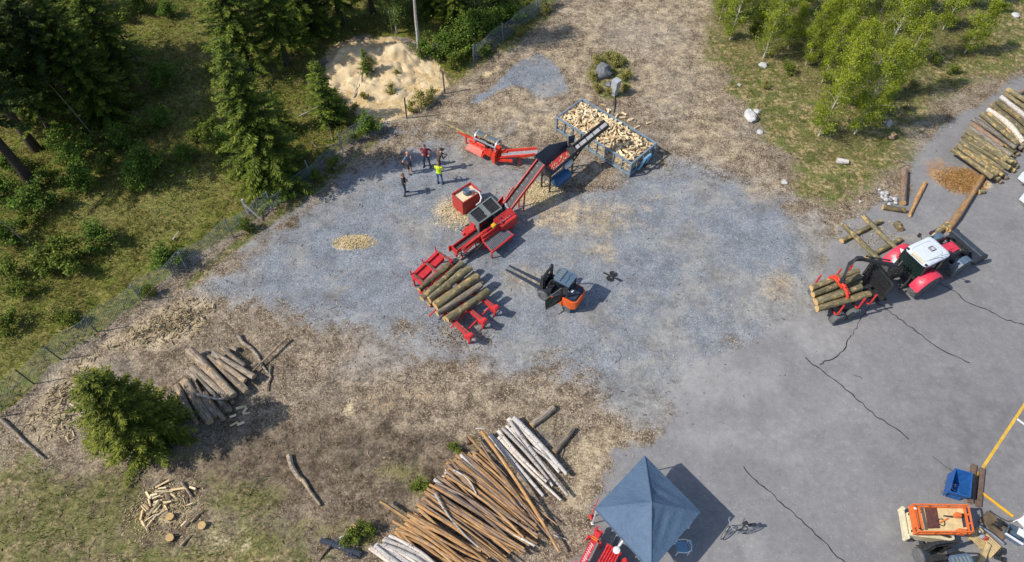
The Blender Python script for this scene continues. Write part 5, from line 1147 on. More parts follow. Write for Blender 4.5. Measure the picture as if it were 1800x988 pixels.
FP = [(-20, 737), (60, 675), (108, 632), (172, 584), (250, 529), (329, 473), (410, 417), (479, 369), (549, 314), (603, 268), (657, 228), (715, 208), (782, 165), (832, 111), (885, 72), (941, 30), (1000, -10)]
fp = [gp(*c_) for c_ in FP]; o = fp[8].copy()
T = thing('wire_fence', 'sagging grey chain-link fence between the forest edge and the gravel', 'fence', o)
for i, p in enumerate(fp):
    b = MB(); q = p - o; hh = 1.55 if i not in (11, 12) else 1.75; ln = Vector((rnd.uniform(-.1, .1), rnd.uniform(-.1, .1), 0)); b.tube(q - Vector((0, 0, .1)), q + Vector((0, 0, hh)) + ln, .035 if i not in (11, 12) else .05, n=7)
    part(b, 'fence_post', 'dark_post' if i in (11, 12, 1, 2, 3) else 'fence', T)
for i in range(len(fp) - 1):
    if i in (10, 11, 12): continue
    b = MB()
    p, q = fp[i] - o, fp[i + 1] - o; L = (q - p).length; nseg = int(L / .16); Hh = 1.45 - (.35 if i in (7, 8) else 0)
    sag = lambda k: Vector((0, 0, -.12 * math.sin(math.pi * k)))
    off = (q - p).normalized().cross(Vector((0, 0, 1)))
    f = lambda k, z: p.lerp(q, k) + Vector((0, 0, z)) + sag(k) * (z / Hh) + off * (.12 * math.sin(math.pi * k * 2 + i) * z / Hh)
    for s in (1, -1):
        for j in range(-9, nseg + 9):
            k0, k1 = j / nseg, (j + s * 9) / nseg; z0, z1 = .03, Hh
            if k0 < 0: z0 += (0 - k0) / (k1 - k0) * (Hh - .03) if k1 != k0 else 0; k0c = 0
            elif k0 > 1: z0 += (1 - k0) / (k1 - k0) * (Hh - .03); k0c = 1
            else: k0c = k0
            if k1 < 0: z1 = .03 + (0 - k0) / (k1 - k0) * (Hh - .03); k1c = 0
            elif k1 > 1: z1 = .03 + (1 - k0) / (k1 - k0) * (Hh - .03); k1c = 1
            else: k1c = k1
            if z0 > Hh or z1 < .03 or abs(z1 - z0) < .02 or not (0 <= k0c <= 1) or z0 >= z1: continue
            b.path([f(k0c, z0), f((k0c + k1c) / 2, (z0 + z1) / 2), f(k1c, z1)], .0045, 3)
    for z in (.06, Hh * .5, Hh): b.path([f(k / 6, z) for k in range(7)], .006, 3)
    part(b, 'wire_mesh', 'fence', T)
A_ = gp(437, 376); b = MB(); b.bar((0, 0, -.1), (-.05, .1, 1.1), .13, .13, up=(1, 0, 0)); b.bar((.0, .0, .8), (.9, -.55, .1), .06, .06)
tag(b.build('fence_stub', 'post', loc=A_), 'pale square wooden post with a leaning brace beside the chain-link fence', 'post')
# ------------------------------------------------------------------ logs
def log(a, b, r0, r1, bark, label, group=None, bow=0.0, end='end_fresh', name='log', cat='log', nr=10, ns=11, rough=.085, knots=2, kink=None):
    a = Vector(a); b = Vector(b); mid = (a + b) / 2; L = (b - a).length
    q = (b - a).to_track_quat('X', 'Z'); mb = MB(); vs = []
    ph = rnd.uniform(0, 6.28); ba = rnd.uniform(0, 6.28)
    lump = [(rnd.random(), rnd.uniform(0, 6.28), rnd.uniform(.1, .3)) for _ in range(knots)]
    for i in range(nr):
        k = i / (nr - 1); r = r0 + (r1 - r0) * k
        cy = math.sin(math.pi * k) * bow; cz = math.sin(math.pi * k) * bow * .3
        if kink: cy += kink[0] * max(0, 1 - abs(k - kink[1]) * 4)
        for j in range(ns):
            th = 2 * math.pi * j / ns
            rr = r * (1 + rough * math.sin(2 * th + ph + k * 3) + rough * .6 * math.sin(3 * th - ph + 5 * k) + rnd.uniform(-.4, .4) * rough)
            for lk, lt, la in lump:
                rr *= 1 + la * math.exp(-((k - lk) * L / .25) ** 2) * max(0, math.cos(th - lt)) ** 2
            vs.append(((k - .5) * L + (rnd.uniform(-.02, .02) if i in (0, nr - 1) else 0), cy + math.cos(th) * rr, cz + math.sin(th) * rr))
    fs = [(i * ns + j, i * ns + (j + 1) % ns, (i + 1) * ns + (j + 1) % ns, (i + 1) * ns + j) for i in range(nr - 1) for j in range(ns)]
    mb.add(vs, fs, 0); mb.add(vs[:ns], [tuple(range(ns))[::-1]], 1); mb.add(vs[-ns:], [tuple(range(ns))], 1)
    o = mb.build(name, [bark, end], angle=50); o.rotation_mode = 'QUATERNION'; o.rotation_quaternion = q; o.location = mid
    return tag(o, label, cat, group)
ORD = 'first second third fourth fifth sixth seventh eighth ninth tenth eleventh twelfth thirteenth fourteenth fifteenth sixteenth seventeenth eighteenth nineteenth twentieth'.split()
TENS = {7: 'seventy', 8: 'eighty', 2: 'twenty', 3: 'thirty', 4: 'forty', 5: 'fifty', 6: 'sixty'}
def nth(i):
    if i < 20: return ORD[i]
    t_, u = divmod(i + 1, 10)
    return (TENS[t_][:-1] + 'ieth') if u == 0 else TENS[t_] + '-' + ORD[u - 1]

# stack at the upper right
zz = Z(4.286, 1380, 120)
S = [((1260, 610), (1560, 820)), ((1300, 578), (1600, 800)), ((1322, 548), (1645, 765)), ((1340, 505), (1668, 695)), ((1368, 472), (1712, 708)), ((1385, 445), (1705, 655)), ((1402, 420), (1640, 592)), ((1415, 382), (1732, 600)), ((1482, 345), (1752, 572)), ((1530, 312), (1795, 560)), ((1560, 272), (1810, 490)), ((1595, 250), (1850, 460)), ((1628, 215), (1865, 400)), ((1648, 185), (1890, 350)), ((1672, 158), (1905, 310))]
bk = ['bark_alder', 'bark_alder', 'bark_alder', 'bark_alder', 'bark_alder', 'bark_grey', 'bark_brown', 'bark_grey', 'bark_alder', 'bark_birch', 'bark_alder', 'bark_alder', 'bark_birch', 'bark_alder', 'bark_alder']
for i, (p, q) in enumerate(S):
    e = rnd.uniform(-.02, .05); pale = i in (9, 12)
    zt_ = .62 + .10 * math.sin(i * 1.9)
    log(zz(*p, zt_), zz(*q, zt_ + e), .165 + rnd.uniform(-.02, .02), .14 + rnd.uniform(-.02, .02), bk[i],
        ('pale crooked log, ' if i == 9 else 'log ') + nth(i) + ' from the lower end, top layer of the tall stack', 'logs stacked at the right edge of the yard', bow=rnd.uniform(-.07, .07) + (.16 if i == 9 else 0), knots=4)
for i in range(14):
    p, q = S[i], S[i + 1]; a = ((p[0][0] + q[0][0]) / 2 + rnd.uniform(-10, 14) + 16, (p[0][1] + q[0][1]) / 2 + rnd.uniform(-8, 8) + 14); b_ = ((p[1][0] + q[1][0]) / 2 + rnd.uniform(-10, 22) + 24, (p[1][1] + q[1][1]) / 2 + rnd.uniform(-6, 14) + 20)
    log(zz(*a, .40), zz(*b_, .40), .15, .14, rnd.choice(['bark_alder', 'bark_grey', 'bark_alder']), 'log ' + nth(i) + ' from the lower end, middle layer of the tall stack', 'logs stacked at the right edge of the yard', bow=rnd.uniform(-.05, .05))
    log(zz(a[0] + 8, a[1] + 16, .15), zz(b_[0] + rnd.uniform(0, 40), b_[1] + 22, .15), .15, .14, rnd.choice(['bark_alder', 'bark_grey', 'bark_brown']), 'log ' + nth(i) + ' from the lower end, bottom layer of the tall stack', 'logs stacked at the right edge of the yard', bow=rnd.uniform(-.05, .05))

# logs on the deck
zz = Z(4.286, 680, 400)
S = [((240, 470), (475, 275), .15), ((262, 538), (562, 262), .17), ((318, 545), (632, 300), .20), ((365, 595), (685, 365), .24), ((378, 650), (712, 432), .17), ((452, 692), (768, 478), .20)]
dl = ['slim dark log tucked against the end platform', 'pale-flecked log, second from the end platform', 'mossy log, third from the end platform', 'thickest log, with an orange peeled patch', 'dark log with white lichen patches', 'thick log nearest the open rails']
for i, (p, q, r) in enumerate(S):
    z0 = 1.02 if i else .86
    log(zz(*p, z0), zz(*q, z0), r, r * .9, 'bark_grey' if i in (4,) else 'bark_alder', dl[i] + ' on the red log deck', 'logs on the red log deck', bow=rnd.uniform(-.04, .04), knots=4)
for i in range(4):
    p, q = S[i + 1][0], S[i + 1][1]; log(zz(p[0] + 52, p[1] + 42, .74), zz(q[0] + 30, q[1] + 40, .74), .13, .12, 'bark_alder', 'lower log under the ' + nth(i + 1) + ' and ' + nth(i + 2) + ' logs on the red log deck', 'logs on the red log deck')

# trailer load
zz = Z(6.59, 1420, 430)
S = [((40, 505), (585, 300), .15), ((55, 582), (602, 362), .16), ((95, 668), (615, 488), .17), ((105, 742), (712, 570), .165)]
tl = ['log farthest from the wheels', 'log second from the far side, split at its end', 'log second from the wheels, under the grapple jaws', 'log nearest the wheels']
for i, (p, q, r) in enumerate(S): log(zz(*p, 1.42), zz(*q, 1.42), r, r * .95, 'bark_alder', tl[i] + ' on top of the timber trailer', 'logs on the timber trailer', bow=rnd.uniform(-.03, .03), knots=4)
for i in range(3):
    p, q = S[i][0], S[i][1]; log(zz(p[0] + 22, p[1] + 60, 1.14), zz(q[0] + 10, q[1] + 62, 1.14), .14, .14, 'bark_alder', 'lower log under the ' + nth(i) + ' and ' + nth(i + 1) + ' logs from the far side of the timber trailer', 'logs on the timber trailer')

log(spM @ Vector((-2.5, .5, .92)), spM @ Vector((-.2, .46, .98)), .1, .11, 'bark_alder', 'mossy log lying on the infeed arm of the small processor', knots=4)
# the four crossed logs and single logs nearby
zz = Z(4.286, 1370, 360)
for p, q, z, r, lb in (((468, 272), (765, 125), .14, .14, 'bearer log lying on asphalt under the two crossed logs, the one away from the trailer'), ((655, 402), (915, 258), .14, .14, 'bearer log under the two crossed logs, the one near the trailer'),
                       ((482, 150), (748, 412), .40, .13, 'log lying across the two bearer logs, on the gravel side'), ((628, 82), (900, 345), .40, .14, 'log lying across the two bearer logs, ending at the tractor mudguard')):
    log(zz(*p, z), zz(*q, z), r, r * .95, 'bark_alder', lb, 'crossed bearer logs behind the tractor', bow=rnd.uniform(-.04, .04), knots=4)
log(at(1590, 299, .2), at(1587, 357, .2), .2, .2, 'bark_brown', 'thick scaly-barked log standing out straight above the stone heap', bow=.02, knots=4)
log(at(1552, 364, .14), at(1577, 368, .14) + Vector((.45, -.1, 0)), .15, .14, 'bark_alder', 'short olive log lying just below the stone heap')
log(at(1627, 321, .1), at(1599, 379, .1), .1, .1, 'bark_pine', 'freshly split yellow log half lying beside the scaly-barked log', name='split_log')
log(at(1622, 326, .1), at(1606, 358, .1), .07, .06, 'bark_pine', 'short split sliver leaning on the yellow split log', name='split_log')
log(at(1730, 307, .17), at(1665, 404, .17), .17, .19, 'bark_pine', 'long peeled orange log running from the stack to the tractor', bow=.05, knots=4)
log(at(1666, 393, .16), at(1643, 413, .16), .17, .16, 'bark_alder', 'short log with pale sawn end behind the tractor cab')
log(at(1671, 397, .2), at(1662, 402, .2), .15, .15, 'bark_alder', 'sawn log slice at the end of the long peeled log', name='log_slice')
p = at(1579, 398, .18); log(p + Vector((0, .28, 0)), p + Vector((.05, -.24, 0)), .17, .17, 'bark_alder', 'short half-split log block on its own between crossed logs and tractor', name='log_block', cat='log')
p = at(1726, 337, .12); log(p + Vector((-.2, 0, 0)), p + Vector((.15, .05, 0)), .14, .12, 'bark_alder', 'stubby offcut at the lower end of the tall log stack', name='log_block')
log(at(1470, 281, .14), at(1491, 284.5, .14), .15, .15, 'bark_birch', 'short pale grey log lying in the meadow grass', end='end_old', name='log_block')
p = at(1567, 242, .1); log(p, p + Vector((.02, .02, .3)), .2, .17, 'bark_brown', 'small broken stump in the shade by the young birches', name='tree_stump', cat='stump')
log(at(1785, 168, .2), at(1815, 150, .2), .13, .13, 'bark_brown', 'dark log end at the right picture edge above the tall stack')

# old pile left of the yard
zz = Z(2.3077, 0, 560)
S = [((770, 128), (948, 312), .17, .5), ((748, 250), (852, 420), .17, .35), ((778, 198), (925, 322), .13, .45), ((866, 142), (1032, 236), .13, .42), ((852, 152), (1000, 298), .14, .30), ((900, 118), (992, 192), .09, .35), ((884, 172), (996, 252), .11, .5), ((738, 330), (800, 425), .10, .2), ((798, 292), (880, 395), .10, .25), ((780, 240), (872, 398), .10, .2), ((832, 300), (908, 408), .09, .25), ((880, 260), (945, 340), .09, .15), ((920, 230), (1010, 300), .08, .15), ((720, 270), (772, 372), .12, .15), ((935, 118), (960, 128), .08, .2), ((760, 210), (800, 250), .12, .3), ((1018, 195), (1036, 182), .07, .12), ((905, 330), (935, 375), .09, .15)]
LB3 = ['thickest long log on top', 'thick dark log nearest the spruce bush', 'long log left of the thickest one', 'upper log of the right pair', 'lower log of the right pair, starting beside it', 'short log farthest up the yard', 'log below the right pair', 'thin log end under the spruce branches', 'short lower log right of the dark one', 'lower log behind the bleached thin pole', 'log end sticking out below the bleached pole', 'thin log beneath the thickest one', 'thin log at the lower right corner', 'log half hidden by the spruce bush', 'short stub lying across the top', 'short block at the upper left tip', 'short block by the crooked dry log', 'small log end at the bottom']
for i, (p, q, r, z) in enumerate(S):
    r *= 1.25
    log(zz(*p, z), zz(*q, z), r, r * .85, 'bark_old', LB3[i] + ' in the old grey pile', 'weathered logs piled beside the spruce bush', end='end_old', bow=rnd.uniform(-.06, .06), rough=.09, knots=3)
def branch(pts, r, bark, label, name='branch', cat='branch', n=7):
    P_ = [Vector(p) for p in pts]; o = P_[0].copy(); k = len(P_); mb = MB()
    mb.path([p - o for p in P_], [r * (1 - .55 * i / (k - 1)) for i in range(k)], n)
    return tag(mb.build(name, bark, loc=o), label, cat)
EX = [((846, 165), (980, 300), .10, .16), ((820, 250), (905, 350), .10, .42), ((795, 225), (890, 330), .09, .5), ((765, 300), (830, 410), .10, .38), ((870, 300), (925, 372), .09, .4), ((835, 190), (900, 260), .08, .3), ((930, 205), (1005, 285), .07, .32), ((735, 290), (785, 400), .10, .3)]
LBX = ['low log between the thickest log and the right pair', 'pale log beneath the bleached pole', 'slim log left of the thickest log', 'log leaning over the dark log nearest the bush', 'short log at the lower end of the thickest log', 'stub in the gap above the right pair', 'thin log along the right rim', 'log at the bush side of the dark log']
for (p, q, r, z), lb in zip(EX, LBX): log(zz(*p, z), zz(*q, z), r, r * .85, rnd.choice(['bark_old', 'bark_grey']), lb + ' in the old grey pile', 'weathered logs piled beside the spruce bush', end='end_old', bow=rnd.uniform(-.05, .05), rough=.09, knots=3)
branch([zz(*c_, .55) for c_ in ((800, 308), (840, 318), (880, 326), (912, 325))], .07, 'bark_birch', 'thin bleached pole lying across the old grey log pile')
branch([zz(*c_, .1) for c_ in ((966, 68), (985, 98), (1018, 120), (1045, 150), (1062, 188), (1088, 222))], .11, 'bark_old', 'crooked dry log lying right of the old grey pile')
branch([zz(*c_, .26) for c_ in ((1160, 80), (1095, 145), (1030, 207), (1012, 225))], .07, 'bark_old', 'straight bleached pole crossing the crooked dry log')
branch([zz(*c_, .08) for c_ in ((1098, 192), (1094, 225), (1100, 238), (1088, 262), (1083, 292))], .07, 'bark_old', 'short dark crooked stick below the crossed pole')
zz = Z(1, 0, 0)
branch([zz(*c_, .1) for c_ in ((508, 800), (512, 818), (524, 838), (534, 846), (545, 864), (563, 888))], .13, 'bark_old', 'long crooked dead branch lying alone on the dark soil')
branch([zz(*c_, .1) for c_ in ((0, 736), (25, 758), (48, 782), (78, 806))], .09, 'bark_old', 'long dead pole at the left picture edge below the chip heap')
branch([zz(*c_, .07) for c_ in ((36, 772), (60, 790), (68, 803))], .07, 'bark_birch', 'short pale stick touching the long dead pole by the chip heap')
for pts, lb in ((((570, 262), (592, 255), (616, 242)), 'grey dead branch over the fence line below the tall spruce'), (((549, 252), (557, 261), (565, 262)), 'bent grey twig left of the dead branches at the fence'), (((565, 290), (583, 268), (586, 262)), 'grey branch slanting down from the dead branches at the fence'),
                (((528, 207), (555, 193), (572, 183)), 'thin pale dead branch in the shade right of the tall spruce'), (((563, 208), (590, 192), (608, 177)), 'thin pale dead branch near the shaded sand edge'), (((612, 192), (630, 203)), 'short pale stick on the sand edge'),
                (((622, 172), (630, 150), (641, 118)), 'leaning white dead stem at the edge of the sand'), (((306, 424), (316, 410)), 'short pale stick in the brown grass left of the fence'), (((585, 248), (577, 215), (571, 200)), 'thin grey dead stem standing by the fence branches')):
    up = 'stem' in lb; k = len(pts); branch([gp(*c_, (.05 + (.5 * (i / (k - 1)) if up else .08))) for i, c_ in enumerate(pts)], .05, 'bark_birch' if ('white' in lb or 'pale' in lb) else 'bark_grey', lb)

# long pole pile in front
zz = Z(3.314, 620, 690)
TOPS = [(108, 905), (178, 872), (228, 825), (292, 812), (160, 635), (234, 748), (335, 705), (345, 690), (400, 615), (440, 585), (468, 540), (500, 505), (545, 470), (575, 400), (610, 372), (660, 360), (700, 345), (676, 255), (750, 228)]
ENDS = [(470, 1165), (540, 1120), (600, 1080), (640, 1050), (690, 1040), (640, 1060), (760, 1010), (800, 1000), (850, 985), (905, 965), (960, 950), (985, 920), (1010, 890), (1060, 850), (1020, 745), (1065, 700), (1095, 705), (1190, 770), (1140, 850)]
def ip(lst, k):
    x = k * (len(lst) - 1); i = min(int(x), len(lst) - 2); f = x - i; return (lst[i][0] * (1 - f) + lst[i + 1][0] * f, lst[i][1] * (1 - f) + lst[i + 1][1] * f)
T2 = [(110, 915), (180, 875), (232, 822), (300, 780), (335, 700), (400, 620), (450, 580), (490, 520), (550, 460), (580, 395), (640, 365), (700, 350), (760, 330)]
E2 = [(480, 1150), (560, 1100), (640, 1060), (740, 1030), (830, 1000), (930, 970), (985, 930), (1020, 880), (1055, 840), (1040, 790), (1050, 740), (1090, 720), (1130, 760)]
G_ = 'long poles in the big pile by the tent'
NP = 84; cnt = {}
for i in range(NP):
    k = (i + .5) / NP; a, b_ = ip(T2, min(1, max(0, k + rnd.uniform(-.012, .012)))), ip(E2, min(1, max(0, k + rnd.uniform(-.055, .055))))
    d = (b_[0] - a[0], b_[1] - a[1]); s0, s1 = rnd.uniform(-.05, .05), rnd.uniform(-.22, .10); a = (a[0] - d[0] * s0, a[1] - d[1] * s0); b_ = (b_[0] + d[0] * s1, b_[1] + d[1] * s1)
    bark = 'bark_birch' if k < .14 else ('bark_pine' if (k < .34 or rnd.random() < .55) else 'bark_brown')
    if k >= .2 and rnd.random() < .03: bark = 'bark_birch'
    z = .18 + .5 * math.sin(math.pi * min(1, k * 1.0)) * rnd.uniform(.75, 1.15)
    if k < .14: z = .2 + .3 * rnd.random()
    kind = {'bark_birch': 'white birch', 'bark_pine': 'orange pine', 'bark_brown': 'brown-barked pine'}[bark]; cnt[kind] = cnt.get(kind, -1) + 1
    r = rnd.uniform(.046, .082) * (1.55 if k < .14 else 1)
    log(zz(*a, z), zz(*b_, z * rnd.uniform(.75, 1.0)), r, r * rnd.uniform(.55, .8), bark, f'{kind} pole, {nth(cnt[kind])} of its kind from the left in the long pile', G_, bow=rnd.uniform(-.22, .22), nr=11, ns=9, rough=.07, knots=4, name='pole', cat='pole')
for i in range(26):
    k = .12 + .84 * (i + .5) / 26; a, b_ = ip(T2, k), ip(E2, min(1, k + rnd.uniform(-.05, .05))); z = .07 + .22 * math.sin(math.pi * k) * rnd.random()
    bark = rnd.choice(['bark_brown', 'bark_pine', 'bark_brown']); r = rnd.uniform(.07, .1)
    d = (b_[0] - a[0], b_[1] - a[1]); s1 = rnd.uniform(-.1, .06)
    log(zz(*a, z), zz(b_[0] + d[0] * s1, b_[1] + d[1] * s1, z), r, r * .7, bark, f'pole {nth(i)} from the left, bottom layer of the long pile', G_, bow=rnd.uniform(-.1, .1), nr=8, ns=8, name='pole', cat='pole')
SP = [((160, 633), (690, 1010), .08, 'bark_pine', 'longest orange pole, sticking out far at the left of the long pile', .55), ((234, 747), (640, 1045), .07, 'bark_pine', 'bright orange pole just below the longest orange pole', .5), ((676, 255), (1075, 760), .07, 'bark_pine', 'orange pole sticking out at the upper end of the long pile', .6), ((750, 226), (1200, 925), .09, 'bark_pine', 'crooked orange pole at the upper end, next to the birch logs', .62), ((742, 290), (1145, 840), .05, 'bark_brown', 'thin dark pole over the upper end of the long pile', .66), ((700, 360), (1192, 772), .05, 'bark_pine', 'thin pole crossing the upper end of the long pile at a flat angle', .5),
      ((480, 590), (735, 905), .05, 'bark_birch', 'thin white pole lying diagonally over the middle of the long pile', .86), ((585, 450), (720, 590), .05, 'bark_birch', 'short white pole on the upper part of the long pile', .8), ((545, 455), (500, 490), .09, 'bark_birch', 'stubby white birch end at the upper left rim of the long pile', .5)]
for p, q, r, bark, lb, z in SP: log(zz(*p, z), zz(*q, z * .85), r, r * .6, bark, lb, G_, bow=rnd.uniform(-.15, .2), nr=11, ns=9, name='pole', cat='pole', knots=3)
BS = [((800, 248), (1110, 602), .105), ((850, 258), (1215, 628), .09), ((846, 222), (1130, 520), .085), ((872, 208), (1140, 508), .10), ((896, 195), (1165, 545), .08), ((912, 165), (1252, 600), .09), ((905, 152), (1205, 465), .11), ((936, 145), (1247, 476), .135), ((925, 205), (1090, 420), .08), ((1010, 300), (1195, 440), .07), ((830, 300), (1010, 520), .06)]
for i, (p, q, r) in enumerate(BS):
    z = .15 + (.2 if i in (2, 5, 7) else .08 if i % 2 else 0)
    log(zz(*p, z), zz(*q, z), r, r * .7, 'bark_birch', ('thickest white birch log, outermost' if i == 7 else f'white birch log, {nth(i)} from the pine poles') + ' in the birch bundle', 'white birch logs above the long pile', bow=rnd.uniform(-.08, .08), nr=10, ns=9, rough=.05, name='birch_log', cat='log')
log(zz(1042, 192, .15), zz(1172, 85, .15), .15, .15, 'bark_old', 'short brown log farthest out beyond the white birch bundle'); log(zz(1172, 348, .15), zz(1285, 212, .15), .15, .14, 'bark_old', 'short brown log close beside the white birch bundle')
for pts, lb in ((((1045, 185), (1075, 240), (1110, 290), (1160, 335), (1200, 400)), 'thin bent branch between the two short brown logs'), (((680, 240), (740, 262), (790, 275)), 'thin grey twig lying over the upper pole tips'), (((1228, 330), (1215, 380)), 'short twig under the short brown log'), (((1170, 830), (1245, 855)), 'short white stick beyond the right end of the long pile'), (((715, 210), (770, 213)), 'short pale stick above the pole tips')):
    branch([zz(*c_, .06) for c_ in pts], .04, 'bark_birch' if 'white' in lb or 'pale' in lb else 'bark_old', lb)
p = zz(665, 278, .1); log(p + Vector((-.1, .1, 0)), p + Vector((.1, -.15, 0)), .12, .12, 'bark_brown', 'small brown log block beside the upper pole tips', name='log_block')

# ------------------------------------------------------------------ firewood
def split_mesh(seed):
    r_ = random.Random(seed); L = r_.uniform(.28, .38); w_ = r_.uniform(.08, .14); h_ = r_.uniform(.06, .11)
    typ = seed % 3
    if typ == 0: sec = [(-w_ / 2, -h_ / 2), (w_ / 2, -h_ / 2), (w_ * .1, h_ / 2)]
    elif typ == 1: sec = [(-w_ / 2, -h_ / 2), (w_ / 2, -h_ / 2), (w_ * .45, h_ / 2), (-w_ * .2, h_ * .55)]
    else: sec = [(-w_ / 2, -h_ / 2), (0, -h_ * .62), (w_ / 2, -h_ / 2), (w_ * .15, h_ / 2), (-w_ * .1, h_ * .5)]
    k = len(sec); mb = MB(); vs = []
    for i, x in enumerate((-L / 2, 0, L / 2)):
        vs += [(x + r_.uniform(-.012, .012), y * r_.uniform(.85, 1.1), z * r_.uniform(.85, 1.1)) for y, z in sec]
    mb.add(vs, [tuple(range(k))[::-1], tuple(range(2 * k, 3 * k))]); 
    for i in range(2):
        for j in range(k): mb.add([vs[i * k + j], vs[i * k + (j + 1) % k], vs[(i + 1) * k + (j + 1) % k], vs[(i + 1) * k + j]], [(0, 1, 2, 3)], 1 if (j == 0 and seed % 2) else 0)
    return mb
FW = []
for s in range(14):
    mb = split_mesh(s); me = bpy.data.meshes.new('firewood_piece'); me.from_pydata(mb.v, [], mb.f); me.materials.append(M['split']); me.materials.append(M['bark_old']); me.polygons.foreach_set('material_index', mb.mi); me.update(); FW.append(me)
def piece(loc, rot, label, group, name='firewood_piece', sc=1.0):
    o = link(name, rnd.choice(FW)); o.location = loc; o.rotation_euler = rot; o.scale = (sc, sc, sc)
    return tag(o, label, 'firewood', group)
def surf(x, y): return .98 + .34 * math.exp(-((x - 3.0) / 1.4) ** 2 - ((y + 1.3) / .9) ** 2) + .16 * math.exp(-((x - 1.0) / 1.2) ** 2) * math.sin(math.pi * -y / 2.45) + .16 * math.exp(-((x - 5.0) / 1.2) ** 2) * math.sin(math.pi * -y / 2.45)
n = 0; NXp, NYp = 20, 13
for i in range(NXp):
    for j in range(NYp):
        x = .2 + 5.55 * (i + .5 + rnd.uniform(-.4, .4)) / NXp; y = -.16 - 2.13 * (j + .5 + rnd.uniform(-.4, .4)) / NYp
        p = ctM @ Vector((x, y, surf(x, y) + rnd.uniform(-.03, .08)))
        piece(p, (rnd.uniform(-3, 3), rnd.uniform(-.45, .45), rnd.uniform(0, 6.28)), 'split pale firewood piece heaped on top in the blue-grey mesh container', 'firewood in the mesh container', sc=rnd.uniform(.85, 1.15))
mb = MB()
from mathutils import Euler
for i in range(1180):
    pm = split_mesh(i); x, y = rnd.uniform(.2, 5.75), rnd.uniform(-2.28, -.17)
    z = surf(x, y) - rnd.uniform(.06, .2)
    if i < 700: y = (-.09 - rnd.random() * .1) if i % 4 else (-2.36 + rnd.random() * .1); z = rnd.uniform(.26, 1.02)
    if 700 <= i < 800: x = rnd.choice((.14, 5.8)); z = rnd.uniform(.3, 1.0)
    e = Euler((rnd.uniform(-3, 3), rnd.uniform(-.35, .35), rnd.uniform(-.5, .5) if i < 700 else (1.57 + rnd.uniform(-.4, .4) if i < 800 else rnd.uniform(0, 6.28)))).to_matrix()
    mb.add([e @ Vector(v) + Vector((x, y, z)) for v in pm.v], pm.f, 0)
    mb.mi[-len(pm.f):] = pm.mi
mb.box(.25, 5.7, -2.2, -.25, .25, .82)
o = mb.build('firewood_mass', ['split', 'bark_old']); o.matrix_world = ctM; tag(o, 'packed firewood below the top layer in the mesh container', 'firewood', None, 'stuff')
zz = Z(5.814, 960, 160)
for i, (x, y) in enumerate(((585, 140), (640, 190), (735, 250), (722, 258), (780, 270), (795, 232), (855, 300), (870, 290), (1050, 322), (930, 368), (700, 285), (640, 205))):
    piece(zz(x, y, .07), (rnd.uniform(-3, 3), rnd.uniform(-.15, .15), rnd.uniform(0, 6.28)), 'split firewood piece fallen on the ground along the far side of the mesh container', 'firewood fallen behind the mesh container', sc=1.15)
piece(zz(1045, 762, .06), (0, 0, .4), 'single firewood piece on the ground below the container hook', None)
zz = Z(7.055, 220, 820)
FP2 = [((330, 255), (425, 175)), ((385, 258), (535, 180)), ((410, 275), (510, 262)), ((262, 315), (310, 395)), ((290, 405), (312, 500)), ((240, 480), (305, 545)), ((215, 505), (275, 570)), ((185, 668), (215, 540)), ((245, 690), (375, 600)), ((285, 640), (350, 500)), ((335, 385), (480, 370)), ((345, 410), (450, 365)), ((360, 450), (470, 415)), ((370, 520), (430, 430)), ((365, 575), (440, 470)), ((405, 615), (500, 545)), ((455, 615), (540, 560)), ((390, 320), (590, 315)), ((560, 300), (735, 262)), ((505, 320), (520, 430)), ((525, 330), (550, 425)), ((480, 465), (580, 440)), ((765, 490), (845, 455)), ((700, 755), (770, 680)), ((290, 740), (330, 690)), ((215, 685), (240, 735)), ((265, 770), (245, 740)), ((800, 255), (870, 280)), ((490, 490), (515, 540)), ((320, 690), (395, 590)), ((300, 600), (345, 520)), ((420, 340), (520, 300)), ((570, 345), (620, 385)), ((725, 400), (745, 450)), ((330, 360), (390, 345)), ((350, 480), (420, 440))]
for i, (p, q) in enumerate(FP2):
    a, b_ = zz(*p, .1), zz(*q, .1); d = b_ - a; o = piece((a + b_) / 2 + Vector((0, 0, rnd.uniform(-.02, .12))), (rnd.uniform(-3, 3), rnd.uniform(-.1, .1), math.atan2(d.y, d.x)), 'pale split firewood stick in the scattered heap below the round spruce bush', 'firewood heap below the spruce bush'); o.scale.x = max(.9, d.length / .33); o.scale.y = o.scale.z = .8
for (x, y), lb in (((568, 628), 'round pale log slice lying in the scattered firewood heap'), ((966, 738), 'round pale log slice lying right of the scattered firewood heap'), ((570, 888), 'half-buried pale log slice below the scattered firewood heap')):
    p = zz(x, y, 0); log(p + Vector((0, 0, .02)), p + Vector((.02, -.03, .2)), .17, .165, 'bark_old', lb, name='log_slice', nr=3, ns=18, rough=.03, knots=0)
branch([zz(*c_, .1) for c_ in ((695, 195), (760, 280), (825, 385))], .07, 'bark_old', 'dark thick stick above the round log slices'); branch([zz(*c_, .1) for c_ in ((815, 695), (900, 600), (975, 540))], .05, 'bark_old', 'long dark stick between the two round log slices'); branch([zz(*c_, .08) for c_ in ((690, 985), (760, 900), (810, 850))], .05, 'bark_old', 'dark stick near the lower picture edge below the slices')
zz = Z(2.3077, 0, 560)
for i, (x, y) in enumerate(((985, 358), (1000, 385), (992, 372), (945, 394), (950, 428), (976, 424), (972, 362))): piece(zz(x, y, .07), (rnd.uniform(-3, 3), 0, rnd.uniform(.2, 1.2)), 'short split firewood piece lying at the lower end of the old grey log pile', 'firewood by the old grey pile')
p = at(622, 930); log(p + Vector((0, 0, 0)), p + Vector((0, 0, .14)), .16, .15, 'bark_old', 'pale log slice in the grass above the dark blue beam', name='log_slice', nr=3, ns=16, knots=0)

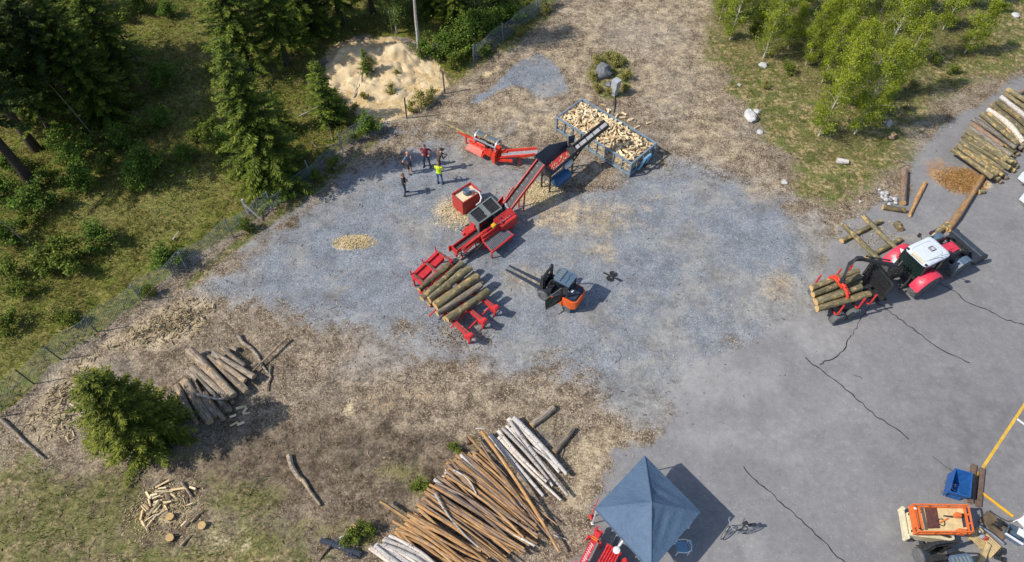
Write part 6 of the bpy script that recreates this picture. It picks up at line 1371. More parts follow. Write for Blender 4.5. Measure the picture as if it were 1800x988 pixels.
# ------------------------------------------------------------------ stones
def rock(px, py, r, mat, label, group=None, name='boulder', sc=(1, 1, .6), cat='stone'):
    b = MB(); b.sphere((0, 0, 0), 1, n=12, rings=9); s = rnd.uniform(0, 50); vs = []
    for v in b.v:
        v = Vector(v); k = 1 + .5 * (vnoise(np.array([v.x * 1.3 + v.z + s]), np.array([v.y * 1.3 - v.z + s]), 1.3, 4)[0] - .5) + .22 * (vnoise(np.array([v.x * 3 + s]), np.array([v.y * 3 + v.z * 2]), 1.5, 9)[0] - .5)
        vs.append((v.x * k * r * sc[0], v.y * k * r * sc[1], v.z * k * r * sc[2]))
    b.v = vs; p = gp(px, py); o = b.build(name, mat, loc=(p.x, p.y, p.z + r * sc[2] * .45), angle=30); o.rotation_euler.z = rnd.uniform(0, 6)
    return tag(o, label, cat, group)
rock(1318, 207, .48, 'rock', 'largest pale boulder, at the meadow edge right of the dirt track', sc=(1.1, .8, .7)); rock(1330, 197, .22, 'rock', 'small pale stone touching the largest pale boulder'); rock(1336, 233, .22, 'rock', 'pale stone just below the largest boulder'); rock(1341, 116, .3, 'rock', 'white stone at the foot of a young birch'); rock(1299, 150, .14, 'rock', 'small pale stone above the largest boulder'); rock(1733, 36, .26, 'rock', 'light stone between the birches at the upper right'); rock(1784, 28, .3, 'rock', 'grey rough stone near the upper right corner'); rock(1563, 218, .28, 'rock', 'pale broken stone in the birch shade', sc=(1.2, .6, .5)); rock(1378, 321, .2, 'rock', 'flat pale stone where meadow meets gravel'); rock(1555, 215, .1, 'rock', 'tiny pale stone beside the broken stone'); rock(1512, 355, .09, 'rock', 'small tan stone left of the stone heap')
rock(1060, 132, .68, 'dark_rock', 'big dark lichen-speckled boulder in a tuft of grass behind the cabinet', sc=(.8, .9, .8)); rock(1070, 150, .25, 'dark_rock', 'small dark rock at the foot of the lichen-speckled boulder'); rock(772, 85, .45, 'dark_rock', 'grey boulder under the trees right of the birch trunk'); rock(588, 955, .15, 'rock', 'small pale stone left of the dark blue beam'); rock(604, 948, .16, 'rock', 'speckled grey stone above the dark blue beam')
zz = Z(6.586, 1460, 280)
for i in range(26):
    a = rnd.random(); x, y = 560 + rnd.random() * 190, 0; y = 350 + (x - 560) * .62 + rnd.uniform(-.0, 1) * (120 if x < 680 else 70) - 10
    o = rock(1460 + x / 6.586, 280 + y / 6.586, rnd.uniform(.08, .16), 'rock' if rnd.random() < .8 else 'dark_rock', 'fist to head-sized pale stone in the heap between the two logs', 'stones in the heap by the logs', 'stone'); o.location.z += rnd.uniform(0, .12)
# ------------------------------------------------------------------ vegetation
def nrm(v): return v / (np.linalg.norm(v, axis=1, keepdims=True) + 1e-9)
def trunk_mesh(h, r, lean=0.0, tip=.02, n=8, seed=0):
    r_ = random.Random(seed); mb = MB(); k = 9
    pts = [(lean * (i / (k - 1)) ** 2 * h * .1 + r_.uniform(-.02, .02) * h * .1, r_.uniform(-.02, .02) * h * .1, h * i / (k - 1) - (.15 if i == 0 else 0)) for i in range(k)]
    rr = [r * (1.25 if i == 0 else 1) * (1 - i / (k - 1)) + tip for i in range(k)]
    mb.path(pts, rr, n); return mb
def spruce_crown(h, r, z0, seed, per=7, dz=.34, leafL=.24, shape=.85, col=((.05, .095, .010), (.115, .165, .017), (.25, .29, .033)), step=.07):
    g = np.random.default_rng(seed); C = []; D = []; Nn = []; Ls = []; Ws = []; Ti = []; bm = MB()
    z = z0
    while z < h * .985:
        k = (z - z0) / (h - z0); Lb = r * (1 - k) ** shape + .12
        cnt = max(4, int(per * (.55 + .45 * (1 - k)))); a0 = g.uniform(0, 6.28)
        for j in range(cnt):
            a = a0 + 6.283 * j / cnt + g.uniform(-.25, .25); L = Lb * g.uniform(.6, 1.18); zb_ = z + g.uniform(-.12, .12)
            m = max(3, int(L / step)); s = np.linspace(.08, 1, m)
            droop = -.28 * L * s ** 1.4 + .12 * L * s ** 3 + k * .35 * L * s
            px = np.cos(a) * L * s; py = np.sin(a) * L * s; pz = zb_ + droop
            if L > .5: bm.path([(0, 0, zb_), (px[m // 2], py[m // 2], pz[m // 2]), (px[-1], py[-1], pz[-1])], [.022, .014, .005], 3)
            wid = .09 + .15 * math.sqrt(L) * np.sin(np.pi * np.clip(s * .85 + .12, 0, 1))
            for sgn in (-1, 1, 0, 0):
                o_ = np.stack([px, py, pz], 1) + g.normal(0, .03, (m, 3))
                if sgn: dirx = np.cos(a + sgn * .85); diry = np.sin(a + sgn * .85); d = np.stack([np.full(m, dirx), np.full(m, diry), g.uniform(-.35, .05, m)], 1); l_ = wid * g.uniform(.8, 1.3, m) + .08
                else: d = np.stack([np.cos(a) + g.normal(0, .35, m), np.sin(a) + g.normal(0, .35, m), g.uniform(-.75, .25, m)], 1); l_ = np.full(m, leafL) * g.uniform(.6, 1.1, m)
                up = np.stack([g.normal(0, .35, m), g.normal(0, .35, m), np.ones(m)], 1)
                C.append(o_); D.append(d); Nn.append(up); Ls.append(l_); Ws.append(np.maximum(.035, l_ * g.uniform(.2, .32, m)))
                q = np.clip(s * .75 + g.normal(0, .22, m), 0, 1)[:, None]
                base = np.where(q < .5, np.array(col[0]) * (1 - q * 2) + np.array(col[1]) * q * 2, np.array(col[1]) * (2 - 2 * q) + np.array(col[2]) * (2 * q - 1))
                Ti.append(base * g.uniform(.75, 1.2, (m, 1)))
        z += dz * (1.0 - .35 * k) * g.uniform(.85, 1.15)
    C, D, Nn = np.concatenate(C), np.concatenate(D), np.concatenate(Nn)
    V = leafset(C, D, Nn, np.concatenate(Ls), np.concatenate(Ws)); Ti = np.concatenate(Ti)
    return V, Ti, bm
def spruce_proto(h, r, z0, seed, **kw):
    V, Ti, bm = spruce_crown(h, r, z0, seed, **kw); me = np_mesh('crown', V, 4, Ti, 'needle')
    mb = trunk_mesh(h, .018 * h + .03, seed=seed); mb.v += []
    base = len(mb.v); mb.v += bm.v; mb.f += [[base + i for i in f] for f in bm.f]; mb.mi += [0] * len(bm.f)
    return mb, me
def plant_tree(proto, name, label, loc, rz=0, sc=1.0, group=None, cat='tree', trunk='trunk', first=[]):
    T = thing(name, label, cat, loc, rz, group); T.scale = (sc, sc, sc)
    mb, me = proto
    if not isinstance(mb, bpy.types.Mesh):
        o = mb.build('trunk', trunk, T, angle=60); proto[0] = o.data
    else: link('trunk', mb, T)
    link('crown', me, T); return T
SPR = [list(spruce_proto(10.0, 2.55, .4, 1, per=9, dz=.3)), list(spruce_proto(12.0, 2.5, 2.2, 2)), list(spruce_proto(4.2, 1.15, .2, 3, per=6, dz=.26, leafL=.18, step=.07))]
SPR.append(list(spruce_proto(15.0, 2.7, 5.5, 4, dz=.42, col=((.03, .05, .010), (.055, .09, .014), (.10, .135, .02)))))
spr = [(0, 482, 318, 1.0, 'tall sunlit spruce reaching the gravel, largest in front of the fence', 1.0),
       (1, 440, 128, .95, 'tall spruce right behind the largest sunlit spruce', 2.1), (1, 505, 112, .85, 'dark spruce left of the sand heap', 3.3), (0, 540, 58, 1.0, 'dark spruce at the upper edge behind the sand heap', 4.0),
       (2, 580, 214, 1.15, 'small sunlit spruce at the left rim of the sand', .5), (2, 646, 132, .52, 'knee-high spruce growing in the sand', 2.5), (2, 500, 232, .8, 'young spruce in the shade of the largest spruce', 4.4),
       (1, 600, 40, .9, 'dark spruce behind the sand heap at the upper edge', 1.5), (1, 655, 22, .8, 'shaded spruce left of the birch trunk', 5.2), (0, 800, 40, .62, 'dark spruce right of the birch trunk', .9), (2, 880, 25, 1.2, 'small dark spruce behind the chain-link fence', 3.9), (0, 770, 10, .9, 'spruce at the upper edge right of the birch', 2.2),
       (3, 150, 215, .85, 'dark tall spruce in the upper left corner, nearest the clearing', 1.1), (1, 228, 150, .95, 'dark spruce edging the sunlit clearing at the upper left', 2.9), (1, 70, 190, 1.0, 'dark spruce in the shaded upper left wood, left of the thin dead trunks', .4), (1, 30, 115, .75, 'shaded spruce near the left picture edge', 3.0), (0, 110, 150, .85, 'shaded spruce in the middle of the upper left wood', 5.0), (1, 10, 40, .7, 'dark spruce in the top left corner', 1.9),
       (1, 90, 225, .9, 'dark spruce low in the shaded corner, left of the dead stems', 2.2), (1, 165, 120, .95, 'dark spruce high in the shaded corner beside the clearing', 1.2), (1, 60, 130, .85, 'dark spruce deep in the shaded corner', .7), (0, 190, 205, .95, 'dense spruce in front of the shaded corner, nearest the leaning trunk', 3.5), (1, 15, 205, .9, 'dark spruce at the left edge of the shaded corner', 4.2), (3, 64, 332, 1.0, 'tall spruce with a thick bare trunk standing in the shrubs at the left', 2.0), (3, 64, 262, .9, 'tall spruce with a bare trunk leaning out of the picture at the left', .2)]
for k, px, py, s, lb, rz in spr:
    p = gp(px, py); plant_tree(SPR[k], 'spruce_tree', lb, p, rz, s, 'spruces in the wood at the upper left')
# trees standing just outside the picture, which shade the wood
for i, (x, y, s) in enumerate(((-49, 36, 1.0), (-47, 33, .9))):
    plant_tree(SPR[3], 'spruce_tree', 'tall dark spruce of the wood standing beyond the left picture edge', Vector((x, y, 0)), i * 1.3, s, 'spruces beyond the picture edge')
# broad spruce bush
V, Ti, bm = spruce_crown(6.2, 2.15, .1, 8, per=11, dz=.24, leafL=.22, shape=.62, col=((.05, .08, .009), (.125, .155, .017), (.28, .29, .032)), step=.07)
T = thing('spruce_bush', 'broad round sunlit spruce bush standing left of the old log pile', 'bush', gp(264, 772), .6, None)
mb = trunk_mesh(5.2, .1, seed=3); mb.build('trunk', 'trunk', T); link('crown', np_mesh('crown', V, 4, Ti, 'needle'), T)

def leafy(h, r, z0, seed, n, L=.10, clump=26, col=((.14, .20, .014), (.28, .345, .024), (.44, .48, .05)), bend=.0, droop=.4, sparse=1.0):
    """airy crown: twigs around the stem with small leaves on them"""
    g = np.random.default_rng(seed); bm = MB(); C = []; cl = []
    for i in range(clump):
        z = z0 + (h - z0) * (i + .5) / clump; k = (z - z0) / (h - z0); rad = r * (math.sin(math.pi * min(1, k * .8 + .18)) ** .8) * g.uniform(.45, 1.15)
        a = g.uniform(0, 6.28); e = np.array([math.cos(a) * rad, math.sin(a) * rad, z + rad * .5]); s = np.array([0, 0, z - .1])
        bm.path([tuple(s), tuple((s + e) / 2 + np.array([0, 0, .1])), tuple(e)], [.018, .012, .004], 3)
        m = n // clump; t_ = g.uniform(.25, 1.1, m)[:, None]
        C.append(s + (e - s) * t_ + g.normal(0, 1, (m, 3)) * np.array([.17, .17, .15]) * (r * .9) + np.array([0, 0, -.0])); cl.append(np.full(m, g.uniform(.7, 1.2)))
    C = np.concatenate(C); cl = np.concatenate(cl); N = len(C)
    D = g.normal(0, 1, (N, 3)); D[:, 2] -= droop; U = np.stack([g.normal(0, .6, N), g.normal(0, .6, N), np.ones(N)], 1)
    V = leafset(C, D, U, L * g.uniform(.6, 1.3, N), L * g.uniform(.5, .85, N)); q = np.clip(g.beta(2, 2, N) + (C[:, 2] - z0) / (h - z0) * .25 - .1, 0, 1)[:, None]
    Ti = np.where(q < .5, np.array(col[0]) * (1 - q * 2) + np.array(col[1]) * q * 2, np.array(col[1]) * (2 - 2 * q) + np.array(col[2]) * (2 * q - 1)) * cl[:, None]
    return V, Ti, bm
def leafy_proto(h, r, z0, seed, n, tr=.04, **kw):
    V, Ti, bm = leafy(h, r, z0, seed, n, **kw); mb = trunk_mesh(h * .97, tr, .6, .008, 7, seed); b0 = len(mb.v); mb.v += bm.v; mb.f += [[b0 + i for i in f] for f in bm.f]; mb.mi += [0] * len(bm.f)
    return [mb, np_mesh('crown', V, 4, Ti, 'leaf')]
BIR = [leafy_proto(6.2, 1.05, .5, 21, 8200, .05, clump=48, L=.09), leafy_proto(6.8, 1.2, .6, 22, 9600, .055, clump=52, L=.09), leafy_proto(4.4, 1.0, .4, 23, 6800, .035, clump=40, L=.09)]
bir = [(1, 1439, 238, 1.0, 'young birch with the lowest foot of the birch group, left of two white stems'), (1, 1502, 236, 1.0, 'young birch beside the lowest one, its white stem standing free'), (0, 1467, 184, 1.0, 'young birch in the middle of the dense birch group'), (1, 1546, 112, 1.05, 'bright tall birch at the right of the dense group'), (0, 1444, 146, .85, 'thin birch at the left rim of the dense group'), (0, 1562, 165, .95, 'birch at the right rim of the dense group'),
       (1, 1528, 60, .8, 'bright birch at the top edge of the dense group'), (0, 1416, 114, .8, 'slim birch with a long bare white stem'), (1, 1342, 102, .95, 'birch growing above the white stone'), (0, 1283, 70, .9, 'birch nearest the dirt track at the top'), (2, 1476, 62, 1.1, 'small birch near the top edge above the dense group'), (2, 1300, 20, 1.1, 'birch at the top edge beside the dirt track'), (0, 1370, 40, .9, 'birch at the top edge, third from the dirt track'),
       (2, 1695, 94, .95, 'lone small birch nearest the path at the upper right'), (2, 1657, 52, 1.0, 'small birch above the lone one at the upper right'), (2, 1698, 12, 1.0, 'small birch at the top edge of the right meadow'), (2, 1580, 35, 1.0, 'small birch behind the bright tall birch'), (2, 1410, 20, 1.0, 'small thin birch at the top edge'), (2, 1330, 55, .9, 'small bushy birch between the two left birches'), (2, 1385, 85, .8, 'low bushy birch just above the bare white stem'), (2, 1500, 20, 1.1, 'bushy birch at the top edge, right of the track side group'), (2, 1545, 200, .6, 'lowest bushy birch sapling at the right of the dense group'), (2, 1435, 90, 1.0, 'bushy birch above the left rim of the dense group'), (2, 1620, 20, 1.0, 'bushy birch at the top edge, right of the bright tall birch'), (2, 1480, 130, .9, 'bushy birch hidden inside the dense group'), (2, 1265, 35, .9, 'bushy sapling right at the dirt track edge')]
for i, (k, px, py, s, lb) in enumerate(bir): plant_tree(BIR[k], 'birch_tree', lb, gp(px, py), i * 2.1, s, 'young birches in the meadow', trunk='bark_birch')
OLD = leafy_proto(11, 1.7, 5.0, 31, 9000, .13, clump=40, col=((.05, .09, .014), (.10, .155, .025), (.16, .22, .04)), L=.13)
plant_tree(OLD, 'birch_tree', 'old birch with a thick bright white trunk above the sand heap', gp(738, 94), 0, 1.0, None, trunk='bark_birch')
MID = leafy_proto(5.5, 1.3, 1.0, 32, 8000, .06, clump=45, col=((.06, .10, .016), (.12, .18, .03), (.19, .26, .05)), L=.11)
plant_tree(MID, 'birch_tree', 'light green birch left of the old white trunk', gp(698, 58), 1.0, 1.0, None, trunk='bark_birch'); plant_tree(MID, 'birch_tree', 'light green birch behind the fence at the top', gp(836, 42), 2.0, .9, None, trunk='bark_birch')
plant_tree(MID, 'birch_tree', 'light green tree between the two tall spruces at the top', gp(480, 60), 3.0, 1.0, None, trunk='bark_birch'); plant_tree(MID, 'birch_tree', 'light green tree in the sunlit clearing at the top left', gp(180, 30), 3.6, .9, None, trunk='bark_grey')
# bare dead stems in the wood
for b_, h, r, tilt, lb in (((208, 210), 3.4, .03, (-.35, .2), 'thin dead grey stem in the dark wood, right one of two'), ((172, 248), 4.2, .03, (-.3, .15), 'thin dead grey stem in the dark wood, left one of two'), ((246, 108), 3.5, .09, (-.45, .3), 'leaning grey dead trunk at the edge of the sunlit clearing'), ((58, 437), 3.5, .045, (-.3, .1), 'slim grey stem among the shrubs at the left edge'), ((14, 490), 1.2, .05, (-.2, .1), 'slim grey stem at the left edge below the other'), ((352, 200), 1.6, .02, (-.1, .1), 'thin bare sapling stem left of the largest spruce'), ((710, 20), 3, .04, (0, 0), 'thin grey stem left of the old birch trunk'), ((690, 60), 2.5, .04, (0, 0), 'thin dead stem under the light green birch')):
    p = gp(*b_); mb = MB(); mb.path([(0, 0, -.1), (tilt[0] * h * .4, tilt[1] * h * .4, h * .5), (tilt[0] * h, tilt[1] * h, h)], [r, r * .8, r * .4], 6); tag(mb.build('dead_stem', 'bark_grey', loc=p), lb, 'dead stem')
# shrubs
SH = [leafy_proto(1.4, .95, .15, 41, 2000, .02, clump=14, L=.13, col=((.05, .095, .014), (.11, .19, .025), (.20, .29, .04))), leafy_proto(1.0, .7, .1, 42, 1100, .02, clump=12, L=.12, col=((.07, .10, .014), (.15, .20, .028), (.25, .30, .045))), leafy_proto(.8, .6, .05, 43, 800, .015, clump=10, L=.1, col=((.15, .15, .035), (.29, .27, .07), (.45, .4, .14)))]
sh = [(0, 294, 152, 1.1), (0, 286, 222, .8), (1, 255, 235, 1), (0, 264, 302, 1.2), (0, 250, 330, .9), (0, 180, 432, 1.0), (1, 122, 458, 1.5), (1, 125, 478, 1.3), (0, 75, 370, 1.2), (1, 60, 395, 1.0), (0, 30, 300, .9), (1, 90, 320, 1.0), (0, 150, 330, 1.0), (0, 140, 290, 1.1), (1, 190, 300, 1.0), (0, 215, 260, .9), (1, 160, 260, 1.0), (0, 115, 260, 1.0), (1, 370, 240, 1.0), (0, 395, 265, .9), (1, 350, 250, .9), (0, 330, 280, .7), (1, 80, 480, 1.0), (1, 30, 490, 1.1), (0, 20, 430, 1.0), (1, 50, 520, .9), (1, 265, 520, .7), (0, 300, 468, .9), (1, 320, 452, .8), (1, 435, 405, .8), (0, 505, 350, .7), (1, 560, 318, .7), (1, 585, 300, .8), (0, 650, 235, .9), (1, 620, 250, .7), (2, 745, 185, 1.2), (2, 760, 175, .9), (2, 700, 135, .6), (2, 655, 118, .8), (2, 640, 175, .7), (2, 690, 165, .8), (2, 725, 195, .8), (2, 625, 195, .6), (1, 800, 118, 1.1), (0, 815, 90, 1.3), (0, 780, 100, 1.2), (1, 850, 95, .9), (0, 860, 60, 1.2), (0, 900, 40, 1.0), (0, 590, 205, .9), (0, 830, 60, 1.2), (0, 745, 100, .8), (1, 130, 570, .8), (2, 105, 560, 1.0), (1, 20, 580, 1.0), (0, 10, 350, 1.1), (1, 120, 180, 1.0), (0, 150, 50, 1.1), (0, 175, 15, 1.2), (1, 215, 40, 1.0), (0, 250, 20, 1.0), (0, 300, 30, .8), (2, 960, 22, .9), (2, 915, 62, .8), (1, 590, 180, .8), (1, 625, 945, .7), (1, 650, 935, .6), (1, 736, 858, .6), (1, 798, 790, .5), (2, 1100, 140, .8), (2, 1050, 112, .8), (2, 1085, 115, .9), (2, 1070, 105, .8), (2, 1042, 140, .7), (2, 1050, 160, .7), (2, 1098, 160, .7), (2, 1070, 165, .6), (1, 1290, 30, .9), (1, 1325, 60, .8), (1, 1400, 70, .9), (1, 1385, 130, .7), (1, 1500, 110, 1.0), (1, 1520, 190, .9), (1, 1590, 100, .9), (1, 1610, 60, .9), (1, 1640, 110, .7), (1, 1670, 130, .6), (1, 1720, 60, .8), (1, 1750, 20, .8), (1, 1455, 50, 1.0), (2, 1345, 155, .6), (2, 1600, 150, .6)]
words = ['bright green bushy shrub', 'yellow-green low shrub', 'dry olive tuft-like shrub']
place = lambda x, y: ('in the meadow around the young birches' if x > 1240 else 'in the rough grass at the lower left' if y > 800 and x < 560 else 'in the grass around the dark boulder' if 1000 < x < 1120 and y < 200 else 'by the long pole pile' if y > 700 else 'along the chain-link fence at the top' if x > 740 and y < 130 else 'by the sand heap' if 570 < x < 790 and y < 215 else 'on the verge below the chain-link fence' if x > 260 and y > 215 and (y - 722) > -.76 * x - 10 else 'in the upper left wood' if y < 130 else 'in the shaded wood at the left' if x < 300 and y < 350 else 'in the undergrowth left of the fence')
seen = {}
for k, px, py, s in sh:
    if s <= 0: continue
    lb = words[k] + ' ' + place(px, py); seen.setdefault(lb, []).append((k, px, py, s))
for lb, l in seen.items():
    l.sort(key=lambda q: q[1])
    for i, (k, px, py, s) in enumerate(l):
        full = lb if len(l) == 1 else f'{lb}, {nth(i)} from the left'
        plant_tree(SH[k], 'shrub', full, gp(px, py), px * .7, s, 'shrubs around the yard', 'shrub', trunk='trunk')

# sand heap
b = MB(); n = 60; ctr = at(672, 128); vs = []
def sandz(x, y):
    dx, dy = x - ctr.x, y - ctr.y; e = lambda cx, cy, sx, sy, h: h * math.exp(-((dx - cx) / sx) ** 2 - ((dy - cy) / sy) ** 2)
    a, c_ = at(618, 105) - ctr, at(700, 98) - ctr
    return e(a.x, a.y, 1.2, 1.6, 1.0) + e(c_.x, c_.y, 1.7, 1.4, 1.1) + e(.3, -1.2, 2.6, 1.2, .25)
for j in range(n + 1):
    for i in range(n + 1):
        u, v = i / n * 2 - 1, j / n * 2 - 1; rr = max(abs(u), abs(v)); l_ = math.hypot(u, v) + 1e-6; k = rr / l_
        x, y = ctr.x + u * k * 4.6, ctr.y - .2 + v * k * 3.2; q = max(0, 1 - (u * k) ** 2 - (v * k) ** 2)
        z = gz(x, y) - .04 + (sandz(x, y) + .08 + .45 * (fbm(np.array([x]), np.array([y]), .8, 8)[0] - .5) - .25 * max(0, .12 - abs(fbm(np.array([x]), np.array([y]), .7, 15)[0] - .5)) / .12 + .22 * (fbm(np.array([x]), np.array([y]), 2.2, 9)[0] - .5)) * min(1, max(0, q + .55 * (fbm(np.array([x]), np.array([y]), .6, 44)[0] - .62)) * 4) - .06
        vs.append((x - ctr.x, y - ctr.y, z))
b.add(vs, [(j * (n + 1) + i, j * (n + 1) + i + 1, (j + 1) * (n + 1) + i + 1, (j + 1) * (n + 1) + i) for j in range(n) for i in range(n)])
tm = NT('sand_heap'); P_ = tm.pos(); a1, a2 = tm.noise(P_, 1.1, 5), tm.noise(P_, 8, 5, .7); tm.bump(tm.math('ADD', a1, tm.math('MULTIPLY', a2, .4)), .7, .08)
M['sandheap'] = tm.out(tm.ramp(tm.math('ADD', tm.math('MULTIPLY', a1, .6), tm.math('MULTIPLY', a2, .4)), (.34, (.46, .34, .19)), (.5, (.61, .48, .29)), (.66, (.74, .62, .42))), .95)
tag(b.build('sand_heap', 'sandheap', loc=(ctr.x, ctr.y, 0), angle=60), 'heap of yellow sand at the edge of the spruce wood', 'sand heap')
for pts, r, lb in ((((640, 78), (650, 90)), .05, 'dark stick lying on top of the sand heap'), (((590, 88), (612, 76), (622, 84)), .05, 'dark root arching over the left crest of the sand heap'), (((712, 105), (722, 128)), .02, 'bare sapling in the bright sand')):
    branch([gp(x, y, sandz(at(x, y).x, at(x, y).y) * .8 + .1 + (.5 * i if 'sapling' in lb else 0)) for i, (x, y) in enumerate(pts)], r, 'bark_old', lb)

# ------------------------------------------------------------------ stuff: grass, undergrowth and litter
def scatter(n, dens, x0=-41, x1=41, y0=6, y1=52):
    """random points; density given by a function of x, y in 0..1"""
    x = npr.uniform(x0, x1, n); y = npr.uniform(y0, y1, n); k = npr.random(n) < dens(x, y); return x[k], y[k]
def blades(n, dens, hmin, hmax, wd, cols, name, label, spread=.5, per=3, mat='grass'):
    x, y = scatter(n, dens); x = np.repeat(x, per) + npr.normal(0, .05, len(x) * per); y = np.repeat(y, per) + npr.normal(0, .05, len(y) * per); m = len(x)
    a = npr.uniform(0, 6.28, m); h_ = npr.uniform(hmin, hmax, m); t_ = npr.uniform(.2, 1.0, m) * spread
    b0 = np.stack([x, y, gzv(x, y) - .01], 1); tip = b0 + np.stack([np.cos(a) * h_ * t_ * 1.2, np.sin(a) * h_ * t_ * 1.2, h_ * np.sqrt(np.maximum(.1, 1 - t_ * .6))], 1)
    s = np.stack([-np.sin(a), np.cos(a), np.zeros(m)], 1) * (wd * npr.uniform(.6, 1.3, m) / 2)[:, None]
    V = np.stack([b0 - s, b0 + s, tip], 1)
    f = fbm(x, y, .55, 77); q = np.clip((f - .5) * 3.2 + .5 + npr.normal(0, .22, m), 0, 1)[:, None]
    T_ = np.array(cols[0]) * (1 - q) + np.array(cols[1]) * q; T_ = T_ * npr.uniform(.7, 1.25, (m, 1))
    tag(link(name, np_mesh(name, V, 3, T_, mat)), label, 'grass', None, 'stuff')
blades(130000, lambda x, y: np.clip(zw('R', x, y) * 1.2 - .2, 0, 1) * np.clip((fbm(x, y, .8, 55) - .32) * 3, .05, 1), .08, .30, .035, ((.36, .29, .12), (.11, .165, .025)), 'grass', 'tufts of dry and green grass on the meadow and verges', 1.1)
blades(120000, lambda x, y: np.clip(zw('F', x, y) * 1.2 - .2, 0, 1) * np.clip((fbm(x, y, .7, 56) - .3) * 3, .1, 1), .12, .5, .04, ((.30, .25, .075), (.14, .185, .02)), 'grass', 'brown and green grass of the forest floor', 1.2)
# leafy ground cover
x, y = scatter(115000, lambda x, y: zw('F', x, y) * np.clip((fbm(x, y, .5, 91) - .40) * 5, 0, 1)); m = len(x)
C = np.stack([x, y, gzv(x, y) + npr.uniform(.05, .7, m) * np.clip((fbm(x, y, .5, 91) - .34) * 5, .2, 1.3)], 1); D = npr.normal(0, 1, (m, 3)); D[:, 2] *= .35; U = np.stack([npr.normal(0, .4, m), npr.normal(0, .4, m), np.ones(m)], 1)
q = npr.random((m, 1)); V = leafset(C, D, U, npr.uniform(.08, .2, m), npr.uniform(.05, .11, m))
tag(link('undergrowth', np_mesh('undergrowth', V, 4, (np.array((.06, .09, .01)) * (1 - q) + np.array((.22, .27, .03)) * q) * npr.uniform(.7, 1.2, (m, 1)), 'leaf')), 'leafy green ground cover between the trees of the wood', 'undergrowth', None, 'stuff')
# wood chips, splinters and twigs
def chips(n, dens, L, W, H, cols, name, label, zoff=.0, x0=-41, x1=41, y0=6, y1=52, stack=None):
    x, y = scatter(n, dens, x0, x1, y0, y1); m = len(x); a = npr.uniform(0, 6.28, m); l_ = npr.uniform(*L, m) / 2; w_ = npr.uniform(*W, m) / 2; h_ = npr.uniform(*H, m)
    d = np.stack([np.cos(a), np.sin(a), npr.uniform(-.3, .3, m)], 1); s = np.stack([-np.sin(a), np.cos(a), npr.uniform(-.3, .3, m)], 1)
    c_ = np.stack([x, y, gzv(x, y) + h_ * .5 + zoff], 1)
    if stack is not None: c_[:, 2] += stack(x, y) * npr.random(m)
    l_, w_, h_ = l_[:, None], w_[:, None], h_[:, None]; up = np.array([0, 0, 1.0])
    top = [c_ + d * l_ + s * w_ * .6 + up * h_ * .5, c_ - d * l_ + s * w_ + up * h_ * .5, c_ - d * l_ - s * w_ * .8 + up * h_ * .5, c_ + d * l_ - s * w_ + up * h_ * .5]
    bt = [v - up * h_ for v in top]
    faces = [np.stack([top[0], top[1], top[2], top[3]], 1)] + [np.stack([top[i], bt[i], bt[(i + 1) % 4], top[(i + 1) % 4]], 1) for i in range(4)]
    q = npr.random((m, 1)) ** 1.2; T_ = (np.array(cols[0]) * (1 - q) + np.array(cols[1]) * q) * npr.uniform(.75, 1.15, (m, 1))
    tag(link(name, np_mesh(name, np.concatenate(faces), 4, np.concatenate([T_] * 5), 'chip')), label, 'wood litter', None, 'stuff')
openg = lambda x, y: (1 - zw('A', x, y)) * (1 - zw('F', x, y)) * (1 - zw('S', x, y))
chips(34000, lambda x, y: openg(x, y) * np.clip((fbm(x, y, .5, 61) - .34) * 1.7 + (fbm(x, y, 1.7, 62) - .5) * 1.2 + zw('T', x, y) * .2, 0, 1) * (1 - .75 * zw('G', x, y)) * (1 - .5 * zw('R', x, y)), (.04, .15), (.012, .03), (.008, .018), ((.18, .13, .075), (.66, .54, .35)), 'wood_chips', 'pale wood chips and splinters strewn over dirt and gravel')
chips(28000, lambda x, y: openg(x, y) * np.clip((fbm(x, y, .5, 71) - .3) * 1.6 + (fbm(x, y, 1.9, 72) - .5) * 1.2, 0, 1) * (1 - .9 * np.minimum(1, zw('T', x, y) * 1.3)) * (1 - .85 * zw('G', x, y)), (.05, .2), (.015, .04), (.01, .03), ((.06, .045, .035), (.19, .14, .10)), 'bark_litter', 'dark bark bits strewn over the dirt')
mound = [tuple(at(*c_).xy) for c_ in ((40, 740), (110, 650), (240, 565), (330, 518), (395, 535), (340, 600), (180, 625), (150, 700), (145, 790), (60, 775))]
sdm = sdist(mound).reshape(NY, NX)
def inm(x, y):
    i = np.clip(np.rint((x - X0) / ST).astype(int), 0, NX - 1); j = np.clip(np.rint((y - Y0) / ST).astype(int), 0, NY - 1); return np.clip(-sdm[j, i] / 1.2, 0, 1)
chips(30000, inm, (.08, .36), (.02, .06), (.012, .035), ((.14, .10, .06), (.66, .53, .33)), 'wood_chips', 'deep pile of bark strips and offcuts along the fence at the left', .0, -34, -12, 8, 24, lambda x, y: inm(x, y) * .4)
def near(px, py, r, ry=None):
    p = at(px, py); ry = ry or r
    return lambda x, y: np.clip(1.3 * (1 - np.hypot((x - p.x) / r, (y - p.y) / ry)), 0, 1)
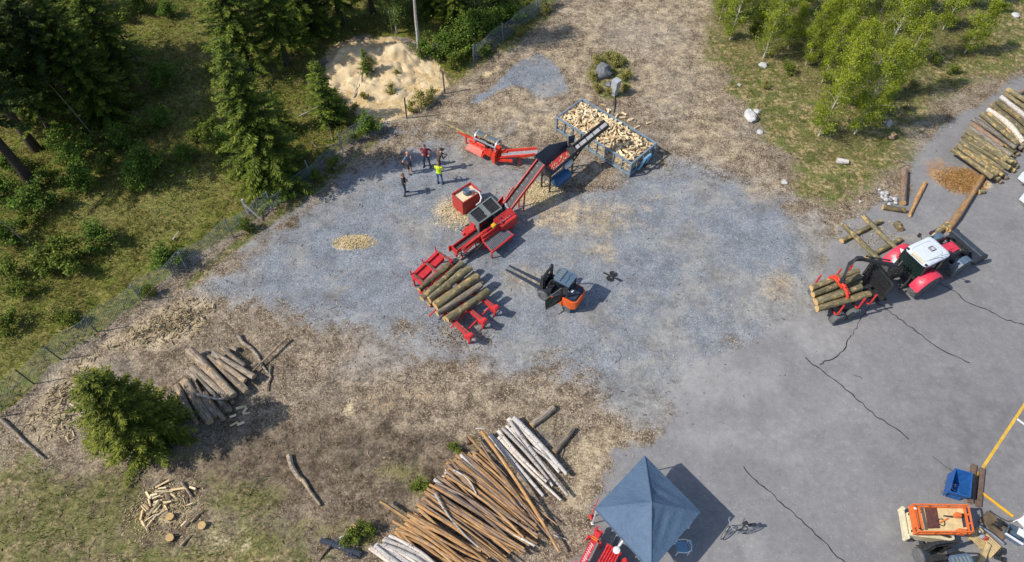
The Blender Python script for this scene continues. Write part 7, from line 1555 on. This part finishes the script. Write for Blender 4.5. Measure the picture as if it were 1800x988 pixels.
for px, py, r, ry, n_, cl, lb in ((945, 340, 1.7, 1.2, 9000, ((.6, .46, .26), (.86, .74, .5)), 'pale splinters heaped under the firewood cleaner'), (622, 426, 1.4, .6, 5000, ((.6, .45, .25), (.84, .7, .45)), 'small heap of yellow sawdust on the gravel'), (815, 374, 2.2, 1.7, 6000, ((.6, .48, .3), (.85, .74, .52)), 'pale sawdust spread around the red sawdust bin'), (1690, 318, 1.7, 1.3, 8000, ((.26, .12, .04), (.6, .37, .15)), 'orange bark chips lying below the tall log stack'), (290, 895, 2.0, 1.6, 2600, ((.4, .3, .16), (.75, .6, .36)), 'splinters around the scattered firewood heap'), (810, 590, 2.4, 1.2, 1500, ((.1, .07, .05), (.5, .36, .2)), 'bark and splinters under the red log deck'), (1530, 415, 2.2, 1.6, 700, ((.4, .3, .17), (.75, .62, .4)), 'splinters around the crossed logs')):
    p = at(px, py); chips(n_, near(px, py, r, ry), (.03, .13), (.015, .035), (.008, .02), cl, 'wood_splinters', lb, .0, p.x - r, p.x + r, p.y - ry, p.y + ry, (lambda f: lambda x, y: f(x, y) * .12)(near(px, py, r, ry)))
# twigs
x, y = scatter(2600, lambda x, y: openg(x, y) * np.clip(.25 + zw('T', x, y) * .5 + (fbm(x, y, .5, 61) - .3), 0, 1) * (1 - .9 * zw('G', x, y))); mb = MB()
for a_, b_ in zip(x, y):
    a = rnd.uniform(0, 6.28); l_ = rnd.uniform(.2, .9); z = float(gzv(np.array([a_]), np.array([b_]))[0]) + .02
    mb.path([(a_, b_, z), (a_ + math.cos(a) * l_ * .5, b_ + math.sin(a) * l_ * .5, z + .03), (a_ + math.cos(a + .4) * l_, b_ + math.sin(a + .4) * l_, z + .01)], [.014, .011, .005], 3, rnd.choice((0, 0, 1)))
tag(mb.build('twigs', ['bark_old', 'bark_grey']), 'thin dry twigs strewn over the dirt', 'twigs', None, 'stuff')
# loose stones on the gravel
chips(16000, lambda x, y: zw('G', x, y) * .9, (.03, .08), (.03, .06), (.015, .035), ((.12, .135, .16), (.52, .54, .57)), 'loose_gravel', 'loose grey stones on the gravel')
# ------------------------------------------------------------------ people
def person(label, px, py, face, shirt, trousers, shoes, skin, pose, hair=None, hcol=(.05, .035, .025), sleeves=False, shorts=False, height=1.76, cap=None, beard=False, lean=0.0):
    p = at(px, py); T = thing('person', label, 'person', p, face, None); s = height / 1.76
    J = dict(pel=(0, 0, .95), chest=(lean * .25, 0, 1.30), neck=(lean * .42, 0, 1.49), head=(lean * .5 + .02, 0, 1.64))
    J['head'] = (J['head'][0] + pose.get('hx', 0), pose.get('hy', 0), 1.64 + pose.get('hz', 0))
    for sd, k in (('l', 1), ('r', -1)):
        J['hip' + sd] = (0, .10 * k, .93); J['knee' + sd] = pose.get('knee' + sd, (.03, .12 * k, .50)); J['ank' + sd] = pose.get('ank' + sd, (.0, .14 * k, .09)); a = J['ank' + sd]; tw = pose.get('toe', .25) * k
        J['toe' + sd] = (a[0] + .17 * math.cos(tw), a[1] + .17 * math.sin(tw), .04); J['heel' + sd] = (a[0] - .05, a[1], .045)
        J['sh' + sd] = (lean * .36, .19 * k, 1.42); J['el' + sd] = pose['el' + sd]; J['wr' + sd] = pose['wr' + sd]
    J = {k: Vector(v) * s for k, v in J.items()}
    segs = []; S, A, C_, B_ = 0, 1, 2, 3      # skin, shirt, trousers, shoes
    arm2 = A if sleeves else S; leg2 = S if shorts else C_
    for sd in 'lr':
        segs += [(J['hip' + sd], J['knee' + sd], .088, .062, C_), (J['knee' + sd], J['ank' + sd], .06, .042 if shorts else .052, leg2), (J['heel' + sd], J['toe' + sd], .045, .038, B_), (J['ank' + sd], J['heel' + sd], .043, .043, B_)]
        e = J['el' + sd]; sh_ = J['sh' + sd]; m = sh_.lerp(e, .6)
        segs += [(sh_, m, .062, .055, A), (m, e, .052, .046, A if sleeves else S), (e, J['wr' + sd], .045, .031, arm2)]
    segs += [(J['neck'] - Vector((0, 0, .06)), J['head'] - Vector((0, 0, .04)), .055, .052, S)]
    mb = MB()
    for a, b_, r0, r1, m in segs:
        mb.path([a, b_], [r0 * s, r1 * s], 12); mb.sphere(a, r0 * s, n=12, rings=8); mb.sphere(b_, r1 * s, n=12, rings=8)
    # torso rings: z, x centre, half depth, half width
    prof = [(.80, 0, .085, .13), (.88, 0, .115, .165), (.97, .005, .12, .165), (1.06, .012, .115, .15), (1.18, .01, .115, .155), (1.30, .005, .12, .175), (1.40, 0, .105, .185), (1.46, -.005, .075, .13), (1.50, 0, .055, .07)]
    n = 18; vs = []
    for z, cx, dx, dy in prof:
        cx += lean * max(0, (z - .95)) * .75
        vs += [Vector(((cx + math.cos(t_) * dx), math.sin(t_) * dy, z)) * s for t_ in np.linspace(0, 2 * math.pi, n + 1)[:-1]]
    k = len(prof); mb.add(vs, [tuple(range(n))[::-1], tuple(range((k - 1) * n, k * n))] + [(i * n + j, i * n + (j + 1) % n, (i + 1) * n + (j + 1) % n, (i + 1) * n + j) for i in range(k - 1) for j in range(n)])
    h = J['head']; mb.sphere(h + Vector((0, 0, .02)) * s, .098 * s, (1.02, .82, 1.15), 16, 12); mb.sphere(h + Vector((.025, 0, -.06)) * s, .07 * s, (1, .85, .9), 12, 8)
    hr = Matrix.Rotation(pose.get('turn', 0), 3, 'Z')
    mb.path([h + hr @ Vector((.09, 0, .03)) * s, h + hr @ Vector((.118, 0, -.015)) * s], [.010 * s, .017 * s], 7)
    for k_ in (1, -1): mb.sphere(h + hr @ Vector((.0, .082 * k_, .0)) * s, .03 * s, (.6, .3, 1), 8, 6)
    for sd, k_ in (('l', 1), ('r', -1)):     # palms
        w_, e = J['wr' + sd], J['el' + sd]; d = (w_ - e).normalized(); mb.path([w_, w_ + d * .09 * s], [.03 * s, .036 * s], 10); mb.sphere(w_ + d * .075 * s, .038 * s, (1, 1, .7), 10, 7)
    tmp = mb.build('tmp', []); mod = tmp.modifiers.new('r', 'REMESH'); mod.mode = 'VOXEL'; mod.voxel_size = .014; sm = tmp.modifiers.new('s', 'SMOOTH'); sm.iterations = 3; sm.factor = .5
    dg = bpy.context.evaluated_depsgraph_get(); me = bpy.data.meshes.new_from_object(tmp.evaluated_get(dg)); bpy.data.objects.remove(tmp); me.name = 'body'
    # fingers
    fv, ff = [], []
    for sd, k_ in (('l', 1), ('r', -1)):
        w_, e = J['wr' + sd], J['el' + sd]; d = (w_ - e).normalized(); x = d.cross(Vector((0, 0, 1)));  x = x.normalized() if x.length > .1 else Vector((0, 1, 0)); nn = x.cross(d)
        f_ = MB()
        for q, L in ((-.028, .062), (-.01, .074), (.009, .07), (.027, .056)):
            a = w_ + (d * .09 + x * q) * s; b_ = a + (d * L * .6 - nn * .012) * s; c_ = b_ + (d * L * .35 - nn * .03) * s; f_.path([a - d * .03 * s, a, b_, c_], [.009 * s, .0095 * s, .0085 * s, .006 * s], 7)
        a = w_ + (d * .035 + x * .03 * -k_) * s; f_.path([a, a + (d * .03 - x * .028 * k_) * s, a + (d * .06 - x * .03 * k_) * s], [.012 * s, .011 * s, .008 * s], 7)
        b0 = len(fv); fv += [Vector(v) for v in f_.v]; ff += [[b0 + i for i in f] for f in f_.f]
    bm_v = [tuple(v.co) for v in me.vertices]; bm_f = [tuple(p_.vertices) for p_ in me.polygons]; nb = len(bm_f); b0 = len(bm_v)
    me2 = bpy.data.meshes.new('body'); me2.from_pydata(bm_v + [tuple(v) for v in fv], [], bm_f + [[b0 + i for i in f] for f in ff])
    cols = [skin, shirt, trousers, shoes]
    for i, (c_, nm) in enumerate(zip(cols, ('skin', 'shirt', 'trousers', 'shoes'))): me2.materials.append(pmat('person_' + nm, c_, .75, var=.15, dust=.05))
    P0 = np.array([tuple(a) for a, *_ in segs]); P1 = np.array([tuple(q[1]) for q in segs]); RR = np.array([(q[2] + q[3]) / 2 * s for q in segs]); MI = np.array([q[4] for q in segs])
    co_ = np.array(bm_v); ct = np.array([co_[list(f)].mean(0) for f in bm_f])
    d_ = P1 - P0; tt_ = np.clip(((ct[:, None] - P0) * d_).sum(2) / ((d_ * d_).sum(1) + 1e-9), 0, 1); dist = np.linalg.norm(ct[:, None] - P0 - tt_[..., None] * d_, axis=2) - RR
    best = dist.argmin(1); mi = MI[best]; z = ct[:, 2] / s
    cxs = lean * np.maximum(0, z - .95) * .75
    tors = (np.abs(ct[:, 1]) < .20 * s) & (np.hypot((ct[:, 0] / s - cxs) / .15, ct[:, 1] / s / .21) < 1.0) & (z > .8) & (z < 1.49) & (dist.min(1) > -.03)
    mi = np.where(tors & (z > .93), A, np.where(tors, C_, mi)); mi = np.where((z > 1.5), S, mi)
    for sd in 'lr':
        w_ = np.array(J['wr' + sd]); mi = np.where(np.linalg.norm(ct - w_ - np.array((J['wr' + sd] - J['el' + sd]).normalized()) * .06 * s, axis=1) < .075 * s, S, mi)
    allm = np.concatenate([mi, np.zeros(len(ff), int)]); me2.polygons.foreach_set('material_index', allm.astype(np.int32)); me2.polygons.foreach_set('use_smooth', [True] * len(allm)); me2.update()
    link('body', me2, T)
    if hair:
        b = MB(); b.sphere((0, 0, 0), .104 * s, (1.04, .86, 1.12), 16, 12)
        keep = [i for i, v in enumerate(b.v) if (v[2] > (.02 + .0 * hair) * s or v[0] < (-.02) * s) and v[2] > -.07 * s]; mp = {o_: i for i, o_ in enumerate(keep)}
        b.f = [[mp[i] for i in f] for f in b.f if all(i in mp for i in f)]; b.mi = [0] * len(b.f); b.v = [tuple(h + hr @ Vector(b.v[i]) + Vector((-.006, 0, .025)) * s) for i in keep]
        M['tmp_h'] = pmat('hair', hcol, .7, var=.3, dust=0); b.build('hair', 'tmp_h', T)
    if cap:
        b = MB(); b.sphere(h + Vector((-.005, 0, .055)) * s, .108 * s, (1.02, .86, .85), 14, 9); q = hr @ Vector((.13, 0, .04)); b.rbox(h + q * s, (.11 * s, .13 * s, .012), (0, .15, pose.get('turn', 0))); M['tmp_c'] = pmat('cap_cloth', cap, .8, dust=0); b.build('cap', 'tmp_c', T)
    b = MB()
    for k_ in (1, -1): b.sphere(h + hr @ Vector((.088, .033 * k_, .03)) * s, .011 * s, n=7, rings=5)
    b.build('eyes', 'black', T); b = MB(); q = h + hr @ Vector((.093, 0, -.055)) * s; b.rbox(q, (.012 * s, .045 * s, .009 * s), (0, 0, pose.get('turn', 0))); b.build('mouth', 'maroon', T)
    return T
down = dict(ell=(-.02, .27, 1.14), elr=(-.02, -.27, 1.14), wrl=(.06, .29, .89), wrr=(.06, -.29, .89))
hipsp = dict(ell=(-.12, .37, 1.18), elr=(-.12, -.37, 1.18), wrl=(.04, .22, 1.02), wrr=(.04, -.22, 1.02))
fold = dict(ell=(.10, .25, 1.16), elr=(.10, -.25, 1.16), wrl=(.21, -.03, 1.2), wrr=(.20, .04, 1.14))
one = dict(ell=(-.02, .27, 1.14), elr=(.05, -.30, 1.15), wrl=(.1, .27, .9), wrr=(.24, -.26, 1.18))
skinc = (.52, .27, .18)
person('bald man in blue-grey shirt and dark shorts, hands on hips, leftmost of the talking four', 721, 304, R(-30), (.10, .15, .21), (.03, .03, .04), (.03, .03, .03), skinc, dict(hipsp, toe=.1), None, shorts=True)
person('man in dark red shirt and jeans standing with hands on hips', 751, 292, R(-95), (.19, .012, .032), (.03, .04, .07), (.03, .03, .03), skinc, dict(hipsp, ankl=(0, .2, .09), ankr=(0, -.18, .09), kneel=(.03, .16, .5), kneer=(.03, -.15, .5)), 1, (.05, .03, .02))
person('person in brown jacket and dark cap bending forward behind the yellow vest', 773, 299, R(15), (.085, .05, .035), (.03, .03, .035), (.03, .03, .03), skinc, dict(ell=(.3, .2, 1.12), elr=(.28, -.22, 1.1), wrl=(.45, .06, 1.15), wrr=(.44, -.08, 1.12), hz=-.03), None, sleeves=True, lean=.45, cap=(.02, .02, .022))
person('person in bright yellow safety vest and blue jeans, seen from behind', 774, 323, R(80), (.62, .80, .03), (.05, .12, .28), (.03, .04, .06), skinc, dict(ell=(.1, .25, 1.15), elr=(.1, -.25, 1.15), wrl=(.26, .12, 1.1), wrr=(.26, -.14, 1.1)), 1, (.25, .16, .09))
person('man in black T-shirt and dark jeans with folded arms, standing alone nearest the red machine', 713, 342, R(10), (.018, .02, .024), (.035, .05, .085), (.03, .03, .035), skinc, dict(fold, ankl=(.02, .17, .09), ankr=(-.06, -.14, .09)), 1, (.16, .09, .05))
